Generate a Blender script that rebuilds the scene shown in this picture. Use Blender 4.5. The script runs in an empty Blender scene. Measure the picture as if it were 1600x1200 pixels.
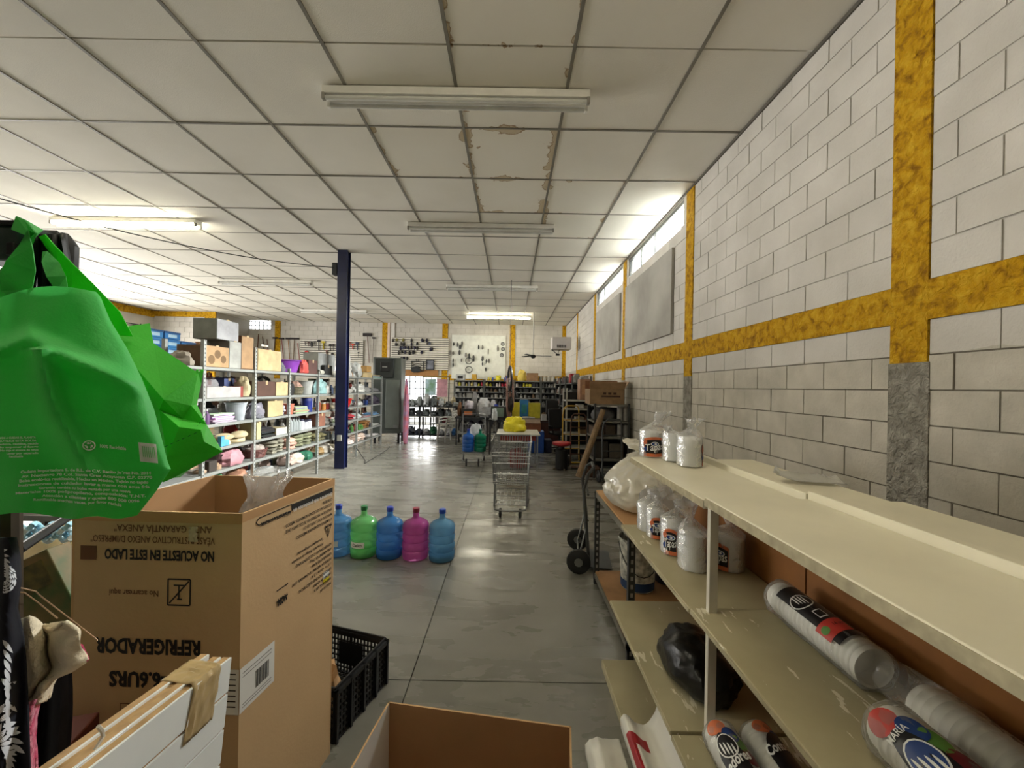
import bpy, bmesh, math, random
from math import sin, cos, pi, radians
from mathutils import Vector, Matrix, noise
R = random.Random(7)
scene = bpy.context.scene
COL = scene.collection
noise.seed_set(3)
# ------------------------------------------------------------------ camera
EYE = 1.7; FPX = 620.0; VPX, VPY = 798.0, 605.0; ROLL = radians(1.0)
RC, RS = cos(ROLL), sin(ROLL)
cam_d = bpy.data.cameras.new('camera'); cam = bpy.data.objects.new('camera', cam_d); COL.objects.link(cam)
cam_d.sensor_width = 36; cam_d.lens = 36 * FPX / 1600; cam_d.clip_start = 0.05; cam_d.clip_end = 200
cam_d.shift_x = (800 - VPX) / 1600; cam_d.shift_y = (VPY - 600) / 1600
cam.matrix_world = Matrix(((RC, -RS, 0, 0), (0, 0, -1, 0), (RS, RC, 0, EYE), (0, 0, 0, 1)))
scene.camera = cam
def at(px, py, Y):
    """world point at depth Y seen in direction of picture point px, py"""
    a, b = px - VPX, py - VPY
    u, v = a * RC + b * RS, -a * RS + b * RC
    return Vector((u * Y / FPX, Y, EYE - v * Y / FPX))
def depth_x(px, py, X):
    a, b = px - VPX, py - VPY
    return FPX * X / (a * RC + b * RS)
# ------------------------------------------------------------------ light, exposure
scene.view_settings.view_transform = 'Standard'; scene.view_settings.look = 'None'
scene.view_settings.exposure = .76; scene.view_settings.gamma = 1.0
scene.view_settings.use_curve_mapping = False
world = bpy.data.worlds.new('world'); scene.world = world; world.use_nodes = True
bg = world.node_tree.nodes['Background']; bg.inputs[0].default_value = (0.95, 0.98, 1.0, 1); bg.inputs[1].default_value = 2.6
def area(name, loc, aim, sx, sy, watts, col=(1, 1, 1), spread=180):
    d = bpy.data.lights.new(name, 'AREA'); d.shape = 'RECTANGLE'; d.size = sx; d.size_y = sy; d.energy = watts; d.color = col; d.spread = radians(spread)
    o = bpy.data.objects.new(name, d); COL.objects.link(o); o.location = loc
    o.rotation_euler = (Vector(aim) - Vector(loc)).to_track_quat('-Z', 'Y').to_euler()
    return o
area('daylight_left', (-14.0, 9.5, 2.3), (0, 9.5, .4), 9.0, 2.2, 800, (1, .95, .9), 165)
area('daylight_gate', (-3.6, 18.4, 1.3), (-3.6, 0, 1.3), 1.5, 1.9, 110, (1, .98, .94))
for k in range(3):
    area('daylight_right', (2.86, 5.95 + .85 * k, 4.5), (-1.0, 3.4 + .4 * k, .9), .5, .36, 450, (1, 1, .95), 120)
    area('daylight_right_far', (2.86, 8.95 + .8 * k, 4.5), (-1.0, 7.0 + .4 * k, .9), .5, .36, 210, (1, 1, .95), 120)
# ------------------------------------------------------------------ materials
def lin(c):
    return tuple((x / 255 / 12.92) if x <= 10 else ((x / 255 + .055) / 1.055) ** 2.4 for x in c)
MATS = {}
def mat(name, rgb, rough=.6, metal=0, vary=.12, vscale=6, bump=0, bscale=40, spec=.4, coords='Object', rgb2=None):
    if name in MATS: return MATS[name]
    m = bpy.data.materials.new(name); m.use_nodes = True; nt = m.node_tree; b = nt.nodes['Principled BSDF']
    c = lin(rgb); b.inputs['Roughness'].default_value = rough; b.inputs['Metallic'].default_value = metal
    b.inputs['Specular IOR Level'].default_value = spec
    tc = nt.nodes.new('ShaderNodeTexCoord')
    n = nt.nodes.new('ShaderNodeTexNoise'); n.inputs['Scale'].default_value = vscale; n.inputs['Detail'].default_value = 5
    nt.links.new(tc.outputs[coords], n.inputs['Vector'])
    r = nt.nodes.new('ShaderNodeValToRGB'); r.color_ramp.elements[0].position = .3; r.color_ramp.elements[1].position = .7
    d = lin(rgb2) if rgb2 else tuple(x * (1 - vary) for x in c)
    r.color_ramp.elements[0].color = (*d, 1); r.color_ramp.elements[1].color = (*[min(1, x * (1 + vary * .4)) for x in c], 1)
    nt.links.new(n.outputs['Fac'], r.inputs['Fac']); nt.links.new(r.outputs['Color'], b.inputs['Base Color'])
    if bump:
        n2 = nt.nodes.new('ShaderNodeTexNoise'); n2.inputs['Scale'].default_value = bscale; n2.inputs['Detail'].default_value = 6
        nt.links.new(tc.outputs[coords], n2.inputs['Vector'])
        bp = nt.nodes.new('ShaderNodeBump'); bp.inputs['Strength'].default_value = bump; bp.inputs['Distance'].default_value = .02
        nt.links.new(n2.outputs['Fac'], bp.inputs['Height']); nt.links.new(bp.outputs['Normal'], b.inputs['Normal'])
    MATS[name] = m
    return m
def emit(name, rgb, s):
    if name in MATS: return MATS[name]
    m = bpy.data.materials.new(name); m.use_nodes = True; nt = m.node_tree; b = nt.nodes['Principled BSDF']
    b.inputs['Base Color'].default_value = (.9, .9, .9, 1)
    b.inputs['Emission Color'].default_value = (*lin(rgb), 1); b.inputs['Emission Strength'].default_value = s
    MATS[name] = m; return m
def film(name, rgb=(235, 238, 238), clear=.6, rough=.12, bump=.5, bscale=25, gloss=.6, tint=.12):
    """thin plastic film: see-through, with white haze and sharp glints"""
    if name in MATS: return MATS[name]
    m = bpy.data.materials.new(name); m.use_nodes = True; nt = m.node_tree; nt.nodes.remove(nt.nodes['Principled BSDF'])
    out = nt.nodes['Material Output']; c = (*lin(rgb), 1)
    tr = nt.nodes.new('ShaderNodeBsdfTransparent'); tr.inputs[0].default_value = (*[1 - tint + tint * x for x in lin(rgb)], 1)
    df = nt.nodes.new('ShaderNodeBsdfDiffuse'); df.inputs[0].default_value = c
    tl = nt.nodes.new('ShaderNodeBsdfTranslucent'); tl.inputs[0].default_value = c
    ad = nt.nodes.new('ShaderNodeMixShader'); ad.inputs[0].default_value = .45
    nt.links.new(df.outputs[0], ad.inputs[1]); nt.links.new(tl.outputs[0], ad.inputs[2])
    mx = nt.nodes.new('ShaderNodeMixShader'); mx.inputs[0].default_value = 1 - clear
    nt.links.new(tr.outputs[0], mx.inputs[1]); nt.links.new(ad.outputs[0], mx.inputs[2])
    gl = nt.nodes.new('ShaderNodeBsdfGlossy'); gl.inputs['Roughness'].default_value = rough
    fr = nt.nodes.new('ShaderNodeFresnel'); fr.inputs[0].default_value = 1.45
    fm = nt.nodes.new('ShaderNodeMath'); fm.operation = 'MULTIPLY'; fm.inputs[1].default_value = gloss; nt.links.new(fr.outputs[0], fm.inputs[0])
    m2 = nt.nodes.new('ShaderNodeMixShader')
    nt.links.new(fm.outputs[0], m2.inputs[0]); nt.links.new(mx.outputs[0], m2.inputs[1]); nt.links.new(gl.outputs[0], m2.inputs[2])
    if bump:
        tc = nt.nodes.new('ShaderNodeTexCoord'); n = nt.nodes.new('ShaderNodeTexNoise'); n.inputs['Scale'].default_value = bscale
        n.inputs['Detail'].default_value = 3; n.inputs['Distortion'].default_value = 1.2
        nt.links.new(tc.outputs['Object'], n.inputs['Vector'])
        bp = nt.nodes.new('ShaderNodeBump'); bp.inputs['Strength'].default_value = bump; bp.inputs['Distance'].default_value = .02
        nt.links.new(n.outputs['Fac'], bp.inputs['Height'])
        for s in (df, tl, gl, fr): nt.links.new(bp.outputs['Normal'], s.inputs['Normal'])
    nt.links.new(m2.outputs[0], out.inputs['Surface'])
    MATS[name] = m; return m
# ------------------------------------------------------------------ mesh builder
class MB:
    def __init__(s): s.v = []; s.f = []; s.m = []
    def add(s, vs, fs, m=0):
        o = len(s.v); s.v += [tuple(x) for x in vs]; s.f += [tuple(i + o for i in f) for f in fs]; s.m += [m] * len(fs); return s
    def box(s, c, d, rot=None, m=0):
        x, y, z = d[0] / 2, d[1] / 2, d[2] / 2
        P = [Vector((a * x, b * y, e * z)) for a in (-1, 1) for b in (-1, 1) for e in (-1, 1)]
        if rot is not None: P = [rot @ p for p in P]
        c = Vector(c); P = [p + c for p in P]
        return s.add(P, [(0, 1, 3, 2), (4, 6, 7, 5), (0, 4, 5, 1), (2, 3, 7, 6), (0, 2, 6, 4), (1, 5, 7, 3)], m)
    def b2(s, lo, hi, m=0):
        return s.box([(a + b) / 2 for a, b in zip(lo, hi)], [abs(b - a) for a, b in zip(lo, hi)], None, m)
    def quad(s, a, b, c, d, m=0): return s.add([a, b, c, d], [(0, 1, 2, 3)], m)
    def tube(s, pts, r, n=8, m=0, closed=False, caps=True):
        pts = [Vector(p) for p in pts]; k = len(pts); rr = r if isinstance(r, (list, tuple)) else [r] * k
        V = []; ref = None
        for i, p in enumerate(pts):
            a = pts[(i - 1) % k] if (closed or i) else p; b = pts[(i + 1) % k] if (closed or i < k - 1) else p
            t = (b - a).normalized()
            if ref is None: ref = t.orthogonal().normalized()
            ref = (ref - t * ref.dot(t)); ref = ref.normalized() if ref.length > 1e-6 else t.orthogonal().normalized()
            w = t.cross(ref)
            V += [p + (ref * cos(2 * pi * j / n) + w * sin(2 * pi * j / n)) * rr[i] for j in range(n)]
        F = []
        for i in range(k if closed else k - 1):
            j2 = (i + 1) % k
            F += [(i * n + j, i * n + (j + 1) % n, j2 * n + (j + 1) % n, j2 * n + j) for j in range(n)]
        if caps and not closed: F += [tuple(range(n - 1, -1, -1)), tuple((k - 1) * n + j for j in range(n))]
        return s.add(V, F, m)
    def lathe(s, prof, n=20, c=(0, 0, 0), mt=None, m=0, caps=True):
        c = Vector(c); V = []; k = len(prof)
        for r, z in prof:
            for j in range(n):
                p = Vector((r * cos(2 * pi * j / n), r * sin(2 * pi * j / n), z))
                V.append((mt @ p if mt is not None else p) + c)
        F = [(i * n + j, i * n + (j + 1) % n, (i + 1) * n + (j + 1) % n, (i + 1) * n + j) for i in range(k - 1) for j in range(n)]
        if caps: F += [tuple(range(n - 1, -1, -1)), tuple((k - 1) * n + j for j in range(n))]
        return s.add(V, F, m)
    def grid(s, fn, nu, nv, m=0, wrap=False):
        V = [fn(i / nu, j / nv) for j in range(nv + 1) for i in range(nu + 1)]
        w = nu + 1
        F = [(j * w + i, j * w + i + 1, (j + 1) * w + i + 1, (j + 1) * w + i) for j in range(nv) for i in range(nu)]
        return s.add(V, F, m)
    def blob(s, c, d, seed=0, amp=.25, fr=1.6, n=14, flat=True, m=0, neck=0, ridge=False):
        """crumpled closed lump of size d standing on its base centre c; neck > 0 gathers a tied top"""
        V = []; rings = n; seg = int(n * 1.4); off = Vector((seed * 3.7, seed * 1.3, seed * 2.1))
        for i in range(rings + 1):
            th = pi * i / rings
            for j in range(seg):
                ph = 2 * pi * j / seg
                q = Vector((sin(th) * cos(ph), sin(th) * sin(ph), -cos(th)))
                h = noise.noise(q * fr + off) + .5 * noise.noise(q * fr * 2.7 + off)
                if ridge: h = -abs(h) * 1.3 + .3
                p = q * (1 + amp * h)
                z = p.z
                p.x = max(-.99, min(.99, p.x)); p.y = max(-.99, min(.99, p.y))
                if flat and z < -.45: z = max(-.498, -.45 + (z + .45) * .12)
                z = min(z, 1.0)
                if neck and i > rings * .78:
                    t = (i / rings - .78) / .22
                    f = (1 - .86 * min(1, t * 2)) + (t > .6) * .35 * (t - .6) / .4
                    rr = Vector((q.x, q.y, 0)); rr = rr.normalized() if rr.length > .01 else rr
                    p = Vector((rr.x * .62 * f, rr.y * .62 * f, 0)) * (1 + .25 * noise.noise(q * 9 + off)); z = .8 + neck * t
                V.append(Vector((c[0] + p.x * d[0] / 2, c[1] + p.y * d[1] / 2, c[2] + (z + .5) / (1.5 + neck * .6) * d[2])))
        F = [(i * seg + j, i * seg + (j + 1) % seg, (i + 1) * seg + (j + 1) % seg, (i + 1) * seg + j) for i in range(rings) for j in range(seg)]
        return s.add(V, F, m)
    def prism(s, poly, h, mt=None, m=0):
        """extrude a 2-D polygon (x, y) by h along z, then transform"""
        n = len(poly); V = [Vector((x, y, 0)) for x, y in poly] + [Vector((x, y, h)) for x, y in poly]
        if mt is not None: V = [mt @ p for p in V]
        F = [tuple(range(n - 1, -1, -1)), tuple(range(n, 2 * n))] + [(i, (i + 1) % n, n + (i + 1) % n, n + i) for i in range(n)]
        return s.add(V, F, m)
    def mesh(s, name, mats, smooth=35):
        me = bpy.data.meshes.new(name); me.from_pydata(s.v, [], s.f)
        for x in (mats if isinstance(mats, (list, tuple)) else [mats]): me.materials.append(x)
        if any(s.m): me.polygons.foreach_set('material_index', s.m)
        me.update()
        bm = bmesh.new(); bm.from_mesh(me); bmesh.ops.recalc_face_normals(bm, faces=bm.faces); bm.to_mesh(me); bm.free()
        if smooth:
            me.polygons.foreach_set('use_smooth', [True] * len(me.polygons)); me.set_sharp_from_angle(angle=radians(smooth))
        return me
    def build(s, name, mats, parent=None, loc=None, smooth=35, bevel=0, solid=0, kind=None, sub=0):
        o = bpy.data.objects.new(name, s.mesh(name, mats, smooth)); COL.objects.link(o)
        if parent is not None: o.parent = parent
        if loc is not None: o.location = loc
        if solid: q = o.modifiers.new('s', 'SOLIDIFY'); q.thickness = solid; q.offset = 0
        if sub: q = o.modifiers.new('u', 'SUBSURF'); q.levels = sub; q.render_levels = sub
        if bevel: q = o.modifiers.new('b', 'BEVEL'); q.width = bevel; q.segments = 2; q.limit_method = 'ANGLE'
        if kind: o['kind'] = kind
        return o
ORD = 'first second third fourth fifth sixth seventh eighth ninth tenth eleventh twelfth thirteenth fourteenth fifteenth sixteenth seventeenth eighteenth nineteenth twentieth'.split()
def tone(c):
    r, g, b = c; m, d = max(c), max(c) - min(c)
    if d < 34: return 'black' if m < 60 else 'dark grey' if m < 100 else 'grey' if m < 165 else 'pale'
    if r == m: return ('brown' if m < 170 and g > b else 'red' if g < 100 else 'tan' if g < 175 else 'yellow')
    return 'green' if g == m else 'blue'
SEEN = {}
def tag(o, label, cat, group=None):
    o['label'] = label; o['category'] = cat
    if group: o['group'] = group
    if label in SEEN and not group: print('DUP LABEL', label)
    SEEN[label] = 1
    return o
def thing(name, label, cat, loc=(0, 0, 0), rz=0, group=None):
    o = bpy.data.objects.new(name, None); COL.objects.link(o); o.empty_display_size = .1
    o.location = loc; o.rotation_euler = (0, 0, rz)
    return tag(o, label, cat, group)
def struct(name, parent=None):
    o = bpy.data.objects.new(name, None); COL.objects.link(o); o['kind'] = 'structure'
    if parent is not None: o.parent = parent
    return o
def inst(name, me, parent, loc, rz=0, sc=None):
    o = bpy.data.objects.new(name, me); COL.objects.link(o); o.parent = parent; o.location = loc
    if rz: o.rotation_euler = (0, 0, rz)
    if sc: o.scale = sc
    return o
def copy_tree(o, label=None, loc=None, rz=None, group=None):
    def cp(x, par):
        c = x.copy(); COL.objects.link(c)
        if par is not None: c.parent = par
        for ch in list(x.children): cp(ch, c)
        return c
    c = cp(o, None)
    if loc is not None: c.location = loc
    if rz is not None: c.rotation_euler = (0, 0, rz)
    if label: tag(c, label, o['category'], group or o.get('group'))
    return c
def text_mb(mb, s, org, right, up, h, m=0, width=None, align='LEFT', lift=.001, bend=None, bold=.012):
    """lettering as flat faces: org = left end of the base line"""
    cu = bpy.data.curves.new('lettering', 'FONT'); cu.body = s; cu.size = 1; cu.offset = bold; cu.resolution_u = 2; cu.align_x = 'LEFT'
    to = bpy.data.objects.new('lettering', cu); COL.objects.link(to)
    dg = bpy.context.evaluated_depsgraph_get(); me = bpy.data.meshes.new_from_object(to.evaluated_get(dg))
    vs = [v.co.copy() for v in me.vertices]; fs = [tuple(p.vertices) for p in me.polygons]
    bpy.data.objects.remove(to); bpy.data.curves.remove(cu); bpy.data.meshes.remove(me)
    if not vs: return mb
    w = max(v.x for v in vs); k = h / .7; kx = (width / w) if width else k
    right = Vector(right).normalized(); up = Vector(up).normalized(); nrm = right.cross(up).normalized(); org = Vector(org)
    x0 = {'LEFT': 0, 'CENTER': -w * kx / 2, 'RIGHT': -w * kx}[align]
    if bend: P = [bend(x0 + v.x * kx, v.y * k) for v in vs]
    else: P = [org + right * (x0 + v.x * kx) + up * (v.y * k) + nrm * lift for v in vs]
    return mb.add(P, fs, m)
# ================================================================== THE SHELL
CEIL = 4.4; XW = 2.36; YB = 17.2; XL = -13.8; YI = 15.3; XI = -11.6
def world_mat(name, build, rough=.8, spec=.25):
    m = bpy.data.materials.new(name); m.use_nodes = True; nt = m.node_tree; b = nt.nodes['Principled BSDF']
    b.inputs['Roughness'].default_value = rough; b.inputs['Specular IOR Level'].default_value = spec
    g = nt.nodes.new('ShaderNodeNewGeometry'); build(nt, b, g.outputs['Position']); MATS[name] = m; return m
def nz(nt, vec, sc, det=5, dist=0, vscale=None):
    if vscale:
        mp = nt.nodes.new('ShaderNodeMapping'); mp.inputs['Scale'].default_value = vscale; nt.links.new(vec, mp.inputs['Vector']); vec = mp.outputs[0]
    n = nt.nodes.new('ShaderNodeTexNoise'); n.inputs['Scale'].default_value = sc; n.inputs['Detail'].default_value = det; n.inputs['Distortion'].default_value = dist
    nt.links.new(vec, n.inputs['Vector']); return n.outputs['Fac']
def ramp(nt, fac, stops):
    r = nt.nodes.new('ShaderNodeValToRGB'); e = r.color_ramp.elements
    while len(e) < len(stops): e.new(.5)
    for q, (p, c) in zip(e, stops): q.position = p; q.color = (*lin(c), 1) if len(c) == 3 else c
    nt.links.new(fac, r.inputs['Fac']); return r.outputs['Color']
def mixc(nt, f, a, b, mode='MIX'):
    x = nt.nodes.new('ShaderNodeMix'); x.data_type = 'RGBA'; x.blend_type = mode
    for sock, val in ((x.inputs[0], f), (x.inputs[6], a), (x.inputs[7], b)):
        if hasattr(val, 'links'): nt.links.new(val, sock)
        elif isinstance(val, (int, float)): sock.default_value = val
        else: sock.default_value = (*lin(val), 1)
    return x.outputs[2]
def mth(nt, op, a, b=None, c=None):
    x = nt.nodes.new('ShaderNodeMath'); x.operation = op
    for i, val in enumerate((a, b, c)):
        if val is None: continue
        if hasattr(val, 'links'): nt.links.new(val, x.inputs[i])
        else: x.inputs[i].default_value = val
    return x.outputs[0]
def sepz(nt, vec, ax='Z'):
    s = nt.nodes.new('ShaderNodeSeparateXYZ'); nt.links.new(vec, s.inputs[0]); return s.outputs[ax]
def bumpn(nt, b, h, st, dist=.01):
    bp = nt.nodes.new('ShaderNodeBump'); bp.inputs['Strength'].default_value = st; bp.inputs['Distance'].default_value = dist
    nt.links.new(h, bp.inputs['Height']); nt.links.new(bp.outputs['Normal'], b.inputs['Normal'])
def block_b(nt, b, P):
    z = sepz(nt, P); n = nz(nt, P, 3.0)
    painted = mth(nt, 'GREATER_THAN', mth(nt, 'ADD', z, mth(nt, 'MULTIPLY', mth(nt, 'SUBTRACT', n, .5), .10)), 1.93)
    up = ramp(nt, nz(nt, P, 2.2, 6), [(.3, (190, 186, 177)), (.7, (207, 203, 195))])
    lo = ramp(nt, nz(nt, P, 4.5, 6), [(.3, (176, 171, 157)), (.7, (200, 194, 180))])
    nt.links.new(mixc(nt, painted, lo, up), b.inputs['Base Color']); bumpn(nt, b, nz(nt, P, 60, 4), .35)
M_BLOCK = world_mat('block_paint', block_b)
def mort_b(nt, b, P):
    z = sepz(nt, P); n = nz(nt, P, 3.0)
    painted = mth(nt, 'GREATER_THAN', z, 1.93)
    nt.links.new(mixc(nt, painted, (112, 106, 94), (172, 167, 157)), b.inputs['Base Color']); bumpn(nt, b, nz(nt, P, 40, 4), .5)
M_MORT = world_mat('mortar', mort_b)
def yel_b(nt, b, P):
    nt.links.new(ramp(nt, nz(nt, P, 16, 8, .6), [(.3, (136, 92, 4)), (.5, (194, 146, 10)), (.72, (212, 170, 40))]), b.inputs['Base Color'])
    bumpn(nt, b, nz(nt, P, 26, 7, 1.0), 1.0, .03)
M_YEL = world_mat('yellow_paint', yel_b)
def conc_b(nt, b, P):
    nt.links.new(ramp(nt, nz(nt, P, 14, 8), [(.3, (128, 124, 112)), (.7, (176, 171, 158))]), b.inputs['Base Color'])
    bumpn(nt, b, nz(nt, P, 22, 8, 1.5), 1.0, .05)
M_CONC = world_mat('raw_concrete', conc_b)
def tile_b(nt, b, P):
    nt.links.new(ramp(nt, nz(nt, P, .9, 6), [(.3, (224, 220, 208)), (.7, (236, 232, 221))]), b.inputs['Base Color'])
    bumpn(nt, b, nz(nt, P, 120, 3), .25)
M_TILE = world_mat('ceiling_tile', tile_b)
def stain_mat(name, hard):
    m = bpy.data.materials.new(name); m.use_nodes = True; nt = m.node_tree; b = nt.nodes['Principled BSDF']; b.inputs['Roughness'].default_value = .85
    tc = nt.nodes.new('ShaderNodeTexCoord'); P = tc.outputs['Object']
    ax = mth(nt, 'ABSOLUTE', sepz(nt, P, 'X')); ay = mth(nt, 'ABSOLUTE', sepz(nt, P, 'Y'))
    e = mth(nt, 'MAXIMUM', ax, mth(nt, 'MULTIPLY', ay, .90))                      # .5 at the tile's rim
    geo = nt.nodes.new('ShaderNodeNewGeometry'); W = geo.outputs['Position']
    n = nz(nt, W, 3.2, 8, .4); n2 = nz(nt, W, 11, 6)
    k = mth(nt, 'ADD', mth(nt, 'MULTIPLY', e, 1.2), mth(nt, 'ADD', mth(nt, 'MULTIPLY', n, .55), mth(nt, 'MULTIPLY', n2, .16)))
    col = ramp(nt, k, [(0, (230, 226, 214)), (hard, (226, 221, 207)), (hard + .012, (146, 116, 80)), (hard + .03, (198, 184, 156)), (1, (192, 174, 142))])
    nt.links.new(col, b.inputs['Base Color']); MATS[name] = m; return m
M_ST1 = stain_mat('stained_tile', .93); M_ST2 = stain_mat('worse_stained_tile', .875)
def floor_b(nt, b, P):
    a = nz(nt, P, .5, 6, 0); c = nz(nt, P, 1.5, 8, .15, (1, 3.2, 1))
    col = mixc(nt, .42, ramp(nt, a, [(.3, (104, 102, 94)), (.7, (134, 132, 123))]), ramp(nt, c, [(.25, (98, 96, 88)), (.75, (141, 139, 130))]))
    nt.links.new(col, b.inputs['Base Color'])
    rg = nt.nodes.new('ShaderNodeMapRange'); rg.inputs[1].default_value = .3; rg.inputs[2].default_value = .7; rg.inputs[3].default_value = .18; rg.inputs[4].default_value = .40
    nt.links.new(c, rg.inputs[0]); nt.links.new(rg.outputs[0], b.inputs['Roughness'])
    bumpn(nt, b, nz(nt, P, 2.4, 4, .5), .10, .02)
M_FLOOR = world_mat('polished_concrete', floor_b, spec=.55)
M_JOINT = mat('floor_joint', (84, 81, 73), .9)
M_TBAR = mat('ceiling_runner', (128, 123, 112), .5, vary=.2)
# floor: slabs between saw-cut joints
fl = struct('floor')
MB().b2((XL - .2, -5, -.12), (XW + .3, YB + 1.5, -.012)).build('subfloor', M_JOINT, fl)
xs = [-.55 + 2.95 * k for k in range(-5, 2)]; xs[0] = XL - .1; xs[-1] = XW + .05
ys = [-5] + [2.29 + 2.82 * k for k in range(-1, 6)]; ys[-1] = YB + .05
for i in range(len(xs) - 1):
    for j in range(len(ys) - 1):
        MB().b2((xs[i] + .0035, ys[j] + .0035, -.06), (xs[i + 1] - .0035, ys[j + 1] - .0035, 0)).build('slab', M_FLOOR, fl, smooth=0)
# ceiling: square lay-in panels on painted runners
ce = struct('ceiling')
TX = [.46 + k for k in range(-14, 2)] + [XW]; TY = [4.14 + k for k in range(-9, 13)] + [YB]
full = MB().box((0, 0, 0), (.982, .982, .03)).mesh('panel', M_TILE, 0); bevs = {}
st = {(0, 4.14): 2, (-1, 4.14): 1, (0, 5.14): 2, (1, 5.14): 1, (0, 2.14): 1, (0, 3.14): 1, (1, 6.14): 1}
keys = {-1: .46 - 2, 0: .46 - 1, 1: .46}
for x0, x1 in zip(TX[:-1], TX[1:]):
    for y0, y1 in zip(TY[:-1], TY[1:]):
        if y0 < .1: continue
        w, d = x1 - x0, y1 - y0
        tilt = (R.uniform(-.004, .004), R.uniform(-.004, .004), 0)
        lvl = next((v for (k, yy), v in st.items() if abs(keys[k] - x0) < .1 and abs(yy - y0) < .1), 0)
        if abs(w - 1) < .01 and abs(d - 1) < .01 and not lvl: me = full
        else: me = MB().box((0, 0, 0), (w - .018, d - .018, .03)).mesh('panel', (M_TILE, M_ST1, M_ST2)[lvl], 0)
        o = inst('panel', me, ce, ((x0 + x1) / 2, (y0 + y1) / 2, CEIL + .015 + R.uniform(-.002, .003))); o.rotation_euler = tilt
MB().b2((XL, -5, CEIL + .05), (XW + .3, YB + .3, CEIL + .15)).build('roof_deck', M_TILE, ce)
MB().b2((XL, -5, CEIL), (XW, .14, CEIL + .04)).build('plain_panel', M_TILE, ce)
for x in TX[:-1]: MB().b2((x - .014, .14, CEIL - .008), (x + .014, YB, CEIL + .012)).build('runner', M_TBAR, ce, smooth=0)
for y in TY[9:-1]: MB().b2((XL, y - .011, CEIL - .006), (XW, y + .011, CEIL + .012)).build('cross_runner', M_TBAR, ce, smooth=0)
MB().b2((XW - .02, .1, CEIL - .03), (XW + .01, YB, CEIL)).build('edge_runner', mat('dark_runner', (92, 88, 80), .6), ce, smooth=0)
# right wall
wr = struct('wall_right')
PIL = [(-.71, -.49), (2.24, 2.46), (5.17, 5.39), (8.19, 8.41), (11.14, 11.36), (14.1, 14.32)]
BEAM = (2.125, 2.35)
WIN = [(5.50, 8.12), (8.5, 11.05)]; WZ = (3.97, 4.36)
lo_hi = [(-5, WIN[0][0], 0, CEIL), (WIN[0][0], WIN[0][1], 0, WZ[0]), (WIN[0][1], WIN[1][0], 0, CEIL), (WIN[1][0], WIN[1][1], 0, WZ[0]), (WIN[1][1], YB + .3, 0, CEIL)]
mb = MB()
for a, b_, z0, z1 in lo_hi: mb.b2((XW + .002, a, z0), (XW + .2, b_, z1))
for a, b_ in WIN: mb.b2((XW + .002, a, WZ[1]), (XW + .2, b_, CEIL + .04))
mb.build('mortar_bed', M_MORT, wr, smooth=0)
cache = {}; far = MB(); nblk = 0
zs = [(BEAM[1] + .205 * k, BEAM[1] + .205 * (k + 1)) for k in range(10)] + [(BEAM[0] - .2 * (k + 1), BEAM[0] - .2 * k) for k in range(10)]
for bay in range(len(PIL)):
    y0 = PIL[bay][1]; y1 = PIL[bay + 1][0] if bay + 1 < len(PIL) else YB
    for ci, (z0, z1) in enumerate(zs):
        y = y0 - (.2 if ci % 2 else 0) - .07 * (bay % 2)
        while y < y1 - .01:
            a, c = max(y, y0), min(y + .4, y1); y += .4
            if c - a < .03: continue
            if z1 > WZ[0] + .05 and any(a < q + .0 and c > p for p, q in WIN):
                if any(a >= p - .02 and c <= q + .02 for p, q in WIN): continue
                for p, q in WIN:
                    if a < p < c: c = p
                    if a < q < c: a = q
            zz1 = min(z1, CEIL)
            if z1 > WZ[0] and z0 < WZ[0] and any(a > p and c < q for p, q in WIN): zz1 = WZ[0]
            ctr = (XW + .006, (a + c) / 2, (z0 + zz1) / 2); dm = (.02, c - a - .009, zz1 - z0 - .009)
            if 1.5 < c and a < 8.2 and z1 > .72:
                kk = (round(dm[1], 3), round(dm[2], 3))
                if kk not in cache: cache[kk] = MB().box((0, 0, 0), dm).mesh('block', M_BLOCK, 0)
                o = inst('block', cache[kk], wr, (ctr[0] + R.uniform(-.0025, .0025), ctr[1], ctr[2])); nblk += 1
            else: far.box(ctr, dm)
far.build('distant_blocks', M_BLOCK, wr, smooth=0, kind='stuff')
for i, (a, b_) in enumerate(PIL):
    m2 = MB(); m2.b2((XW - .014, a, 1.885), (XW + .05, b_, CEIL)); m2.build('yellow_pillar', M_YEL, wr, smooth=0)
    MB().b2((XW - .012, a - .01, 0), (XW + .05, b_ + .01, 1.885)).build('bare_pillar', M_CONC, wr, smooth=0)
    if i + 1 < len(PIL): MB().b2((XW - .013, b_, BEAM[0]), (XW + .05, PIL[i + 1][0], BEAM[1])).build('yellow_beam', M_YEL, wr, smooth=0)
M_PANEL = mat('grey_board', (170, 167, 158), .7, vary=.22, vscale=1.2, rgb2=(140, 137, 128))
for a, b_ in ((5.78, 8.12), (8.55, 10.9)):
    MB().b2((XW - .05, a, 2.52), (XW - .005, b_, 3.78)).build('boarded_panel', M_PANEL, wr, bevel=.006)
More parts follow.
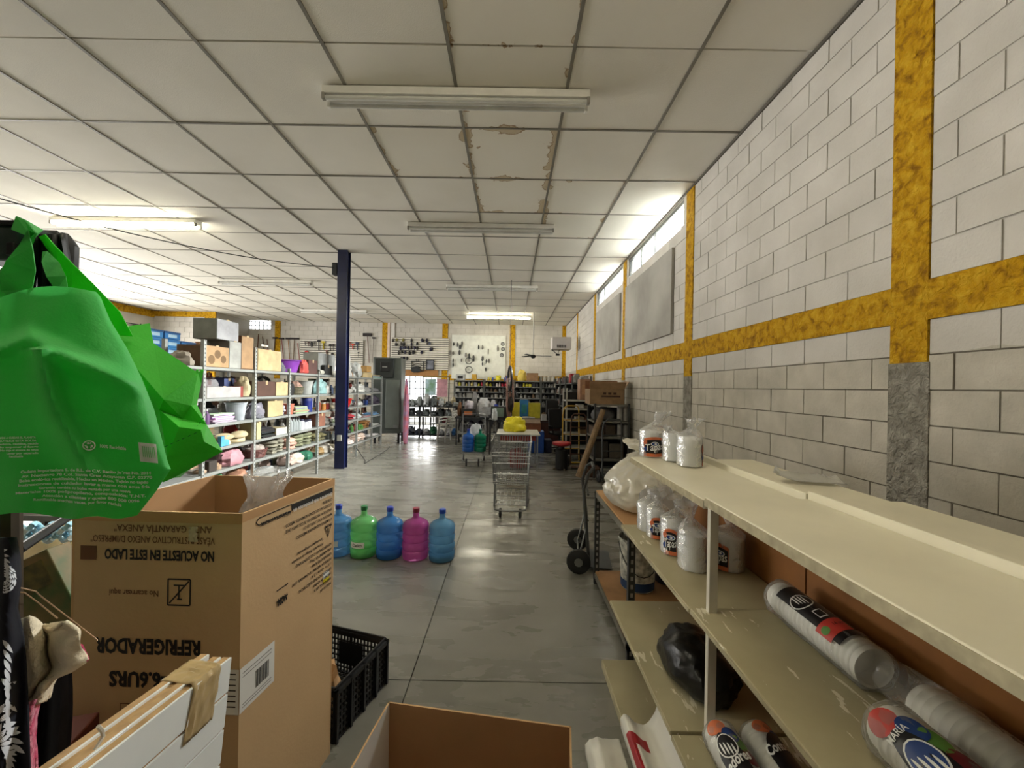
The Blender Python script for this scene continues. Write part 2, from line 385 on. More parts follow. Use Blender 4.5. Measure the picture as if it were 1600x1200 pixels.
# clerestory windows in the right wall
M_ALU = mat('window_frame_paint', (120, 122, 120), .4, .6)
M_GLASS = film('window_glass', (245, 250, 250), .93, .02, 0)
for k, (a, b_) in enumerate(WIN):
    w = struct('window_%d' % (k + 1))
    fr = MB(); z0, z1 = WZ
    for q in (a, a + .9 * (b_ - a) * .5, a + (b_ - a) * .72, b_ - .03): fr.b2((XW + .03, q, z0), (XW + .07, q + .035, z1))
    fr.b2((XW + .03, a, z0), (XW + .07, b_, z0 + .03)); fr.b2((XW + .02, a, z1 - .05), (XW + .07, b_, z1 + .02))
    f = fr.build('window_frame', M_ALU, w, smooth=0)
    MB().b2((XW + .045, a, z0), (XW + .05, b_, z1)).build('pane', M_GLASS, w, smooth=0)
    g = MB()
    for t in range(9): g.b2((XW + .10, a + (b_ - a) * (t + .5) / 9, z0), (XW + .112, a + (b_ - a) * (t + .5) / 9 + .012, z1))
    for zz in (z0 + .13, z0 + .26): g.b2((XW + .10, a, zz), (XW + .112, b_, zz + .012))
    g.build('window_bars', M_ALU, w, smooth=0)
# back wall with the gate opening
wb = struct('wall_back')
GX0, GX1, GZ = -4.85, -3.2, 2.12
BW = [(-10.2, 3.35, 3.95)]    # barred high window left: x from-to
wx0, wx1, wz0, wz1 = -11.5, -10.45, 4.02, 4.36
mb = MB()
mb.b2((XI - .8, YB + .008, 0), (GX0, YB + .2, wz0)); mb.b2((wx1, YB + .008, wz0), (GX0, YB + .2, CEIL + .05))
mb.b2((GX0, YB + .008, GZ), (GX1, YB + .2, CEIL + .05)); mb.b2((GX1, YB + .008, 0), (XW + .3, YB + .2, CEIL + .05))
mb.build('mortar_bed', M_MORT, wb, smooth=0)
BP = [-10.25, -7.55, -5.6, -3.0, -.08, 2.2]
bk = MB()
for ci in range(22):
    z0, z1 = .2 * ci, .2 * ci + .2; x = XI - .8 - (.2 if ci % 2 else 0)
    while x < XW:
        a, c = x, min(x + .4, XW); x += .4
        if z0 < GZ and c > GX0 and a < GX1: continue
        if z1 > wz0 + .05 and c > wx0 and a < wx1: continue
        bk.box(((a + c) / 2, YB + .004, (z0 + z1) / 2), (c - a - .01, .02, .19))
bk.build('distant_blocks', M_BLOCK, wb, smooth=0, kind='stuff')
for x in BP[:]:
    MB().b2((x, YB - .03, 1.9), (x + .24, YB + .02, CEIL)).build('yellow_pillar', M_YEL, wb, smooth=0)
MB().b2((GX1 + .5, YB - .02, 1.95), (XW, YB + .02, 2.2)).build('yellow_beam', M_YEL, wb, smooth=0)
MB().b2((-5.36, YB - .06, 2.0), (-5.26, YB - .02, CEIL)).build('conduit', mat('cream_pipe', (226, 205, 190), .5), wb)
MB().b2((-5.22, YB - .05, 2.0), (-5.06, YB - .02, CEIL)).build('white_strip', mat('white_strip', (216, 212, 206), .6), wb)
MB().b2((GX0 - .05, YB - .05, GZ), (GX1 + .05, YB - .01, GZ + .34)).build('cardboard_strip', mat('cardboard', (168, 122, 76), .8), wb)
wi = struct('window_3')
g = MB()
for t in range(7): g.b2((wx0 + (wx1 - wx0) * t / 6 - .012, YB + .05, wz0), (wx0 + (wx1 - wx0) * t / 6 + .012, YB + .07, wz1))
for t in range(3): g.b2((wx0, YB + .05, wz0 + (wz1 - wz0) * t / 2 - .012), (wx1, YB + .07, wz0 + (wz1 - wz0) * t / 2 + .012))
g.build('window_bars', M_ALU, wi, smooth=0); MB().b2((wx0, YB + .09, wz0), (wx1, YB + .095, wz1)).build('pane', M_GLASS, wi, smooth=0)
# stepped inner wall at left rear, and the left wall with its wide opening
ws = struct('wall_left_rear')
mb = MB(); mb.b2((XL - .2, YI + .008, 0), (XI, YI + .2, CEIL + .05)); mb.b2((XI - .01, YI + .02, 0), (XI + .19, YB + .1, CEIL + .05))
mb.build('mortar_bed', M_MORT, ws, smooth=0)
bk = MB()
M_PINK = M_BLOCK
for ci in range(22):
    z0 = .2 * ci; x = XL - (.2 if ci % 2 else 0)
    while x < XI:
        a, c = max(x, XL), min(x + .4, XI); x += .4
        if c - a > .05: bk.box(((a + c) / 2, YI + .004, z0 + .1), (c - a - .01, .02, .19))
bk.build('distant_blocks', M_BLOCK, ws, smooth=0, kind='stuff')
MB().b2((XL, YI - .03, 4.2), (XI, YI + .02, CEIL)).build('yellow_beam', M_YEL, ws, smooth=0)
MB().b2((XI - .22, YI - .04, 0), (XI + .2, YI + .02, CEIL)).build('yellow_pillar', M_YEL, ws, smooth=0)
wl = struct('wall_left')
mb = MB(); OZ0, OZ1 = 1.1, 3.9
mb.b2((XL - .2, -5, 0), (XL, YI + .2, OZ0)); mb.b2((XL - .2, -5, OZ1), (XL, YI + .2, CEIL + .05)); mb.b2((XL - .2, -5, OZ0), (XL, 5, OZ1)); mb.b2((XL - .2, 13.9, OZ0), (XL, YI + .2, OZ1))
mb.build('mortar_bed', M_BLOCK, wl, smooth=0)
MB().b2((XL - .02, -4, 4.15), (XL + .03, YI, CEIL)).build('yellow_beam', M_YEL, wl, smooth=0)
w4 = struct('window_4'); g = MB()
for t in range(8): g.b2((XL - .12, 5 + 8.9 * t / 7 - .02, OZ0), (XL - .08, 5 + 8.9 * t / 7 + .02, OZ1))
for z in (1.1, 2.0, 2.9, 3.88): g.b2((XL - .12, 5, z - .02), (XL - .08, 13.9, z + .02))
g.build('window_frame', M_ALU, w4, smooth=0); MB().b2((XL - .105, 5, OZ0), (XL - .1, 13.9, OZ1)).build('pane', M_GLASS, w4, smooth=0)
# wall behind the photographer
wf = struct('wall_front')
MB().b2((XL - .2, -2.4, 0), (XW + .3, -2.2, CEIL + .1)).build('plaster', mat('front_plaster', (120, 114, 104), .8), wf)
# gate in the back wall
dg_ = struct('door_1')
M_DARK = mat('dark_metal', (52, 54, 56), .5, .5); M_IRON = mat('grey_steel', (140, 143, 142), .42, .55, vary=.2)
M_GATE = mat('gate_black', (20, 20, 22), .7)
for t in range(8): x = GX0 + (GX1 - GX0) * t / 7; MB().b2((x - .018, YB + .02, 0), (x + .018, YB + .045, GZ)).build('bar', M_GATE, dg_, smooth=0)
for t in range(9): z = GZ * t / 8; MB().b2((GX0, YB + .005, z - .016), (GX1, YB + .03, z + .016)).build('rail', M_GATE, dg_, smooth=0)
# ground outside so the openings look out on something
gr = struct('trim_1'); MB().b2((-40, YB + .4, -.2), (30, YB + 30, -.05)).build('yard', mat('yard_ground', (190, 186, 176), .9), gr)
# blue steel column
M_BLUE = mat('navy_paint', (15, 24, 66), .35, .1, vary=.3, vscale=4, spec=.5)
col = struct('trim_2'); col.location = (-3.42, 8.05, 0)
hb = MB(); hb.box((0, -.075, CEIL / 2), (.2, .02, CEIL)); hb.box((0, .075, CEIL / 2), (.2, .02, CEIL)); hb.box((.06, 0, CEIL / 2), (.02, .15, CEIL)); hb.box((-.06, 0, CEIL / 2), (.02, .15, CEIL))
hb.build('column', M_BLUE, col, bevel=.004)
MB().box((-.16, -.02, 4.02), (.1, .14, .24)).build('junction_box', M_DARK, col, bevel=.008)
MB().box((.0, -.09, .62), (.09, .03, .12)).build('outlet', mat('outlet_grey', (170, 170, 165), .4), col, bevel=.006)
# ================================================================== FOREGROUND
def on_floor(px, py, z=0):
    a, b = px - VPX, py - VPY; v = -a * RS + b * RC
    return at(px, py, FPX * (EYE - z) / v)
# ---------------------------------------------------------------- fluorescent fittings
M_FIX = mat('fitting_white', (234, 232, 224), .45); M_TUBE_OFF = mat('unlit_tube', (214, 214, 208), .25); M_TUBE_ON = emit('lit_tube', (255, 248, 222), 42)
M_TUBE_DIM = emit('added_dim_tube', (255, 246, 222), 24)  # weaker glow for the lamp added above the camera
def fluoro(x, y, on, label, rz=0):
    t = thing('fluorescent_fitting', label, 'ceiling light', (x, y, CEIL - .009), rz, None)
    b = MB(); b.box((0, 0, -.035), (2.42, .15, .07)); b.box((0, 0, -.078), (2.38, .07, .016)); b.build('housing', M_FIX, t, bevel=.006)
    for s in (-1, 1):
        MB().tube([(-1.18, s * .055, -.10), (1.18, s * .055, -.10)], .019, 12).build('tube', (M_TUBE_OFF, M_TUBE_ON, M_TUBE_DIM)[on], t)
        for e in (-1, 1):
            MB().box((e * 1.195, s * .055, -.092), (.03, .04, .062)).build('socket', M_FIX if s > 0 else mat('old_socket', (150, 146, 136), .5), t, bevel=.005)
    return t
fluoro(-.54, 3.64, 0, 'unlit twin-tube strip light nearest the camera, above the aisle')
fluoro(-.54, 6.6, 0, 'unlit strip light second along the aisle, between pillar and stained tiles')
fluoro(-.54, 10.55, 0, 'unlit strip light third along the aisle, with a bracket above it')
fluoro(-.50, 14.9, 1, 'glowing strip light at the far end of the aisle near the back wall')
fluoro(-6.46, 6.62, 1, 'glowing strip light over the left shelving above the green bags')
fluoro(-6.46, 10.4, 0, 'unlit strip light over the left shelving just left of the blue column')
fluoro(-6.46, 14.4, 0, 'unlit strip light over the left shelving nearest the back wall')
fluoro(-.54, 1.12, 2, 'added unseen strip light above the camera, brightening shelf tops and wall')  # lamp added out of view to lift the shelf tops and right wall
fluoro(-6.46, 2.8, 1, 'added unseen strip light over the left shelving, giving fill beside the green bags')  # lamp added out of view as general fill from the left
# sagging cable from the column across to the left
pts = []
A, B = Vector((-7.0, 4.6, 4.08)), Vector((-3.56, 8.0, 4.05))
for i in range(25):
    t = i / 24; p = A.lerp(B, t); p.z -= .35 * 4 * t * (1 - t) * .55; pts.append(p)
tag(MB().tube(pts, .008, 5).build('cable', M_DARK), 'thin black cable sagging under the ceiling to the blue column', 'cable')
# ---------------------------------------------------------------- gondola shelving at right
M_MEL = mat('cream_melamine', (222, 216, 192), .42, vary=.10, vscale=3, bump=.06, bscale=14)
M_MELE = mat('worn_board_edge', (170, 160, 130), .6, vary=.25, vscale=30)
def lowboard_b(nt, b, P):
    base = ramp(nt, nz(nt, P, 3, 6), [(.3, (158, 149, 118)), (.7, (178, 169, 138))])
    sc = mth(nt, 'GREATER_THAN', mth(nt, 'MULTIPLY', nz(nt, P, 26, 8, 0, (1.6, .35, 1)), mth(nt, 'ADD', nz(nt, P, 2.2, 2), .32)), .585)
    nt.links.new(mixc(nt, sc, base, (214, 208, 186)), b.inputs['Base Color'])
M_LOWBOARD = world_mat('scuffed_shelf', lowboard_b, .5, .35)  # browner base tone for the lower boards, with pale scuff streaks
M_HARD = mat('brown_hardboard', (138, 88, 36), .62, vary=.22, vscale=7)
M_WHITEP = mat('white_post_paint', (206, 200, 184), .45)
def board(name, x0, x1, y0, y1, ztop, th, par, m=None):
    b = MB(); b.b2((x0, y0, ztop - th), (x1, y1, ztop)); o = b.build(name, m or M_MEL, par, bevel=.003)
    e = MB(); e.b2((x0 - .0025, y0 + .002, ztop - th + .003), (x0, y1 - .002, ztop - .004)); e.build('edge_strip', M_MELE, o, smooth=0); return o
def gondola(label, y0, y1, ztop, z2, z3):
    t = thing('gondola_shelf', label, 'shelf', (0, 0, 0))
    board('top_board', .738, 1.122, y0, y1, ztop, .036, t); MB().b2((1.158, y0, ztop - .036), (1.48, y1, ztop - .004)).build('rear_top_board', M_MEL, t, bevel=.003)
    MB().b2((1.123, y0, ztop - .03), (1.157, y1, ztop + .03)).build('ledge', M_MEL, t, bevel=.003)
    board('shelf', .690, 1.118, y0, y1, z2, .022, t, M_LOWBOARD); board('shelf', .628, 1.118, y0, y1, z3, .022, t, M_LOWBOARD)
    board('base_board', .585, 1.118, y0, y1, .05, .048, t, M_LOWBOARD)
    MB().b2((1.126, y0, .0), (1.138, y1, ztop - .037)).build('divider_panel', M_HARD, t, smooth=0)
    for y in (y0 + .012, y1 - .034):
        if y0 < 1: MB().b2((.742, y, z3), (.774, y + .022, ztop - .036)).build('post', M_WHITEP, t, bevel=.002)
        MB().b2((1.44, y, 0), (1.475, y + .022, ztop - .036)).build('post', M_WHITEP, t, bevel=.002)
    return t
g2 = gondola('cream double-sided shelf unit beyond, carrying bagged lids on top', 1.501, 2.42, 1.288, .876, .412)
g1 = gondola('cream double-sided shelf unit nearest the camera, holding bagged cup stacks', .40, 1.492, 1.300, .882, .405)
# ---------------------------------------------------------------- bagged cup stacks
M_FOAM = mat('white_foam', (240, 238, 230), .55, vary=.05); M_LID = mat('frosted_lids', (232, 233, 231), .35, vary=.08, vscale=20)
M_FILM = film('clear_sleeve', (240, 242, 240), .80, .08, .6, 18, .7); M_FILM2 = film('crinkled_bag', (244, 245, 246), .70, .10, .55, 22, .5)
M_LBLK = mat('label_black', (24, 22, 26), .3, vary=.1); M_LORG = mat('label_orange', (206, 112, 70), .35); M_LRED = mat('label_red', (196, 62, 54), .35)
M_LBLU = mat('label_blue', (38, 66, 128), .35); M_LGRN = mat('label_green', (92, 142, 66), .35); M_INKW = mat('white_ink', (236, 236, 232), .5, vary=.02)
M_MAR = mat('label_maroon', (104, 28, 40), .35)
def cyl_patch(mb, c, r, a0, a1, y0, y1, m=0, n=8, shape=None):
    """patch on a cylinder lying along y; a in degrees, 90 = top"""
    def f(u, v):
        q = v; uu = u
        if shape: uu, q = shape(u, v)
        a = radians(a0 + (a1 - a0) * uu); return Vector((c[0] + r * cos(a), y0 + (y1 - y0) * q, c[2] + r * sin(a)))
    return mb.grid(f, n, n, m)
def disc_patch(mb, c, r, a, y, ra, ry, m=0):
    """oval printed spot on a cylinder lying along y"""
    V = [Vector((c[0] + r * cos(radians(a)), y, c[2] + r * sin(radians(a))))]
    for k in range(18):
        t = 2 * pi * k / 18; aa = radians(a) + ra * cos(t) / r; V.append(Vector((c[0] + r * cos(aa), y + ry * sin(t), c[2] + r * sin(aa))))
    return mb.add(V, [(0, k + 1, (k + 1) % 18 + 1) for k in range(18)], m)
def cup_tube(label, x, z, r, y_far, y_near, kind):
    t = thing('cup_stack', label, 'cups', (0, 0, 0)); L = y_far - y_near; mt = Matrix.Rotation(pi / 2, 4, 'X')
    prof = [(0.001, .0), (r * .80, 0.0), (r * .86, .006)]; zc = .03
    while zc < L - .02:
        prof += [(r * .91, zc), (r * .985, zc + .006), (r * .985, zc + .011), (r * .925, zc + .014)]; zc += .019
    prof += [(r * .95, L), (r * .84, L - .004), (r * .80, L - .05), (.001, L - .05)]
    MB().lathe(prof, 28, (x, y_far, z), mt, 0, False).build('cups', M_FOAM, t, smooth=50)
    s = MB()
    def sf(u, v):
        a = 2 * pi * u; y = y_far + .02 - (L + .05) * v; q = Vector((cos(a) * 3, sin(a) * 3, y * 16))
        rr = r * 1.03 + .006 * max(0, noise.noise(q)) + (.006 if sin(a) < -.6 else 0)
        if v < .04: rr *= .55 + v * 11
        if v > .95: rr *= 1 - (v - .95) * 9
        return Vector((x + rr * cos(a), y, max(z + rr * sin(a), z - r * .99)))
    s.grid(sf, 32, 40); s.build('sleeve', M_FILM, t, smooth=60)
    rl = r * 1.062; c = (x, 0, z); lb = MB(); ms = [M_LBLK, M_LRED, M_LBLU, M_LGRN, M_INKW, M_LORG, M_MAR]
    if kind == 'strip':
        y1 = y_far - .06
        cyl_patch(lb, c, rl, 150, 78, y1 - .25, y1, 0, 10); disc_patch(lb, c, rl + .001, 116, y1 - .085, .036, .034, 4); disc_patch(lb, c, rl + .0015, 116, y1 - .085, .032, .030, 0)
        for k in range(4): disc_patch(lb, c, rl + .002, 104 + k * 8, y1 - .085 + .004 * k, .0022, .022, 4)
        cyl_patch(lb, c, rl + .0015, 122, 98, y1 - .178, y1 - .140, 4, 4); cyl_patch(lb, c, rl + .002, 120, 100, y1 - .174, y1 - .144, 0, 4)
        cyl_patch(lb, c, rl + .0015, 160, 82, y1 - .25, y1 - .19, 1, 8); disc_patch(lb, c, rl + .002, 142, y1 - .218, .014, .014, 3)
        cyl_patch(lb, c, rl + .001, 150, 60, y1 - .275, y1 - .25, 0, 8)
        bd = lambda X, Y_: Vector((x + (rl + .003) * cos(radians(116) - X / rl), y1 - .222 + Y_, z + (rl + .003) * sin(radians(116) - X / rl)))
        text_mb(lb, '16 oz', (0, 0, 0), (1, 0, 0), (0, 1, 0), .012, 0, .03, 'LEFT', 0, bd)
    else:
        y1 = y_far - .015; a0 = 138 if kind == 'maria' else 118; sg = 1
        if kind == 'conte': a0 = 84
        disc_patch(lb, c, rl - .001, a0 + 2, y1 - .02, .034, .026, 1 if kind == 'maria' else 5); disc_patch(lb, c, rl, a0 - 28, y1 - .06, .026, .030, 2); disc_patch(lb, c, rl - .0005, a0 - 44, y1 - .09, .022, .03, 3)
        disc_patch(lb, c, rl - .0005, a0 - 50, y1 - .14, .024, .03, 6)
        cyl_patch(lb, c, rl + .001, a0 + 38, a0 - (34 if kind != 'conte' else 60), y1 - .33, y1 - .045, 0, 10, lambda u, v: (u, v * (1 - .25 * (2 * u - 1) ** 2)))
        ye = y1 - (.115 if kind == 'maria' else .095)
        if kind != 'conte': disc_patch(lb, c, rl + .002, a0, ye, .034, .042, 4); disc_patch(lb, c, rl + .0025, a0, ye, .030, .038, 2 if kind == 'maria' else 0)
        for k in range(4 if kind != 'conte' else 0): disc_patch(lb, c, rl + .003, a0 + 16 - k * 10, ye - .003 - .006 * k, .003, .022, 4)
        yt = y1 - .062
        def bd(X, Y_, yy=yt, ac=a0): return Vector((x + (rl + .004) * cos(radians(ac) - X / rl), yy + Y_, z + (rl + .004) * sin(radians(ac) - X / rl)))
        if kind == 'maria':
            text_mb(lb, 'MARÍA', (0, 0, 0), (1, 0, 0), (0, 1, 0), .014, 4, .05, 'CENTER', 0, bd)
        yt2, ac2 = {'maria': (y1 - .24, a0), 'edores': (y1 - .175, a0 + 34), 'conte': (y1 - .105, a0 - 40)}[kind]
        text_mb(lb, 'Contenedores', (0, 0, 0), (1, 0, 0), (0, 1, 0), .034, 4, .175, 'CENTER', 0, lambda X, Y_: bd(X, Y_ + .30 * X, yt2, ac2), bold=.03)
    lb.build('label', ms, t, smooth=60)
    return t
cup_tube('tall bagged foam cup stack with black strip label lying along the brown panel', 1.012, .944, .058, 1.475, 1.09, 'strip')
cup_tube('bagged foam cup stack lying nearer, end to end behind the black-strip stack', 1.020, .936, .050, 1.05, .62, 'plain_none') if 0 else None
def plain_tube(label, x, z, r, y_far, y_near):
    t = thing('cup_stack', label, 'cups', (0, 0, 0)); L = y_far - y_near; mt = Matrix.Rotation(pi / 2, 4, 'X')
    prof = [(.001, 0), (r * .9, 0)]; zc = .012
    while zc < L - .01: prof += [(r * .92, zc), (r * .98, zc + .006), (r * .93, zc + .012)]; zc += .02
    prof += [(r * .9, L), (.001, L)]
    MB().lathe(prof, 28, (x, y_far, z), mt, 0, False).build('cups', M_FOAM, t, smooth=50)
    s = MB()
    def sf(u, v):
        a = 2 * pi * u; y = y_far + .09 - (L + .1) * v; q = Vector((cos(a) * 3, sin(a) * 3, y * 16))
        rr = r * 1.06 + .007 * noise.noise(q)
        if v < .16: rr *= .8 + v * 1.25
        return Vector((x + rr * cos(a), y, max(z + rr * sin(a), z - r * .99)))
    s.grid(sf, 32, 40); s.build('sleeve', M_FILM, t, smooth=60); return t
plain_tube('unlabelled bagged foam cup stack lying nearer the camera along the brown panel', 1.028, .942, .056, .97, .45)
cup_tube('bagged foam container stack with large black and red label, beside shelf edge', .868, .946, .060, .90, .50, 'maria')
cup_tube('bagged container stack on the lower shelf, outer one beside the white banners', .768, .468, .058, 1.428, .95, 'edores')
cup_tube('bagged container stack on the lower shelf, inner one with green spot label', .897, .468, .058, 1.426, .95, 'conte')
# ---------------------------------------------------------------- bagged lids
def lid_pack(label, px, py, z, r, h, face, neck=(.0, .0, .06), txt=True, lw=1.0):
    p = on_floor(px, py, z); t = thing('lid_pack', label, 'lids', (p.x, p.y, z)); prof = [(.001, .002), (r * .95, .002)]; zc = .004
    while zc < h - .004: prof += [(r * .985, zc), (r, zc + .003), (r * .975, zc + .006)]; zc += .0075
    prof += [(r * .9, h), (.001, h)]
    MB().lathe(prof, 28, (0, 0, 0), None, 0, False).build('lids', M_LID, t, smooth=50)
    b = MB(); sd = px * .01
    def bf(u, v):
        a = 2 * pi * u; q = Vector((cos(a) * 2.5, sin(a) * 2.5, v * 5 + sd)); nn = noise.noise(q)
        if v < .62: zz = .003 + (h + .006) * v / .62; rr = r * 1.04 + .009 * max(0, nn); cx = cy = 0
        elif v < .82:
            k = (v - .62) / .2; rr = r * 1.04 * (1 - k) ** .8 + .016 * k + .010 * nn * k; zz = h + .010 + neck[2] * .55 * k; cx, cy = neck[0] * k * .6, neck[1] * k * .6
        else:
            k = (v - .82) / .18; rr = .016 + .034 * k * (1 + .9 * nn); zz = h + .010 + neck[2] * (.55 + .75 * k) + .02 * nn; cx, cy = neck[0] * (.6 + k), neck[1] * (.6 + k)
        return Vector((cx + rr * cos(a), cy + rr * sin(a), zz))
    b.grid(bf, 36, 34); b.build('bag', M_FILM2, t, smooth=60)
    l = MB(); rl = r * 1.075; a0 = radians(face)
    def pt(x, y, d=0): a = a0 + x / rl; return Vector(((rl + d) * cos(a), (rl + d) * sin(a), y))
    W = r * .98 * lw; z0, z1 = h * .03, h * .74
    l.grid(lambda u, v: pt((2 * u - 1) * W, z0 + (z1 - z0) * v + (1 - (2 * u - 1) ** 2) * .012 * v), 12, 4, 1)
    l.grid(lambda u, v: pt((2 * u - 1) * W * .93, z0 + .02 + (z1 - z0 - .034) * v + (1 - (2 * u - 1) ** 2) * .010 * v, .001), 12, 4, 0)
    for (x, y, a, b_, m) in ((0, z1 - .03, .024, .013, 4), (0, z1 - .03, .019, .010, 2), (.004, z1 - .03, .007, .006, 4), (-W * .86, z1 - .022, .012, .014, 5), (-W * .86, z0 + .045, .010, .014, 2)):
        V = [pt(x, y, .002)] + [pt(x + a * cos(k * pi / 8), y + b_ * sin(k * pi / 8), .002) for k in range(16)]; l.add(V, [(0, k + 1, (k + 1) % 16 + 1) for k in range(16)], m)
    if txt:
        text_mb(l, 'Tapas', (0, 0, 0), (1, 0, 0), (0, 0, 1), .040, 4, W * 1.7, 'CENTER', 0, lambda X, Y_: pt(X, z0 + .040 + Y_ + .12 * X, .003))
    l.build('label', [M_LBLK, M_LORG, M_LBLU, M_LGRN, M_INKW, M_LORG], t, smooth=60)
    return t
lid_pack('bag of white lids standing first on the far shelf top, label facing forward', 1017, 712, 1.293, .066, .150, -92, (.05, -.01, .085))
lid_pack('bag of white lids in the middle of the far shelf top, label half hidden', 1053, 719, 1.293, .062, .150, -42, (-.05, .0, .03), False, .35)
lid_pack('bag of white lids standing last on the far shelf top, against the ledge', 1077, 727, 1.293, .062, .150, -20, (.02, .01, .07), True, .5)
lid_pack('bag of white lids farthest along the second shelf, beside the big white bag', 1012, 827, .877, .058, .150, -70, (.02, -.02, .07), True, .6)
lid_pack('bag of white lids second from the far end of the second shelf', 1027, 838, .877, .058, .150, -110, (.0, .0, .06), True, .6)
lid_pack('bag of white lids third on the second shelf with dark label turned left', 1053, 862, .877, .064, .165, -128, (.03, .0, .07), True, .5)
lid_pack('bag of white lids fourth on the second shelf just left of the post', 1083, 886, .877, .066, .160, -35, (-.02, .02, .09), True, .5)
lid_pack('bag of white lids against the brown panel just right of the post', 1138, 886, .877, .066, .150, -150, (.02, .02, .06), True, .6)
# torn white bag on the rear half of the shelf top
b = MB(); c0 = Vector((1.36, 1.83, 1.296))
def wf_(u, v):
    x = (u - .5) * .26; y = (v - .5) * .12; h = .045 * max(0, 1 - (2 * v - 1) ** 2) * (.5 + .6 * noise.noise(Vector((u * 5, v * 4, 1)))) + .03 * abs(2 * u - 1) ** 3 * (u < .5)
    return c0 + Vector((x + .02 * noise.noise(Vector((u * 6, v * 6, 7))), y * (.4 + u) , max(.002, h)))
b.grid(wf_, 24, 14)
tb = b.build('plastic_bag', film('thin_white_plastic', (238, 238, 234), .25, .25, .4, 20), solid=.001); tag(tb, 'flattened white plastic bag lying on the rear shelf top', 'bag')
# black plastic bag on the low shelf
b = MB(); b.blob((.865, 1.80, .4135), (.30, .46, .19), 5, .22, 1.5, 26, True)
tag(b.build('bin_bag', mat('black_plastic', (22, 22, 22), .32, vary=.2, bump=.35, bscale=14)), 'crumpled black plastic bag lying on the third shelf', 'bag')
# white vinyl banners
M_VIN = mat('white_vinyl', (216, 214, 204), .38, vary=.06); M_VRED = mat('banner_red', (150, 20, 28), .38)
def banner(name, prof, y0, y1, label, reds=()):
    t = thing(name, label, 'banner'); n = len(prof)
    def f(u, v):
        k = u * (n - 1); i = min(int(k), n - 2); q = k - i
        x = prof[i][0] * (1 - q) + prof[i + 1][0] * q; z = prof[i][1] * (1 - q) + prof[i + 1][1] * q
        return Vector((x, y1 + (y0 - y1) * v + .02 * sin(u * 7), z + .004 * noise.noise(Vector((u * 9, v * 6, 2)))))
    MB().grid(f, (n - 1) * 4, 16).build('sheet', M_VIN, t, smooth=60, solid=.002)
    m = MB()
    for (u0, u1, v0, v1) in reds: m.grid(lambda u, v: f(u0 + (u1 - u0) * u, v0 + (v1 - v0) * v) + Vector((-.001, 0, .0035)), 10, 6)
    if reds: m.build('red_lettering', M_VRED, t, smooth=60)
    return t
banner('vinyl_banner', [(.45, .004), (.40, .02), (.365, .06), (.36, .11), (.375, .15), (.405, .172), (.44, .165), (.48, .15), (.512, .135)], .9, 1.76, 'plain white vinyl banner rolled on the floor at the shelf foot')
banner('vinyl_banner', [(.548, .10), (.532, .15), (.53, .19), (.542, .215), (.56, .218), (.585, .2), (.62, .195), (.65, .21), (.68, .24), (.70, .27)], .9, 1.80, 'white vinyl banner with red block letters leaning on the shelf base',
       [(.12, .62, .10, .16), (.20, .40, .16, .34), (.20, .66, .28, .34), (.22, .64, .42, .50)])
# ---------------------------------------------------------------- open white-lined carton at bottom centre
M_CARD = mat('carton_brown', (186, 144, 98), .75, vary=.1, vscale=5, bump=.05, bscale=80); M_CARDL = mat('carton_pale', (204, 166, 118), .75); M_CARDW = mat('carton_white', (226, 226, 222), .6, vary=.04)
M_CARDI = mat('carton_inside', (176, 136, 96), .8, vary=.08)
def walls_carton(t, P, z0, z1, th, mats, inner=None):
    names = ('back_panel', 'right_panel', 'front_panel', 'left_panel')
    cx = sum(p[0] for p in P) / 4; cy = sum(p[1] for p in P) / 4
    for i in range(4):
        a, b_ = Vector(P[i]), Vector(P[(i + 1) % 4]); d = (b_ - a).normalized(); n = Vector((d.y, -d.x))
        if n.dot(Vector((cx, cy)) - a) < 0: n = -n
        v = [a, b_, b_ + n * th, a + n * th]
        m = MB(); m.add([(q.x, q.y, z) for z in (z0, z1) for q in v], [(0, 1, 5, 4), (1, 2, 6, 5), (2, 3, 7, 6), (3, 0, 4, 7), (3, 2, 1, 0), (4, 5, 6, 7)])
        m.m = [0, 2, 1, 2, 2, 2]
        m.build(names[i], [mats[i], (inner or {}).get(i, M_CARDI), M_CARDL], t, smooth=0)
    m = MB(); m.add([(p[0], p[1], z0 + .004) for p in P] + [(p[0], p[1], z0) for p in P], [(0, 1, 2, 3), (7, 6, 5, 4)]); m.build('bottom', M_CARDI, t, smooth=0)
t = thing('open_carton', 'open carton with white lining and brown back wall, bottom centre on the floor', 'box')
walls_carton(t, [(-.424, 1.443), (.226, 1.350), (.17, .93), (-.485, 1.02)], 0, .55, .006, [M_CARDW] * 4, {3: M_CARDW})
# ---------------------------------------------------------------- refrigerator carton
FN, FL, FB, FR = Vector((-.880, 1.312)), Vector((-1.456, 1.325)), Vector((-1.372, 1.852)), Vector((-.803, 1.828)); FH = 1.266
t = thing('refrigerator_carton', 'tall open brown refrigerator carton standing upside down behind the crate', 'box')
M_KRAFT = mat('kraft_board', (200, 168, 126), .72, vary=.07, vscale=3, bump=.04, bscale=90)
walls_carton(t, [FB, FR, FN, FL], 0, FH, .008, [M_KRAFT] * 4)
M_INK = mat('black_ink', (26, 22, 20), .6, vary=.05); M_INKB = mat('brown_ink', (104, 68, 38), .6)
U2 = lambda p: Vector((p.x, p.y, 0))
fd = (FL - FN); fw = fd.length; fd = fd.normalized(); rd = (FR - FN); rw = rd.length; rd = rd.normalized()
fn3 = Vector((fd.y, -fd.x, 0)); fn3 = fn3 if fn3.y < 0 else -fn3; rn3 = Vector((rd.y, -rd.x, 0)); rn3 = rn3 if rn3.x > 0 else -rn3
def FP(s, d, l=.0015): return U2(FN + fd * s) + Vector((0, 0, FH - d)) + fn3 * l
def RP(s, d, l=.0015): return U2(FN + rd * s) + Vector((0, 0, FH - d)) + rn3 * l
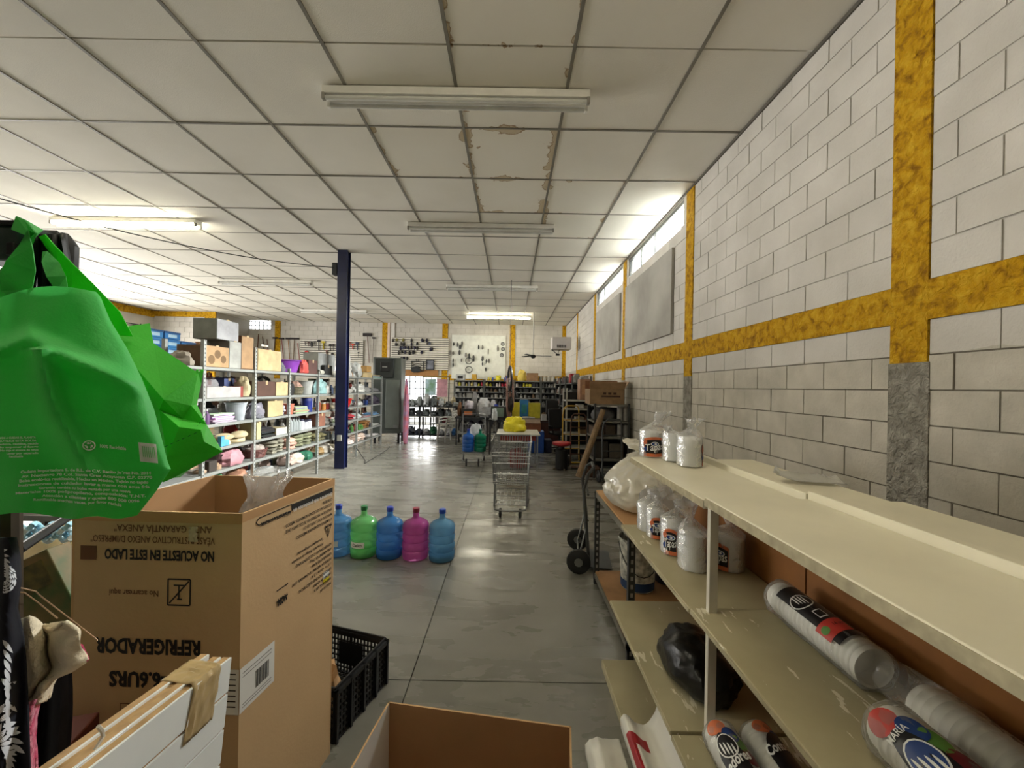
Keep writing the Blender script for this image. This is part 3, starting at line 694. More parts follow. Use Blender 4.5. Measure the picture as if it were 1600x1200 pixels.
DN = (0, 0, -1); fdr = U2(fd); rdr = -U2(rd)
def ln(mb, P, s0, d0, s1, d1, w, m=0, l=.0015):
    a, b_ = P(s0, d0, l), P(s1, d1, l); d = (b_ - a).normalized(); n = fn3 if P is FP else rn3; q = d.cross(n) * w / 2
    mb.quad(a - q, b_ - q, b_ + q, a + q, m)
def rect(mb, P, s0, s1, d0, d1, m=0, l=.0015): mb.quad(P(s0, d0, l), P(s1, d0, l), P(s1, d1, l), P(s0, d1, l), m)
pr = MB()
for s, s0, d, h, w, m in (('AND   GARANTÍA ANEXA"', .10, .045, .022, .33, 2), ('VÉASE INSTRUCTIVO ANEXO D/IMPRESO"', .09, .082, .022, .42, 2), ('NO ACUESTE EN ESTE LADO', .09, .128, .032, .372, 0), ('No acarrear aquí', .275, .262, .020, .17, 2), ('REFRIGERADOR', .13, .425, .048, .36, 0), ('AT-6.6URS', .17, .535, .048, .27, 0), ('CONTENIDO', .21, .66, .018, .09, 2), ('IDENTY', .30, .66, .018, .06, 2)):
    text_mb(MB(), s, FP(s0, d, .001), fdr, DN, h, 0, w, bold=.04 if m == 0 else .012).build('printed_line', M_INK if m == 0 else M_INKB, t, smooth=0)
for q_ in ((.49, .545, .118, .165), (.47, .535, .765, .845), (.36, .42, .77, .80), (.46, .53, .88, .91)):
    m = MB(); rect(m, FP, *q_, 0); m.build('printed_mark', M_INKB, t, smooth=0)
for a in ((.170, .222, .245, .222), (.245, .222, .245, .308), (.245, .308, .170, .308), (.170, .308, .170, .222), (.240, .302, .175, .228)): ln(pr, FP, *a, .005)
for a in ((.19, .242, .226, .242), (.208, .242, .208, .286), (.197, .288, .214, .288)): ln(pr, FP, *a, .005, 0)
pr.build('no_hooks_symbol', [M_INK, M_CARDW, M_INKB], t, smooth=0); pr = MB()
for a in ((.205, .64, .40, .64), (.40, .64, .40, .70), (.40, .70, .205, .70), (.205, .70, .205, .64)): ln(pr, FP, *a, .003, 2)
pr.build('printed_frame', [M_INK, M_CARDW, M_INKB], t, smooth=0)
pr = MB()
rect(pr, RP, .235, .505, .037, .062, 0); text_mb(pr, 'Encuentra más productos en', RP(.497, .057, .003), rdr, DN, .0165, 1, .255) ; pr_top = .037
for a in ((.235, .037, .07, .037), (.235, .062, .07, .062), (.07, .037, .058, .05), (.058, .05, .07, .062)): ln(pr, RP, *a, .0035)
text_mb(pr, 'Walmart.com.mx', RP(.230, .057), rdr, DN, .017, 0, .152, bold=.03)
lines = ['CUIDESE', 'AZCAPOTZALCO CIUDAD DE MÉXICO, MÉXICO', 'DIRECCIÓN: AV. NEXTENGO NO. 78, COL. SANTA CRUZ', 'IMPORTADO POR: S. DE R.L. DE C.V.', 'COMERCIALIZADORA MÉXICO', 'NOM', '', 'Tecnología y refrigerantes', 'Precaución: Riesgo de incendio', 'ADVERTENCIA: CICLOPENTANO', 'AISLAMIENTO: 74 g', 'REFRIGERANTE: R600a', 'POTENCIA MÁXIMA DE LÁMPARA: 15W', '115 V~  60 Hz  1,5 A', 'ESPECIFICACIONES ELÉCTRICAS', 'HECHO EN CHINA', 'ENERGÍA CLASE B', 'MODELO 6.6URS']
wd = [.07, .30, .30, .20, .24, .05, 0, .17, .20, .24, .15, .14, .26, .14, .22, .13, .12, .08]
for k, (s, w) in enumerate(zip(lines, wd)):
    if s: text_mb(pr, s, RP(.502 if not 7 <= k <= 8 else .44, .083 + .0225 * k), rdr, DN, .0115, 0, w, bold=.02)
for a in ((.498, .205, .452, .205), (.452, .205, .475, .250), (.475, .250, .498, .205)): ln(pr, RP, *a, .004)
ln(pr, RP, .475, .212, .475, .232, .008)
text_mb(pr, 'NOM', RP(.218, .372), rdr, DN, .026, 0, .05, bold=.05)
ln(pr, RP, .222, .338, .162, .338, .005); ln(pr, RP, .222, .380, .162, .380, .005)
rect(pr, RP, .445, .488, .40, .43, 1); rect(pr, RP, .445, .488, .43, .45, 3, .002)
pr.build('side_print', [M_INK, M_CARDW, M_INKB, mat('sticker_yellow', (214, 196, 40), .4)], t, smooth=0)
lb = MB(); rect(lb, RP, 0, .155, .515, .665, 0, .002); rect(lb, FP, 0, .08, .515, .665, 0, .002)
for k in range(14): rect(lb, RP, .065 + .0045 * k, .065 + .0045 * k + (.003 if k % 3 else .0012), .565, .625, 1, .003)
for d in (.535, .548, .64, .65): ln(lb, RP, .01, d, .14, d, .002, 1, .003)
for k in range(7): ln(lb, FP, .01, .53 + .018 * k, .07, .53 + .018 * k, .004, 1, .003)
lb.build('shipping_label', [M_CARDW, M_INK], t, smooth=0)
# glued top border and crease lines
m = MB(); rect(m, RP, 0, rw, 0, .03, 0, .001); rect(m, FP, 0, fw, 0, .035, 0, .001); m.build('fold_border', M_CARD, t, smooth=0)
# torn patch
b = MB()
b.grid(lambda u, v: FP(.16 + .03 * (u - .5) + .012 * noise.noise(Vector((u * 4, v * 4, 0))), .045 + .05 * v, .004 + .012 * abs(noise.noise(Vector((u * 5, v * 5, 3))))), 6, 8)
b.build('torn_patch', mat('torn_paper', (196, 180, 150), .8), t)
# clear plastic sheet sticking out of the carton
b = MB(); c0 = Vector((-1.03, 1.62, .98))
def pf(u, v):
    a = 2 * pi * u; k = v; q = Vector((cos(a) * 2, sin(a) * 2, v * 4)); nn = noise.noise(q)
    r = .075 * (1 - k) + .02 + (.05 * max(0, k - .72) / .28); return c0 + Vector(((r * (1 + .55 * nn)) * cos(a) * 1.3 + .045 * k, r * sin(a) * (1 + .4 * nn), k * .36 + .03 * noise.noise(q * 1.7)))
b.grid(pf, 40, 26)
tag(b.build('plastic_sheet', film('carton_film', (225, 220, 214), .74, .08, 1.0, 16), smooth=60), 'clear crumpled plastic wrapping rising out of the tall refrigerator carton', 'wrapping')
# ---------------------------------------------------------------- black plastic crate
M_CRATE = mat('black_crate', (22, 22, 23), .38, vary=.15)
t = thing('plastic_crate', 'black lattice plastic crate on the floor right of the tall carton', 'crate', (-.80, 1.875, 0), math.atan2(.37, .113))
CL, CW, CH = .40, .46, .25          # local x runs away along the right side, +y to the left
def lattice(mb, o, du, dv, nu, nv, w=.008, th=.008, solid=()):
    o, du, dv = Vector(o), Vector(du), Vector(dv); n = du.cross(dv).normalized() * th / 2
    def bar(a, b_, wd):
        d = (b_ - a).normalized(); s = d.cross(n).normalized() * wd / 2
        mb.add([a - s - n, a + s - n, a + s + n, a - s + n, b_ - s - n, b_ + s - n, b_ + s + n, b_ - s + n], [(0, 1, 2, 3), (7, 6, 5, 4), (0, 4, 5, 1), (1, 5, 6, 2), (2, 6, 7, 3), (3, 7, 4, 0)])
    for i in range(nu + 1): bar(o + du * i / nu, o + du * i / nu + dv, w * (2.2 if i in (0, nu, nu // 2) else 1))
    for j in range(nv + 1): bar(o + dv * j / nv, o + dv * j / nv + du, w * (2.4 if j in (0, nv) else 1))
    for (a, b_, c, d) in solid:
        p = o + du * a + dv * c; q = du * (b_ - a); r_ = dv * (d - c)
        mb.add([p - n, p + q - n, p + q + r_ - n, p + r_ - n, p + n, p + q + n, p + q + r_ + n, p + r_ + n], [(0, 1, 2, 3), (7, 6, 5, 4), (0, 4, 5, 1), (1, 5, 6, 2), (2, 6, 7, 3), (3, 7, 4, 0)])
for nm, o_, du, nu, so in (('side_wall', (0, .006, .004), (CL, 0, 0), 18, ()), ('side_wall', (0, CW, .004), (CL, 0, 0), 18, ()), ('end_wall', (0, .006, .004), (0, CW, 0), 20, ((.32, .68, .2, .72),)), ('end_wall', (CL, .006, .004), (0, CW, 0), 20, ((.32, .68, .2, .72),))):
    m = MB(); lattice(m, o_, du, (0, 0, CH), nu, 8, .008, .008, so); m.build(nm, M_CRATE, t, smooth=0)
m = MB(); lattice(m, (0, .006, .008), (CL, 0, 0), (0, CW, 0), 14, 16); m.build('crate_floor', M_CRATE, t, smooth=0)
m = MB()
for i in range(5): m.b2((CL * i / 4 - .006, -.014, .004), (CL * i / 4 + .006, .004, CH))
m.build('rib', M_CRATE, t, smooth=0, kind='stuff')
m = MB()
for lo, hi in (((-.012, -.012, CH - .02), (CL + .012, .012, CH)), ((-.012, CW - .006, CH - .02), (CL + .012, CW + .018, CH)), ((-.012, -.012, CH - .02), (.010, CW + .018, CH)), ((CL - .010, -.012, CH - .02), (CL + .012, CW + .018, CH))): m.b2(lo, hi)
m.build('rim', M_CRATE, t, smooth=0)
b = MB(); b.blob((-.93, 2.05, .012), (.13, .16, .26), 9, .5, 2, 12, True); tag(b.build('paper_bag', M_CARD), 'crumpled brown paper bag inside the black crate', 'bag')
# ---------------------------------------------------------------- water jugs on the floor
def jug_mat(name, rgb, clear=.5):
    if name in MATS: return MATS[name]
    m = film(name, rgb, clear, .06, 0, 25, .8, .62); return m
JP = [(.0, .004), (.100, .004), (.124, .014), (.128, .05), (.128, .085), (.119, .098), (.128, .112), (.128, .165), (.119, .180), (.128, .195), (.128, .245), (.119, .26), (.128, .275), (.127, .33), (.117, .352), (.085, .374), (.045, .392), (.030, .405), (.028, .46)]
def jug(label, p, rgb, cap, rz=0, clear=.5, sticker=None, fill=None):
    t = thing('water_jug', label, 'water jug', p, rz); nm = 'jug_plastic_%d_%d_%d' % rgb
    m = MB(); m.lathe(JP, 32, caps=False); m.build('bottle', jug_mat(nm, rgb, clear), t, smooth=50)
    MB().lathe([(.0, .45), (.031, .45), (.033, .455), (.033, .488), (.03, .492), (.0, .492)], 20, caps=False).build('cap', mat('cap_%d_%d_%d' % cap, cap, .35), t)
    if sticker:
        l = MB(); l.grid(lambda u, v: Vector((.1305 * cos(radians(-130 + 62 * u)), .1305 * sin(radians(-130 + 62 * u)), .115 + .055 * v)), 10, 2)
        l.build('sticker', mat('sticker_%s' % sticker[1], sticker[2], .4), t)
        if sticker[0]: text_mb(MB(), sticker[0], (0, 0, 0), (1, 0, 0), (0, 0, 1), .03, 0, .1, 'CENTER', 0, lambda X, Y_: Vector((.132 * cos(radians(-99) + X / .132), .132 * sin(radians(-99) + X / .132), .128 + Y_))).build('sticker_text', M_INK, t)
    if fill:
        MB().lathe([(.0, .006), (.117, .008), (.122, .02), (.1225, fill), (.0, fill)], 24, caps=False).build('water', jug_mat(nm + 'w', tuple(int(c * .8) for c in rgb), .25), t)
    return t
BLUE1, GREEN1, MAG = (120, 190, 232), (140, 228, 146), (206, 92, 176)
J0, J1 = on_floor(528, 865), on_floor(690, 873)
JQ = [J0.lerp(J1, k / 4) for k in range(5)]
jug('blue water jug farthest left of five, half hidden by the tall carton', JQ[0], (100, 168, 220), (40, 60, 150), 0, .6, ('', 'pale', (190, 205, 215)))
jug('green water jug with white sticker, standing second of five on the floor', JQ[1], GREEN1, (40, 110, 60), 0, .6, ('Cielito', 'white', (225, 228, 224)), .045)
jug('deep blue water jug in the middle of the row of five', JQ[2], (76, 156, 224), (40, 60, 160), .5, .55, None, .06)
jug('magenta pink water jug, fourth in the row on the floor', JQ[3], MAG, (120, 26, 50), .9, .5)
jug('light blue water jug at the right end of the row of five', JQ[4], BLUE1, (30, 70, 170), 1.4, .62, None, .055)
# ---------------------------------------------------------------- stack of slat-wall boards, leaning
Tc = Vector((-.83, 1.195, .872)); d1 = Vector((-.006, -.395, .046)).normalized(); d2 = Vector((-.01, -.125, -1)).normalized()
nb = d1.cross(d2).normalized(); nb = nb if nb.x > 0 else -nb
d2 = (d2 - d1 * d2.dot(d1)).normalized() if 0 else d2
BLN, BWD = .85, .866
M_SLAT = mat('slat_white', (240, 244, 244), .4, vary=.06, vscale=4); M_SLATE = mat('board_edge', (196, 160, 112), .7, vary=.25, vscale=30); M_GRV = mat('groove', (96, 92, 86), .7)
def slab_(mb, o, a, la, b_, lb_, n, th, m=0):
    p = [o, o + a * la, o + a * la + b_ * lb_, o + b_ * lb_]; mb.add(p + [q + n * th for q in p], [(0, 1, 2, 3), (7, 6, 5, 4), (0, 4, 5, 1), (1, 5, 6, 2), (2, 6, 7, 3), (3, 7, 4, 0)], m)
lbl = ['front white grooved board of the leaning bundle', 'second', 'third', 'fourth']
t = thing('slatwall_bundle', 'taped bundle of white grooved slat boards leaning by the tall carton', 'boards')
for k in range(4):
    o = Tc - nb * (.0225 * k + .001 * (k % 2)) + d1 * (.012 * (k % 3)) + d2 * (-.006 * (k % 2))
    m = MB(); slab_(m, o - nb * .0215, d1, BLN, d2, BWD, nb, .0192); bd = m.build('board', M_SLATE, t, smooth=0)
    m = MB(); n_s = 9
    for s in range(n_s):
        w = BWD / n_s; slab_(m, o - nb * .002 + d2 * (w * s + (0 if s == 0 else .006)), d1, BLN, d2, w - (.007 if s else .003), nb, .006)
    m.build('slat', M_SLAT, bd, smooth=0)
m = MB()
def tape(u, v):
    # wraps over the top edge near the end corner
    s = .03 + .10 * u + .03 * v; q = v * 3
    base = Tc + d1 * s
    if q < 1.4: p = base - nb * (.095 * (1 - q / 1.4)) - d2 * .006
    else: p = base + nb * .006 + d2 * ((q - 1.4) * .085 - .004)
    return p + nb * .004 * noise.noise(Vector((u * 7, v * 9, 1))) - d2 * .007 * abs(noise.noise(Vector((u * 8, v * 8, 5))))
m.grid(tape, 14, 26); m.build('packing_tape', mat('tan_tape', (190, 166, 122), .3, vary=.15, vscale=30), t, solid=.0015)
m = MB(); m.tube([Tc + d1 * s - nb * .03 - d2 * z for s, z in ((.36, .004), (.345, .02), (.35, .035), (.36, .05))], .004, 6); m.build('string', mat('white_string', (220, 214, 200), .8), t)
m = MB(); m.tube([Tc + d1 * s - nb * .022 - d2 * .004 for s in (.30, .42, .52)], .003, 5); m.build('wire_rod', M_IRON, t)
# ---------------------------------------------------------------- green shopping bags
def green(name, rgb):
    if name in MATS: return MATS[name]
    m = mat(name, rgb, .55, vary=.06, vscale=3, bump=.12, bscale=160, spec=.3); nt = m.node_tree; b = nt.nodes['Principled BSDF']
    tl = nt.nodes.new('ShaderNodeBsdfTranslucent'); tl.inputs[0].default_value = (*lin(rgb), 1); mx = nt.nodes.new('ShaderNodeMixShader'); mx.inputs[0].default_value = .42 if 'ink' not in name else .05; b.inputs['Sheen Weight'].default_value = .15; b.inputs['Sheen Roughness'].default_value = .5
    nt.links.new(b.outputs[0], mx.inputs[1]); nt.links.new(tl.outputs[0], mx.inputs[2]); nt.links.new(mx.outputs[0], nt.nodes['Material Output'].inputs['Surface']); return m
M_GR1 = green('bag_green', (84, 208, 104)); M_GR2 = green('bag_green_bright', (84, 216, 62)); M_BAGINK = green('bag_ink', (252, 252, 250)); M_GRS = green('bag_strap', (92, 200, 104))
t = thing('shopping_bag', 'large green fabric shopping bag with white print hanging in front', 'bag', (0, 0, 0))
RB = [(0, 150, 450), (.06, 158, 466), (.14, 172, 500), (.3, 199, 545), (.45, 222, 592), (.6, 241, 640), (.75, 254, 690), (.84, 262, 722), (.875, 267, 733), (.9, 258, 745), (.94, 244, 768), (1, 214, 806)]
LB = [(0, -60, 470), (.3, -130, 560), (.6, -190, 650), (1, -150, 812)]
def interp(T, t):
    for a, b_ in zip(T[:-1], T[1:]):
        if t <= b_[0]:
            k = (t - a[0]) / (b_[0] - a[0]); return [a[i] + (b_[i] - a[i]) * k for i in (1, 2)]
    return list(T[-1][1:])
BD = .80
def bagpt(u, v, side):
    l, r = interp(LB, v), interp(RB, v); px = l[0] + (r[0] - l[0]) * u; py = l[1] + (r[1] - l[1]) * u
    if v < .05: py += (-16 * sin(pi * min(1, max(0, (u - .2) / .8))) + 6) * (1 - v / .05) * 1.0
    if v > .9: py += (8 * sin(u * 9.5) - 9 * math.exp(-((u - .82) / .07) ** 2)) * (v - .9) / .1
    bulge = (max(0, 1 - abs(2 * u - 1) ** 2.6)) ** .6 * (.25 + .75 * sin(pi * min(1, .12 + v * .8)))
    f = noise.noise(Vector((u * 2.6 + .4, v * 2.2, side * 4))) * .5 + .28 * noise.noise(Vector((u * 6, v * 5, side * 4 + 2)))
    fold = .030 * math.exp(-((v - (.22 + .38 * abs(u - .52) + .2 * (u > .52) * (u - .52))) / .055) ** 2) + .035 * math.exp(-(((u - .62) - .22 * (v - .5)) / .05) ** 2) * (v > .28)
    rip = .012 * sin(u * 21 + 2.5 * sin(v * 3)) * max(0, (v - .62) / .38)
    Y = BD + side * (.075 * bulge) + (.028 * f - fold + rip) * (1 - abs(2 * u - 1) ** 6) * (1 if side < 0 else .5)
    return at(px, py, Y)
m = MB(); m.grid(lambda u, v: bagpt(u, v, -1), 64, 64); m.grid(lambda u, v: bagpt(1 - u, v, 1), 24, 24)
bagb = m.build('bag_body', M_GR1, t, smooth=50)
# print on the bag
def bag_uv(px, py):
    u, v = .8, .7
    for _ in range(60):
        l, r = interp(LB, v), interp(RB, v)
        u = (px - l[0]) / (r[0] - l[0]); yy = l[1] + (r[1] - l[1]) * u; v = min(1, max(0, v + (py - yy) / 380 * .7))
    return u, v
def on_bag(px, py, lift=.003):
    u, v = bag_uv(px, py); p = bagpt(u, v, -1); return p + (Vector((0, 0, EYE)) - p).normalized() * lift
pm = MB()
def bag_text(s, px, py, w, h, slope=0, wave=0, m=0):
    def bd(X, Y_):
        x = px + X; y = py + slope * X - Y_ + wave * sin((x - 30) / 42.0); return on_bag(x, y)
    text_mb(pm, s, (0, 0, 0), (1, 0, 0), (0, 0, 1), h, m, w, 'LEFT', 0, bd, bold=.035)
L1 = ['Cadena Importadora S. de R.L. de C.V. Benito Juárez No. 2014', 'Av. Nextengo 78 Col. Santa Cruz Acayucan C.P. 02770', 'Bolsa ecológica reutilizable, Hecho en México, Tejido no tejido', 'Instrucciones de cuidado: lavar a mano con agua fría', 'Garantía: cambie su bolsa gastada por una nueva', 'Materiales 100% polipropileno, composición: T.N.T.', 'Atención a clientes y quejas 800 000 0096', 'Reutilizable muchas veces, por favor recicle', 'Conserve el planeta, bolsa de manejo sencillo']
X0 = [32, 34, 30, 28, 60, 24, 66, 52, 40]; X1 = [236, 238, 232, 234, 204, 228, 218, 190, 120]
for k in range(8): bag_text(L1[k], X0[k], 740 + 6.9 * k, X1[k] - X0[k], 4.2, -.01, -3.2)
pm.build('bag_lettering', [M_BAGINK, M_GR1], t, smooth=0); pm = MB()
L2 = ['AYUDE A CUIDAR EL PLANETA', 'REUTILICE ESTA BOLSA', 'Reduzca, reutilice, recicle', 'No exponer al fuego', 'No deje al alcance de niños', 'Lavar por separado', 'Reutilizable']
for k in range(7): bag_text(L2[k], [-6, -5, -4, -4, 0, 10, 14][k], 686 + 4.8 * k, [62, 62, 64, 64, 60, 50, 22][k], 3.0, -.02)
pm.build('care_lettering', [M_BAGINK, M_GR1], t, smooth=0); pm = MB()
bag_text('100% Reciclable', 155, 699, 42, 5, .10)
pm.build('recyclable_lettering', [M_BAGINK, M_GR1], t, smooth=0); pm = MB()
for r_, mm in ((10.5, 0), (8.5, 1)):
    c = [on_bag(139 + r_ * cos(k * pi / 12), 696 + r_ * .75 * sin(k * pi / 12), .003 + .001 * mm) for k in range(24)]; pm.add([on_bag(139, 696, .003 + .001 * mm)] + c, [(0, k + 1, (k + 1) % 24 + 1) for k in range(24)], mm)
for k in range(3):
    a = k * 2 * pi / 3 - pi / 2
    for (b0, b1) in ((-.7, .15), (.35, .6)):
        q = [on_bag(139 + rr * cos(a + x), 696 + rr * .75 * sin(a + x), .005) for x, rr in ((b0, 3.2), (b1, 3.2), (b1, 7.0), (b0, 7.0))]; pm.add(q, [(0, 1, 2, 3)], 0)
pm.build('recycling_mark', [M_BAGINK, M_GR1], t, smooth=0); pm = MB()
pm.grid(lambda u, v: on_bag(216 + 28 * u + 3 * v, 691 + 30 * v + 3 * u, .003), 6, 6, 0)
for k in range(7): pm.grid(lambda u, v: on_bag(222 + 3.0 * k + 1.0 * u + 2 * v, 697 + 17 * v + .3 * k, .0045), 1, 4, 1)
pm.build('barcode_label', [M_BAGINK, M_GR1], t, smooth=0)
def strap(mb, pts, w, m=0):
    """ribbon through (px, py, depth) points, w = widths in metres, with edges turned to the viewer"""
    P = [at(*p) for p in pts]; V = []
    for i, p in enumerate(P):
        a = P[max(0, i - 1)]; b_ = P[min(len(P) - 1, i + 1)]; d = (b_ - a).normalized(); n = Vector((d.z, 0, -d.x)).normalized()
        q = n * w[i] / 2 + Vector((0, .012 * sin(i), 0)); V += [p - q, p + q]
    mb.add(V, [(2 * i, 2 * i + 1, 2 * i + 3, 2 * i + 2) for i in range(len(P) - 1)], m)
m = MB(); strap(m, [(20, 466, .80), (26, 440, .79), (33, 415, .785), (41, 385, .785), (49, 362, .79)], [.052, .045, .034, .022, .010]); m.build('strap', M_GRS, t, solid=.002, smooth=0)
m = MB(); strap(m, [(97, 452, .80), (88, 432, .80), (79, 410, .80), (70, 393, .80)], [.024, .018, .012, .006]); m.build('strap', M_GRS, t, solid=.002, smooth=0)
m = MB(); strap(m, [(22, 348, .83), (45, 358, .80), (62, 362, .79), (36, 400, .83), (10, 440, .85), (-10, 462, .86)], [.03, .03, .02, .03, .035, .04]); m.build('strap', M_GRS, t, solid=.002, smooth=0)
t = thing('shopping_bag', 'brighter green empty shopping bag crumpled behind the printed one', 'bag', (0, 0, 0))
Q = {k: at(*v) for k, v in dict(a=(140, 470, .98), b=(182, 513, .97), c=(234, 506, 1.02), d=(240, 537, .99), e=(308, 583, 1.0), f=(317, 577, 1.01), g=(313, 600, 1.03), h=(306, 632, 1.03), i=(298, 634, .98), j=(256, 624, .92), k=(250, 640, .93), l=(285, 655, .97), m=(322, 664, .99), n=(313, 672, .95), o=(280, 668, .92), p=(347, 705, 1.0), q=(318, 690, .96), r=(270, 746, .95), s=(255, 753, .93), t=(200, 560, .93), u=(205, 700, .98), v=(262, 712, .91), w=(250, 740, .92), x=(180, 640, 1.0), y=(330, 705, 1.06), z=(280, 745, 1.02)).items()}
F2 = ['abdt', 'bcd', 'dejt', 'efgi', 'eij', 'ghi', 'jil', 'tjkx', 'jlk', 'ilm', 'ihm', 'klo', 'lmno', 'konv', 'nmq', 'nqv', 'mpq', 'qpv', 'kvux', 'vprw', 'vwu', 'wrs', 'usw', 'pyr', 'yzr', 'xut']
ids = {k: i for i, k in enumerate(Q)}
m = MB(); m.add(list(Q.values()), [tuple(ids[c] for c in f) for f in F2])
o = m.build('bag_body', M_GR2, t, smooth=0, solid=.004)
m = MB(); bk = [Vector((p.x * 1.035 - .012, p.y + .035, EYE + (p.z - EYE) * 1.02)) for p in Q.values()]; m.add(bk, [tuple(ids[c] for c in f) for f in F2 if 'c' not in f and 'a' not in f]); m.build('bag_back', M_GR2, t, smooth=0, solid=.003)
m = MB(); strap(m, [(66, 368, .86), (84, 392, .87), (106, 424, .88), (130, 456, .89), (160, 492, .91), (186, 524, .95)], [.014, .034, .054, .062, .066, .046]); m.build('strap', M_GR2, t, solid=.002, smooth=0)
m = MB(); strap(m, [(78, 398, .92), (96, 430, .92), (120, 470, .94), (150, 505, .96)], [.012, .024, .03, .03]); m.build('strap', M_GR2, t, solid=.002, smooth=0)
m = MB()
for k in range(16):
    p = at(252 + 4.6 * k, 742 - 6.2 * k, .915 + .004 * k); m.tube([p, p + Vector((.003, -.001, .004))], .0012, 4)
for k in range(8):
    p = at(240 + 9 * k, 706 - 4 * k, .905); m.tube([p, p + Vector((.006, -.001, .003))], .0010, 4)
m.build('stitching', green('stitch_green', (34, 140, 40)), t, kind='stuff')
# ---------------------------------------------------------------- rack head the bags hang from
t = thing('garment_rack', 'dark green and black stand carrying the green bags and clothes', 'stand', (0, 0, 0))
M_DKG = mat('dark_green_plastic', (16, 52, 42), .45, vary=.25, bump=.1); M_BLKP = mat('black_rubber', (18, 18, 20), .6, vary=.2)
def pbox(name, x0, x1, y0, y1, Y, dep, m, par, bev=.006):
    a = at(x0, y1, Y); b_ = at(x1, y0, Y); q = MB().b2((a.x, Y, a.z), (b_.x, Y + dep, b_.z)); return q.build(name, m, par, bevel=bev)
pbox('clamp_head', -60, 36, 348, 404, .84, .09, M_DKG, t, .012); pbox('clamp_latch', 8, 20, 378, 398, .832, .01, M_BLKP, t, .002); pbox('clamp_cap', -60, 22, 343, 350, .835, .1, M_BLKP, t, .004)
m = MB(); P = [(82, 376, .93), (98, 376, .93), (104, 386, .93), (104, 440, .93), (96, 462, .93)]
m.tube([at(*p) for p in P], [.012, .02, .022, .020, .012], 10); m.tube([at(60, 372, .90), at(84, 374, .92), at(98, 384, .93)], [.018, .022, .02], 10); m.build('bracket_arm', M_BLKP, t)
for k, (x0, x1) in enumerate(((48, 60), (60, 74), (72, 92), (88, 102))):
    q = MB(); q.grid(lambda u, v: at(x0 + (x1 - x0) * u + 8 * v * (k - 1), 366 + 100 * v, .885 + .03 * sin(u * pi) * (-1) + .012 * k), 6, 8); q.build('rubber_strip', M_BLKP, t, solid=.006)
m = MB(); m.tube([at(12, 800, .88), at(12, 1010, .86), at(10, 1260, .86)], .022, 10); m.build('post', mat('dark_wood_post', (58, 44, 26), .6, vary=.3, vscale=20), t)
m = MB(); m.tube([at(28, 860, .92), at(128, 794, 1.25)], .011, 8); m.build('cross_bar', M_BLKP, t)
# ---------------------------------------------------------------- clothes hanging at the left
def dress_b(nt, b, P):
    pass
M_NAVY = mat('navy_cloth', (14, 16, 32), .75, vary=.3, vscale=20); M_WPR = mat('white_print', (222, 224, 232), .75, vary=.03)
t = thing('printed_dress', 'black dress with white leaf print hanging at the lower left', 'clothing', (0, 0, 0))
def dpt(u, v, lift=0):
    xr = [(0, 24, 840), (.12, 30, 870), (.25, 32, 905), (.35, 26, 950), (.5, 38, 1000), (.7, 42, 1080), (1, 48, 1260)]
    r = interp(xr, v); px = -70 + (r[0] + 70) * u; Y = .76 - .02 * sin(u * 9 + v * 3) - .02 * noise.noise(Vector((u * 3, v * 5, 8))) - lift
    return at(px, r[1], Y)
m = MB(); m.grid(dpt, 26, 40); m.build('cloth', M_NAVY, t, smooth=60, solid=.004)
m = MB()
def leaf(cx, cy, ang, L, W, mm=0):
    V = []
    for k in range(9):
        s = k / 8; w = W * sin(pi * s) ** .8 * (1 - .35 * s)
        for sg in (-1, 1): V.append((cx + L * s * cos(ang) - sg * w * sin(ang), cy + L * s * sin(ang) + sg * w * cos(ang)))
    def duv(px, py):
        v = min(1, max(0, (py - 840) / 420)); r = interp([(0, 24, 840), (.12, 30, 870), (.25, 32, 905), (.35, 26, 950), (.5, 38, 1000), (.7, 42, 1080), (1, 48, 1260)], v)
        for _ in range(4):
            r = interp([(0, 24, 840), (.12, 30, 870), (.25, 32, 905), (.35, 26, 950), (.5, 38, 1000), (.7, 42, 1080), (1, 48, 1260)], v); v = min(1, max(0, v + (py - r[1]) / 420))
        return min(.99, (px + 70) / (r[0] + 70)), v
    m.add([dpt(*duv(x, y), .005 + .002 * mm) for x, y in V], [(2 * i, 2 * i + 1, 2 * i + 3, 2 * i + 2) for i in range(8)], mm)
rr = random.Random(5)
for k in range(11):
    a = -1.5 + .30 * k; leaf(-8 + 2 * k, 1150 + 4 * k, a, 24, 4)
for k in range(9): leaf(4 + 1.2 * k, 1000 + 15 * k, .9 + .1 * k, 26 - k, 4.5)
for k in range(6): leaf(-6 + 5 * k, 1120 + 9 * k, -1.0 + .32 * k, 24, 5); 
for k in range(8): leaf(2 + 4 * (k % 3), 1060 + 18 * k, (-.6 if k % 2 else .8), 24, 5)
for k in range(6): leaf(-4 + 3 * k, 862 + 5 * k, -.2 + .35 * k, 16, 3.0)
cxy = (10, 905)
for rr_, mm in ((20, 0), (16, 1), (12, 0), (8, 1), (5, 0)):
    for k in range(12):
        a = k * pi / 6; leaf(cxy[0] + rr_ * cos(a) * .85 - 3, cxy[1] + rr_ * sin(a), a + 1.7, rr_ * .58, 2.4 if mm == 0 else 1.5, 0)
m.build('leaf_print', [M_WPR, M_NAVY], t, smooth=0, kind='stuff')
M_PLUSH = mat('beige_plush', (238, 224, 198), .95, vary=.10, vscale=40, bump=.35, bscale=160); M_PINK = mat('pink_plush', (196, 50, 96), .95, vary=.4, vscale=34, bump=.8, bscale=90, rgb2=(226, 160, 176)); M_TRIM = mat('pink_trim', (206, 70, 110), .8)
t = thing('plush_blanket', 'beige plush garment with pink trim hanging beside the printed dress', 'clothing', (0, 0, 0))
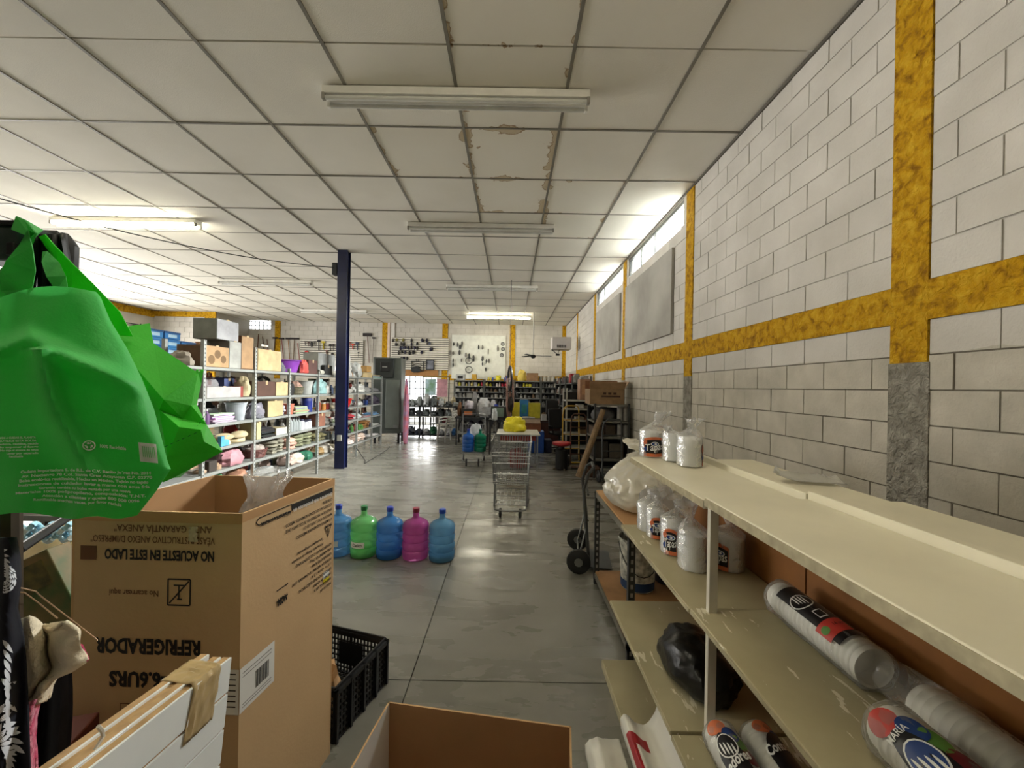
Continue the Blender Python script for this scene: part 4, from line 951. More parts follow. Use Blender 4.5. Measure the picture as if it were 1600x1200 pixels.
O1 = [(0, 22, 980), (.25, 18, 1020), (.5, 24, 1080), (.75, 26, 1120), (1, 30, 1210)]; O2 = [(0, 102, 970), (.15, 124, 985), (.3, 126, 1010), (.42, 137, 1031), (.5, 112, 1048), (.58, 88, 1056), (.7, 76, 1090), (.85, 70, 1110), (1, 72, 1225)]
def pl(u, v):
    a, b_ = interp(O1, v), interp(O2, v); px = a[0] + (b_[0] - a[0]) * u; py = a[1] + (b_[1] - a[1]) * u + (-14 * sin(pi * u * 2) if v < .02 else 0)
    f = -.035 * math.exp(-((u - .30) / .12) ** 2) * (v < .62) + .03 * math.exp(-((u - .52) / .05) ** 2) - .02 * sin(u * 8 + v * 4)
    return at(px, py, .84 + f + .012 * noise.noise(Vector((u * 5, v * 6, 2))))
m = MB(); m.grid(lambda u, v: pl(u, v * .72), 34, 30); m.build('fleece', M_PLUSH, t, smooth=60, solid=.008)
m = MB(); m.grid(lambda u, v: pl(.12 + .78 * u, .66 + .34 * v) + Vector((0, -.012, 0)), 20, 20); m.build('pink_lining', M_PINK, t, smooth=60, solid=.006)
m = MB(); m.tube([pl(1, k / 24) for k in range(7, 15)], .0035, 6); m.build('piping', M_TRIM, t)
t = thing('wire_hanger', 'thin bent wire hanger poking out above the beige plush garment', 'hanger', (0, 0, 0))
m = MB(); m.tube([at(22, 925, .84), at(38, 926, .85), at(60, 942, .88), at(90, 966, .90)], .0014, 6); m.tube([at(30, 918, .86), at(56, 924, .88), at(62, 930, .9), at(150, 998, 1.0), at(152, 1001, 1.0)], .0014, 6); m.build('wire', mat('pinkish_wire', (190, 160, 130), .4, .5), t)
# ---------------------------------------------------------------- things stacked behind the rack
t = thing('low_table', 'grey-topped low table with clutter seen under the green bag', 'table', (-3.15, 2.55, 0))
MB().b2((-.5, 0, .785), (.45, .6, .82)).build('table_top', M_IRON, t)
for x in (-.48, .42):
    for y in (.02, .56): MB().b2((x - .015, y - .015, 0), (x + .015, y + .015, .785)).build('leg', M_IRON, t)
MB().b2((-.5, .57, .1), (.45, .59, .78)).build('back_panel', M_BLKP, t)  # black panel added to hide the bright floor under the table
tag(MB().box((-3.0, 2.75, .872), (.22, .2, .10)).build('small_box', M_CARDW, bevel=.004), 'small white box on the grey low table under the green bag', 'box')
tag(MB().blob((-3.35, 2.8, .822), (.3, .3, .18), 4, .3, 2, 12, True).build('cloth', mat('maroon_cloth', (110, 40, 44), .8)), 'maroon cloth on the grey low table under the green bag', 'cloth')
t = thing('dark_gap_cloth', 'added black sheet darkening the gap behind the beige plush garment, lower left', 'clothing', (0, 0, 0))
m = MB(); m.grid(lambda u, v: at(30 + 78 * u + 6 * sin(v * 5), 1000 + 300 * v, 1.06 - .02 * sin(u * 11)), 16, 12); m.build('cloth', M_NAVY, t, smooth=60, solid=.006)  # black sheet added to darken the gap behind the garments
t = thing('jute_sack', 'pale sack pile with printed panel behind the tall carton, left edge', 'sack', (0, 0, 0))
c = at(75, 905, 1.95); MB().blob((c.x, c.y + .15, .2), (.62, .5, .80), 3, .16, 1.4, 18, True).build('sack_body', mat('pale_sack', (206, 184, 142), .85, vary=.2, vscale=9), t)
bx = thing('green_printed_box', 'dark green printed food carton tilted in front of the pale sack', 'box', at(72, 925, 1.60), 0)
rt = Matrix.Rotation(radians(-28), 3, 'Y') @ Matrix.Rotation(radians(10), 3, 'Z')
MB().box((0, 0, 0), (.22, .10, .30), rt).build('carton_body', mat('dark_green_print', (44, 70, 36), .6, vary=.9, vscale=10, rgb2=(120, 96, 62)), bx, bevel=.004)
MB().box(rt @ Vector((0, -.052, .07)), (.16, .004, .10), rt).build('printed_panel', mat('olive_panel', (92, 84, 42), .5, vary=.5, vscale=24, rgb2=(50, 50, 30)), bx)
t = thing('rope_skein', 'skein of pale blue braided rope lying on the sacks at left', 'rope', (0, 0, 0))
for k in range(4):
    m = MB(); cpt = [at(34 + 80 * i / 20, 832 + 5 * sin(i * .9 + k * 1.6) + (k - 1.5) * 6, 1.86 + .03 * cos(i * .9 + k * 1.6)) for i in range(21)]
    m.tube(cpt, .012, 8); m.build('strand', mat('pale_blue_rope' if k % 2 else 'blue_rope', (226, 242, 248) if k % 2 else (160, 208, 228), .8), t)
bx = thing('small_red_box', 'dark red carton end low behind the plush garment', 'box', at(52, 1165, 1.16), .3)
MB().box((0, 0, -.2), (.2, .2, .4)).build('carton_body', mat('dark_red_card', (96, 42, 26), .7), bx, bevel=.004)
# ================================================================== LEFT SHELVING AND ITS GOODS
SX = -3.62; SD = .46; SZ = [1.88, 1.50, 1.18, .88, .59, .31]
YP = [3.75, 4.67, 5.61, 6.49, 7.47, 8.42, 9.39, 10.4, 11.2]
M_SHELF = mat('grey_shelf_steel', (150, 153, 150), .45, .35, vary=.15, vscale=3); M_POST = mat('grey_post_steel', (160, 163, 160), .45, .3, vary=.15)
BAY = ['bay hidden behind the green bags', 'bay beside the green bags', 'second bay past the green bags', 'third bay past the green bags', 'bay just left of blue column', 'bay just right of blue column', 'second bay past blue column', 'last bay by grey cabinet']
SHF = ['top', 'second', 'third', 'fourth', 'fifth', 'bottom']
def post_mesh(h):
    m = MB(); m.b2((0, 0, 0), (.004, .038, h)); m.b2((-.038, 0, 0), (0, .004, h)); return m
for i in range(len(YP) - 1):
    y0, y1 = YP[i], YP[i + 1]; t = thing('metal_shelving', 'grey steel shelving, ' + BAY[i], 'shelf', (SX, y0, 0))
    L = y1 - y0
    hts = [2.2 if i in (0, 1) else 1.93]
    ends = [(0, 2.2 if i in (1, 2) else 1.94)] + ([(L - .04, 1.94)] if i == len(YP) - 2 else [])
    for yy, h in ends:
        post_mesh(h).build('post', M_POST, t, (0, yy, 0), smooth=0); post_mesh(h).build('post', M_POST, t, (-SD, yy, 0), smooth=0)
    for z in SZ:
        m = MB(); m.b2((-SD, .005, z - .035), (-.004, L - .005, z)); m.build('shelf', M_SHELF, t, bevel=.003)
    m = MB()
    for yy, h in ends:
        for k in range(int(h / .05)): m.b2((.004, yy + .014, .03 + k * .05), (.0052, yy + .024, .05 + k * .05))
    m.build('slots', M_DARK, t, smooth=0, kind='stuff')
def cm(rgb, rough=.65, v=.22):
    rgb = tuple(int(c * .88) for c in rgb)
    return mat('tone_%d_%d_%d_%d' % (*rgb, int(rough * 100)), rgb, rough, vary=v, vscale=9)
OCC = {}
def cell_label(desc, b, s):
    return '%s on the %s shelf, %s' % (desc, SHF[s], BAY[b])
def u_of(px, py): a, b = px - VPX, py - VPY; return a * RC + b * RS
def carton(name, label, cat, lo, hi, rgb, front=None, par=None, flaps=True, mark=False, axis='x'):
    """closed carton standing on lo.z, with taped lid flaps; front = colour of the face toward +x"""
    c = [(lo[0] + hi[0]) / 2, (lo[1] + hi[1]) / 2, lo[2]]; w, d, h = hi[0] - lo[0], hi[1] - lo[1], hi[2] - lo[2]
    t = thing(name, label, cat, c); mm = cm(rgb)
    b = MB(); b.box((0, 0, h / 2 - .003), (w, d, h - .006)); b.build('carton_body', mm, t, smooth=0, bevel=min(.006, h * .08))
    for s in (-1, 1): MB().box((0, s * d / 4, h - .0035), (w * .99, d / 2 - .004, .005)).build('flap', mm, t, smooth=0)
    MB().box((w / 2 + .001, 0, h - .02), (.002, min(.05, d * .3), min(.06, h * .35))).build('tape', cm((200, 178, 140), .3), t, smooth=0)
    if front: MB().box((w / 2 + .0015, 0, h / 2), (.003, d * .97, h * .96)).build('front_face', cm(front), t, smooth=0)
    if mark:
        m = MB()
        for (fy, fz, r) in ((-.25, .35, .14), (.0, .62, .13), (.25, .40, .12)):
            m.add([(w / 2 + .004, fy * d + r * d * cos(k * pi / 10), fz * h + r * d * sin(k * pi / 10)) for k in range(20)], [tuple(range(20))])
        m.build('printed_discs', cm((128, 98, 62)), t, smooth=0, kind='stuff')
    return t
ITEM_N = 0
def it(b, s, kind, x0, x1, yt, rgb, desc, cat, dep=.32, front=None, back=0, zlift=0, rough=.6, name=None, cap=None, mark=False):
    """goods on shelf s of bay b; x0..x1 fix the extent along the shelf, yt its top"""
    global ITEM_N
    ITEM_N += 1
    z = SZ[s] + zlift + .0018; xf = SX - .02 - back
    ys = [FPX * xf / u_of(x, VPY + (EYE - z) * 90) for x in (x0, x1)]; y0, y1 = sorted(ys)
    y0 = max(y0, YP[b] + .045); y1 = min(y1, YP[b + 1] - .01)
    if y1 - y0 < .05: y1 = y0 + .05
    yc = (y0 + y1) / 2; h = max(.03, at((x0 + x1) / 2, yt, yc).z - z)
    if s > 0: h = min(h, SZ[s - 1] - .05 - z)
    w = y1 - y0; lab = cell_label(desc, b, s)
    OCC.setdefault((b, s), []).append((y0, y1, back))
    nm = name or {'carton': 'carton', 'bag': 'plastic_bag', 'pack': 'packet', 'bottle': 'bottle', 'bowl': 'bowl', 'can': 'can', 'flat': 'tray', 'basket': 'basket', 'jar': 'jar', 'tube': 'pipe', 'clear': 'plastic_bag'}[kind]
    xc = xf - dep / 2; m = cm(rgb, rough)
    if kind == 'carton': return carton(nm, lab, cat, (xf - dep, y0, z), (xf, y1, z + h), rgb, front, mark=mark)
    B = MB()
    if kind == 'bag': B.blob((xc, yc, z), (dep * 1.02, w * 1.04, h), ITEM_N, .34, 2.0, 14, True); o = B.build(nm, m, bevel=0)
    elif kind == 'clear':
        B.blob((xc, yc, z), (dep, w, h), ITEM_N, .36, 2.3, 16, True); o = B.build('plastic_bag', film('clear_goods_%d' % rgb[0], rgb, .38, .15, .9, 20))
    elif kind == 'pack':
        k = max(1, int(h / .05)); t = thing('packet_pile', lab, cat, (xc, yc, z))
        for q in range(k):
            zz = h * q / k
            for e in range(2 if w > .3 else 1):
                p = MB(); p.blob(((ITEM_N * q * 7 % 5 - 2) * .008, (e - .5) * w * .5 if w > .3 else 0, zz), (dep * .95, w * (.52 if w > .3 else 1), h / k * 1.25), ITEM_N * 9 + q * 2 + e, .22, 1.8, 8, True)
                p.build('packet', cm(tuple(min(255, max(0, int(c * (.85 + .3 * ((q * 37 + e * 19 + ITEM_N) % 10) / 10)))) for c in rgb), rough), t)
        return t
    elif kind in ('bottle', 'jar', 'can'):
        r = min(w / 2, dep / 2, h * .45); t = thing(nm, lab, cat, (xf - r - .02, yc, z))
        if kind == 'bottle':
            MB().lathe([(.0, 0), (r, 0), (r, h * .62), (r * .45, h * .78), (r * .35, h * .88), (0, h * .88)], 14, caps=False).build('bottle_body', m, t)
            MB().lathe([(0, h * .87), (r * .42, h * .87), (r * .42, h), (0, h)], 12, caps=False).build('cap', cm(cap or (220, 220, 215), .4), t)
        elif kind == 'jar':
            MB().lathe([(.0, 0), (r, 0), (r * 1.02, h * .1), (r * 1.02, h * .75), (r * .8, h * .84), (0, h * .84)], 14, caps=False).build('jar_body', m, t)
            MB().lathe([(0, h * .83), (r * .86, h * .83), (r * .86, h), (0, h)], 14, caps=False).build('lid', cm(cap or (210, 205, 195), .4), t)
        else:
            MB().lathe([(.0, 0), (r, 0), (r, h * .96), (r * .94, h), (r * .9, h * .985), (0, h * .985)], 18, caps=False).build('can_body', m, t)
            MB().lathe([(r * 1.005, h * .2), (r * 1.005, h * .8)], 18, caps=False).build('wrap', cm(cap or (200, 200, 195), .4), t)
        return t
    elif kind == 'bowl':
        r = min(w / 2, .24); B.lathe([(.0, 0), (r * .70, 0), (r * .74, .006), (r * .96, h * .93), (r * 1.04, h * .95), (r * 1.04, h), (r * .94, h), (r * .6, .02), (0, .018)], 24, (xf - r * .9 - .02, yc, z), caps=False); o = B.build(nm, m)
    elif kind == 'basket':
        t = thing(nm, lab, cat, (xf - dep / 2, yc, z)); r = min(w / 2, dep / 2)
        p = MB()
        for q in range(6): p.tube([(r * (.8 + .04 * q) * cos(a * pi / 10), r * (.8 + .04 * q) * sin(a * pi / 10), .012 + h * .11 * q) for a in range(20)], .009, 5, closed=True)
        for a in range(20): p.tube([(r * .78 * cos(a * pi / 10), r * .78 * sin(a * pi / 10), 0), (r * cos(a * pi / 10), r * sin(a * pi / 10), h * .62)], .005, 4)
        p.build('woven_wall', m, t); p = MB()
        p.blob((0, 0, .01), (r * 1.7, r * 1.7, h), ITEM_N, .3, 3, 14, True); p.build('contents', cm(cap or (170, 160, 150)), t); return t
    elif kind == 'flat':
        n = max(2, int(h / .02)); t = thing(nm, lab, cat, (xc, yc, z))
        for q in range(min(n, 7)):
            dx, dy = R.uniform(-.02, .02), R.uniform(-.02, .02); MB().box((dx, dy, h * (q + .5) / min(n, 7)), (dep * R.uniform(.8, .98), w * R.uniform(.8, .98), h / min(n, 7) * .9), Matrix.Rotation(R.uniform(-.05, .05), 3, 'Z')).build('sheet', cm(tuple(min(255, int(c * R.uniform(.75, 1.1))) for c in rgb)), t, bevel=.002)
        return t
    elif kind == 'tube':
        r = h / 2; p = B.lathe([(r * .8, 0), (r, 0), (r, w), (r * .8, w), (r * .8, 0)], 18, (xf - r, y0, z + r), Matrix.Rotation(-pi / 2, 4, 'X'), caps=False); o = B.build(nm, m)
    tag(o, lab, cat); return o
G, W_, BK, BR, CR, PK, KR = (140, 142, 140), (214, 212, 206), (34, 33, 34), (110, 72, 44), (206, 190, 150), (206, 150, 140), (186, 150, 106)
# bay beside the green bags
it(1, 0, 'carton', 307, 357, 541, (100, 72, 46), 'brown carton with round prints', 'box', .34, (196, 158, 114), mark=True)
it(1, 0, 'carton', 357.5, 376, 534, (170, 170, 164), 'tall pale grey carton', 'box', .34, (176, 176, 170))
it(1, 0, 'carton', 376.5, 396.5, 526, (128, 84, 50), 'tall brown carton', 'box', .36, (178, 142, 102))
it(1, 0, 'carton', 338, 372, 501, (136, 140, 134), 'grey box with white papers', 'box', .30, (178, 178, 182), .02, .355)
it(1, 1, 'carton', 322, 376, 604, (150, 146, 134), 'long grey box with white end', 'box', .20, (186, 184, 182))
it(1, 1, 'clear', 320, 348, 589, (190, 192, 196), 'grey plastic bag heap', 'bag', .2, None, .22)
it(1, 1, 'carton', 350, 366, 590, (70, 84, 130), 'blue and white box', 'box', .14, None, .23)
it(1, 1, 'bag', 368, 386, 588, (120, 84, 84), 'maroon cloth bundle', 'cloth', .16, None, .22); it(1, 1, 'bag', 384, 396, 588, CR, 'cream small sack', 'sack', .2, None, .0)
it(1, 1, 'carton', 320, 331, 582, (170, 72, 54), 'red box', 'box', .14, None, .30)
it(1, 2, 'bag', 321, 346, 626, BK, 'black bag', 'bag', .2, None, .2, rough=.35); it(1, 2, 'flat', 334, 370, 646, (222, 224, 228), 'loose white papers', 'paper', .18)
it(1, 2, 'bag', 354, 378, 629, (164, 158, 146), 'grey cloth mound', 'cloth', .2, None, .22); it(1, 2, 'bowl', 374, 396, 629, (196, 204, 212), 'clear blue-grey plastic tub', 'tub', .2, rough=.2); it(1, 2, 'bottle', 326, 333, 639, (96, 60, 110), 'purple bottle', 'bottle', .1)
it(1, 3, 'bag', 369, 392, 657, (150, 26, 30), 'glossy red bag', 'bag', .2, None, .2, rough=.3); it(1, 3, 'pack', 346, 393, 677, CR, 'pile of cream packets', 'packets', .2); it(1, 3, 'carton', 346, 359, 681, (86, 170, 214), 'small bright blue box', 'box', .05)
it(1, 4, 'bag', 357, 388, 701, (196, 140, 150), 'pink and grey bag', 'bag', .22); it(1, 4, 'carton', 372, 396, 694, (96, 84, 40), 'olive carton', 'box', .15, None, .25)
it(1, 5, 'bag', 320, 347, 723, (90, 160, 180), 'teal plastic bag', 'bag', .2, rough=.3); it(1, 5, 'bag', 338, 359, 731, (110, 190, 140), 'light green plastic bag', 'bag', .15, rough=.3); it(1, 5, 'bag', 328, 348, 713, (214, 206, 186), 'whitish bag behind', 'bag', .2, None, .2); it(1, 5, 'bag', 372, 396, 728, (180, 130, 104), 'tan bag', 'bag', .3)
# second bay
it(2, 0, 'carton', 402, 439, 547, (172, 150, 110), 'pale carton with printed front', 'box', .36, (204, 184, 138))
it(2, 0, 'carton', 408, 419, 543.5, W_, 'white card', 'box', .02, None, .05, .36)
it(2, 0, 'bag', 420, 441, 546, (170, 34, 44), 'red plastic scoop', 'scoop', .12, None, .37, rough=.3); it(2, 0, 'clear', 441, 453, 566, (150, 152, 160), 'tied clear bag', 'bag', .2)
it(2, 1, 'carton', 402, 430, 596, (86, 56, 44), 'dark brown box', 'box', .24); it(2, 1, 'carton', 430.5, 450, 597, (120, 94, 60), 'brown carton with pale front', 'box', .24, (206, 182, 136)); it(2, 1, 'bowl', 409, 422, 611.5, W_, 'white dish', 'dish', .05); it(2, 1, 'bottle', 403, 410, 585, (176, 184, 188), 'grey plastic jug', 'jug', .15, None, .25); it(2, 1, 'tube', 418, 446, 588, (60, 58, 56), 'dark rolled mat', 'roll', .1, None, .27, .07)
it(2, 2, 'bag', 400, 419, 629, (140, 138, 150), 'translucent grey bag', 'bag', .22, rough=.25); it(2, 2, 'carton', 418, 442, 626, (110, 96, 66), 'olive brown carton', 'box', .3, (196, 176, 130)); it(2, 2, 'clear', 402, 417, 645, (150, 214, 130), 'green glassware', 'glass', .1); it(2, 2, 'pack', 443, 450, 633, (210, 206, 214), 'white wrapped pack', 'packet', .25)
it(2, 3, 'flat', 408, 432, 668, BK, 'black tray pile', 'trays', .3); it(2, 3, 'carton', 431, 452, 668, (170, 156, 120), 'open carton with yellow label', 'box', .3, (190, 190, 186)); it(2, 3, 'bottle', 444, 450, 656, W_, 'small white bottle', 'bottle', .08, None, .2, .0); it(2, 3, 'carton', 401, 408, 658, (200, 190, 140), 'cream upright carton', 'box', .25)
it(2, 4, 'basket', 400, 428, 694, (110, 60, 52), 'round wicker basket of stones', 'basket', .34); it(2, 4, 'pack', 428, 449, 688, (150, 146, 128), 'pile of grey packs', 'packets', .3)
it(2, 5, 'clear', 402, 441, 731, (206, 208, 206), 'flat clear bag', 'bag', .3); it(2, 5, 'bag', 420, 449, 715, (164, 140, 130), 'brown bag', 'bag', .18, None, .24)
# third bay
it(3, 0, 'bowl', 448, 479, 563, (150, 78, 190), 'large purple basin', 'basin', .4, rough=.35); it(3, 0, 'bag', 475, 485, 562, (214, 84, 74), 'red and white toy', 'toy', .12); it(3, 0, 'carton', 482, 496, 563, (92, 62, 56), 'dark woven box', 'box', .36)
it(3, 1, 'basket', 459, 486, 597, (120, 116, 92), 'olive wire basket', 'basket', .3, cap=(176, 140, 124)); it(3, 1, 'bowl', 482, 495, 595, (176, 178, 174), 'grey round dish pile', 'dish', .3); it(3, 1, 'bag', 454, 463, 597, BK, 'black item', 'bag', .2)
it(3, 2, 'bowl', 455, 464, 631, (220, 120, 96), 'orange bowl', 'bowl', .1); it(3, 2, 'flat', 460, 484, 635, (176, 184, 168), 'pale green plate pile', 'plates', .26); it(3, 2, 'can', 483, 494, 622, (28, 44, 120), 'dark blue can', 'can', .2, cap=(28, 44, 130)); it(3, 2, 'bag', 458, 482, 624, BK, 'dark bundle behind plates', 'bundle', .14, None, .3)
for k in range(4): it(3, 3, 'bottle', 457 + 4.2 * k, 461 + 4.2 * k, 651 + .6 * k, (150, 158, 160), ['first', 'next', 'third', 'last'][k] + ' clear grey bottle in row', 'bottle', .12, cap=(60, 60, 60))
for k in range(3): it(3, 3, 'jar', 474 + 5.6 * k, 479 + 5.6 * k, 655 + k % 2 * 2, (214, 214, 222), ['first', 'middle', 'last'][k] + ' white jar', 'jar', .12, cap=(70, 70, 90))
it(3, 3, 'bag', 480, 494, 646, (110, 56, 44), 'reddish brown bundle', 'bundle', .2, None, .2)
it(3, 4, 'pack', 454, 468, 685, (220, 170, 150), 'pile of pink packets', 'packets', .24); it(3, 4, 'pack', 468, 493, 677, (130, 134, 104), 'pile of olive packets', 'packets', .3)
it(3, 5, 'bag', 455, 466, 712, (196, 170, 156), 'beige sack', 'sack', .3); it(3, 5, 'bag', 463, 480, 708, (222, 200, 186), 'pale pink sack', 'sack', .3); it(3, 5, 'bag', 480, 493, 704, (40, 110, 84), 'dark green net', 'net', .3)
# bay left of the blue column
it(4, 0, 'carton', 497, 523, 553, (170, 172, 168), 'grey case with black band', 'case', .3, (150, 152, 150), .08); it(4, 0, 'tube', 501, 530, 579, (196, 194, 180), 'grey plastic pipe', 'pipe', .1); it(4, 0, 'carton', 507, 519, 571, BK, 'black box', 'box', .06)
it(4, 1, 'bag', 499, 514, 592, (150, 190, 190), 'pale teal bag', 'bag', .2, rough=.3); it(4, 1, 'carton', 511, 526, 592, (84, 78, 72), 'dark box', 'box', .2, None, .2); it(4, 1, 'bag', 511, 517, 601, W_, 'white figurine', 'figurine', .1)
it(4, 2, 'bottle', 500, 505, 624, (130, 60, 36), 'red brown bottle', 'bottle', .1, cap=(230, 230, 225)); it(4, 2, 'jar', 507, 513, 629, (196, 130, 60), 'orange jar', 'jar', .1); it(4, 2, 'jar', 513, 519, 628, (170, 60, 60), 'red jar', 'jar', .1); it(4, 2, 'bowl', 500, 507, 637, (220, 180, 60), 'yellow bowl', 'bowl', .1, None, .15)
it(4, 3, 'carton', 498, 508, 646, (140, 92, 72), 'reddish box', 'box', .2); it(4, 3, 'bag', 508, 522, 651, (130, 124, 118), 'grey bundle', 'bundle', .25)
it(4, 4, 'pack', 498, 513, 678, (126, 120, 84), 'pile of olive packs', 'packets', .3); it(4, 4, 'carton', 513, 522, 675, (88, 92, 90), 'dark grey box', 'box', .25)
it(4, 5, 'bag', 500, 510, 698, (150, 120, 70), 'ochre bag', 'bag', .3); it(4, 5, 'bag', 508, 523, 694, (222, 214, 200), 'white bundle', 'bundle', .3)
# bay right of the blue column
it(5, 0, 'bag', 538, 551, 552, W_, 'large white bag', 'bag', .3, rough=.3); it(5, 0, 'bag', 546, 556, 546, (226, 226, 222), 'tall white bag', 'bag', .2, None, .15); it(5, 0, 'bag', 538, 552, 580, (206, 206, 206), 'low white bundle', 'bundle', .1)
it(5, 1, 'bag', 538, 556, 605, (180, 178, 172), 'pale grey bag', 'bag', .3, rough=.3); it(5, 1, 'bag', 549, 555, 598, (150, 60, 50), 'small red bag', 'bag', .1, None, .3)
it(5, 2, 'bowl', 540, 557, 623, (224, 40, 26), 'bright red bowl', 'bowl', .3, rough=.3); it(5, 2, 'bag', 543, 556, 616, (226, 90, 50), 'orange red bowl cover', 'bowl', .2, None, .22)
it(5, 3, 'pack', 537, 556, 649, (170, 50, 60), 'pile of red cloths', 'cloth', .24); it(5, 3, 'carton', 545, 556, 640, (110, 70, 50), 'brown box', 'box', .15, None, .26)
it(5, 4, 'bottle', 551, 555, 663, (70, 120, 50), 'green bottle', 'bottle', .1, cap=(60, 90, 40)); it(5, 4, 'bottle', 541, 545, 668, W_, 'white bottle', 'bottle', .08); it(5, 4, 'bag', 545, 551, 672, BK, 'black bundle', 'bundle', .2); it(5, 4, 'bag', 537, 541, 668, (70, 90, 60), 'green bundle', 'bundle', .2)
it(5, 5, 'bag', 538, 546, 690, (120, 104, 90), 'brown bundle', 'bundle', .3); it(5, 5, 'bag', 544, 556, 686, (224, 212, 206), 'white crumpled bag', 'bag', .3)
# second bay past the column
it(6, 0, 'bag', 557, 568, 566, (206, 208, 206), 'white bag standing', 'bag', .3, rough=.3); it(6, 0, 'carton', 567, 582, 582, (190, 170, 130), 'lower brown carton', 'box', .3, (206, 182, 134)); it(6, 0, 'carton', 573, 580, 572, (190, 150, 90), 'upper brown carton', 'box', .26, (206, 160, 90), .02, .14)
it(6, 1, 'bag', 560, 574, 600, (224, 224, 220), 'bright white bag', 'bag', .25, rough=.3); it(6, 1, 'bag', 573, 580, 604, (150, 150, 148), 'grey bundle', 'bundle', .2)
it(6, 2, 'can', 572, 579, 625, (24, 50, 110), 'dark blue can', 'can', .2, cap=(24, 60, 130)); it(6, 2, 'bag', 560, 570, 627, (190, 190, 188), 'pale bundle', 'bundle', .2)
it(6, 3, 'bag', 560, 567, 646, (206, 214, 214), 'round white bag', 'bag', .3); it(6, 3, 'flat', 567, 580, 650, (180, 150, 146), 'pinkish flat pile', 'trays', .3)
it(6, 4, 'bottle', 562, 566, 662, (70, 130, 50), 'first green bottle', 'bottle', .1, cap=(70, 100, 40)); it(6, 4, 'bottle', 566, 570, 662, (80, 130, 54), 'second green bottle', 'bottle', .1, cap=(70, 100, 40)); it(6, 4, 'pack', 570, 580, 658, (150, 104, 54), 'pile of brown packs', 'packets', .3)
it(6, 5, 'pack', 559, 572, 678, (226, 200, 184), 'pile of pale pink packs', 'packets', .3); it(6, 5, 'carton', 572, 580, 686, (96, 94, 90), 'grey box', 'box', .25)
# last bay
it(7, 1, 'bag', 583, 597, 606, (120, 120, 122), 'dull grey bundle', 'bundle', .3); it(7, 0, 'flat', 583, 597, 586, (176, 176, 170), 'loose grey papers', 'paper', .3)
it(7, 2, 'bag', 583, 597, 618, (52, 44, 62), 'dark leafy bundle', 'bundle', .35); it(7, 3, 'bag', 582, 597, 644, (110, 150, 190), 'pale blue bag', 'bag', .35, rough=.3); it(7, 4, 'bag', 583, 597, 662, (214, 214, 206), 'white plastic bag', 'bag', .35, rough=.3); it(7, 5, 'pack', 582, 597, 679, (222, 216, 214), 'pile of white packs', 'packets', .3)
# hidden bay: what shows around the green bags
it(0, 0, 'bag', 290, 310, 548, (150, 140, 126), 'jumbled heap of metal parts', 'parts', .3); it(0, 5, 'bag', 292, 314, 733, (190, 186, 180), 'grey white bag', 'bag', .3)
# second row of shelving further left, with stacked blue boxes on top
t = thing('metal_shelving', 'grey steel shelving of the row behind, under the blue boxes', 'shelf', (-5.4, 4.6, 0)); 
for yy in (0, 1.5, 3.0):
    for xx in (0, -.46): post_mesh(2.05).build('post', M_POST, t, (xx, yy, 0), smooth=0)
for z in (2.0, 1.55, 1.1, .65, .2): MB().b2((-.46, .0, z - .035), (0, 3.04, z)).build('shelf', M_SHELF, t, bevel=.003)
M_SBLUE = [cm((40, 120, 190)), cm((58, 140, 206)), cm((30, 84, 140))]
ords = ['bottom', 'second', 'third', 'top']; cols_ = ['nearest column', 'middle column', 'farthest column']
for cidx, yb in enumerate((5.95, 6.27, 6.59)):
    for r_ in range(4 if cidx < 2 else 3):
        t = thing('shoe_box', 'small blue box, %s of the %s on the rear shelving' % (ords[r_], cols_[cidx]), 'box', (-5.63, yb + .15, 2.001 + .126 * r_), R.uniform(-.03, .03), 'blue boxes stacked on the rear shelving')
        MB().box((0, 0, .048), (.30, .29, .096)).build('box_body', M_SBLUE[(cidx + r_) % 2], t, bevel=.004); MB().box((0, 0, .105), (.31, .30, .03)).build('lid', M_SBLUE[2 if (r_ == 3 or cidx == 2 and r_ == 2) else (cidx + r_ + 1) % 2], t, bevel=.004)
        MB().box((.1505, 0, .05), (.002, .16, .05)).build('end_label', cm((180, 214, 234)), t, smooth=0)
t = thing('wire_rack', 'black wire rack frame standing on the rear shelving behind the green bags', 'rack', (-5.62, 5.40, 2.001))
m = MB()
for z in (.02, .28, .52): m.tube([(-.15, 0, z), (.15, 0, z), (.15, .45, z), (-.15, .45, z)], .008, 6, closed=True)
for x, y in ((-.15, 0), (.15, 0), (.15, .45), (-.15, .45)): m.tube([(x, y, 0), (x, y, .54)], .008, 6)
m.build('wire_frame', M_DARK, t)
rear = [(4.66, .1, .30, (150, 40, 40), 'dull red sack', 'sack', 'bag'), (7.1, .34, .34, (170, 164, 150), 'grey heap of metal parts', 'parts', 'bag'), (7.46, .3, .44, (120, 80, 44), 'brown carton', 'box', 'carton')]
for y, w, h, c, d, ct, k in rear:
    if k == 'carton': carton('carton', d + ' on top of the rear shelving', ct, (-5.83, y - w / 2, 2.002), (-5.45, y + w / 2, 2.0 + h), c)
    else: tag(MB().blob((-5.62, y, 2.002), (.38, w, h), int(y * 10), .5, 2.5, 16, True).build('heap', cm(c)), d + ' on top of the rear shelving', ct)
for k in range(14):
    z = [1.55, 1.1, .65][k % 3]; y = 4.75 + .21 * k; c = R.choice([(176, 170, 160), (120, 84, 60), (60, 60, 64), (150, 60, 50), (200, 196, 186), (80, 100, 130)])
    tag(MB().blob((-5.62, y, z + .002), (.36, .24, .2 + .1 * R.random()), k + 50, .4, 2, 10, True).build('bundle', cm(c)), '%s %s bundle on the rear shelving seen between the front shelves' % (ORD[k], tone(c)), 'bundle', 'bundles on the rear shelving')

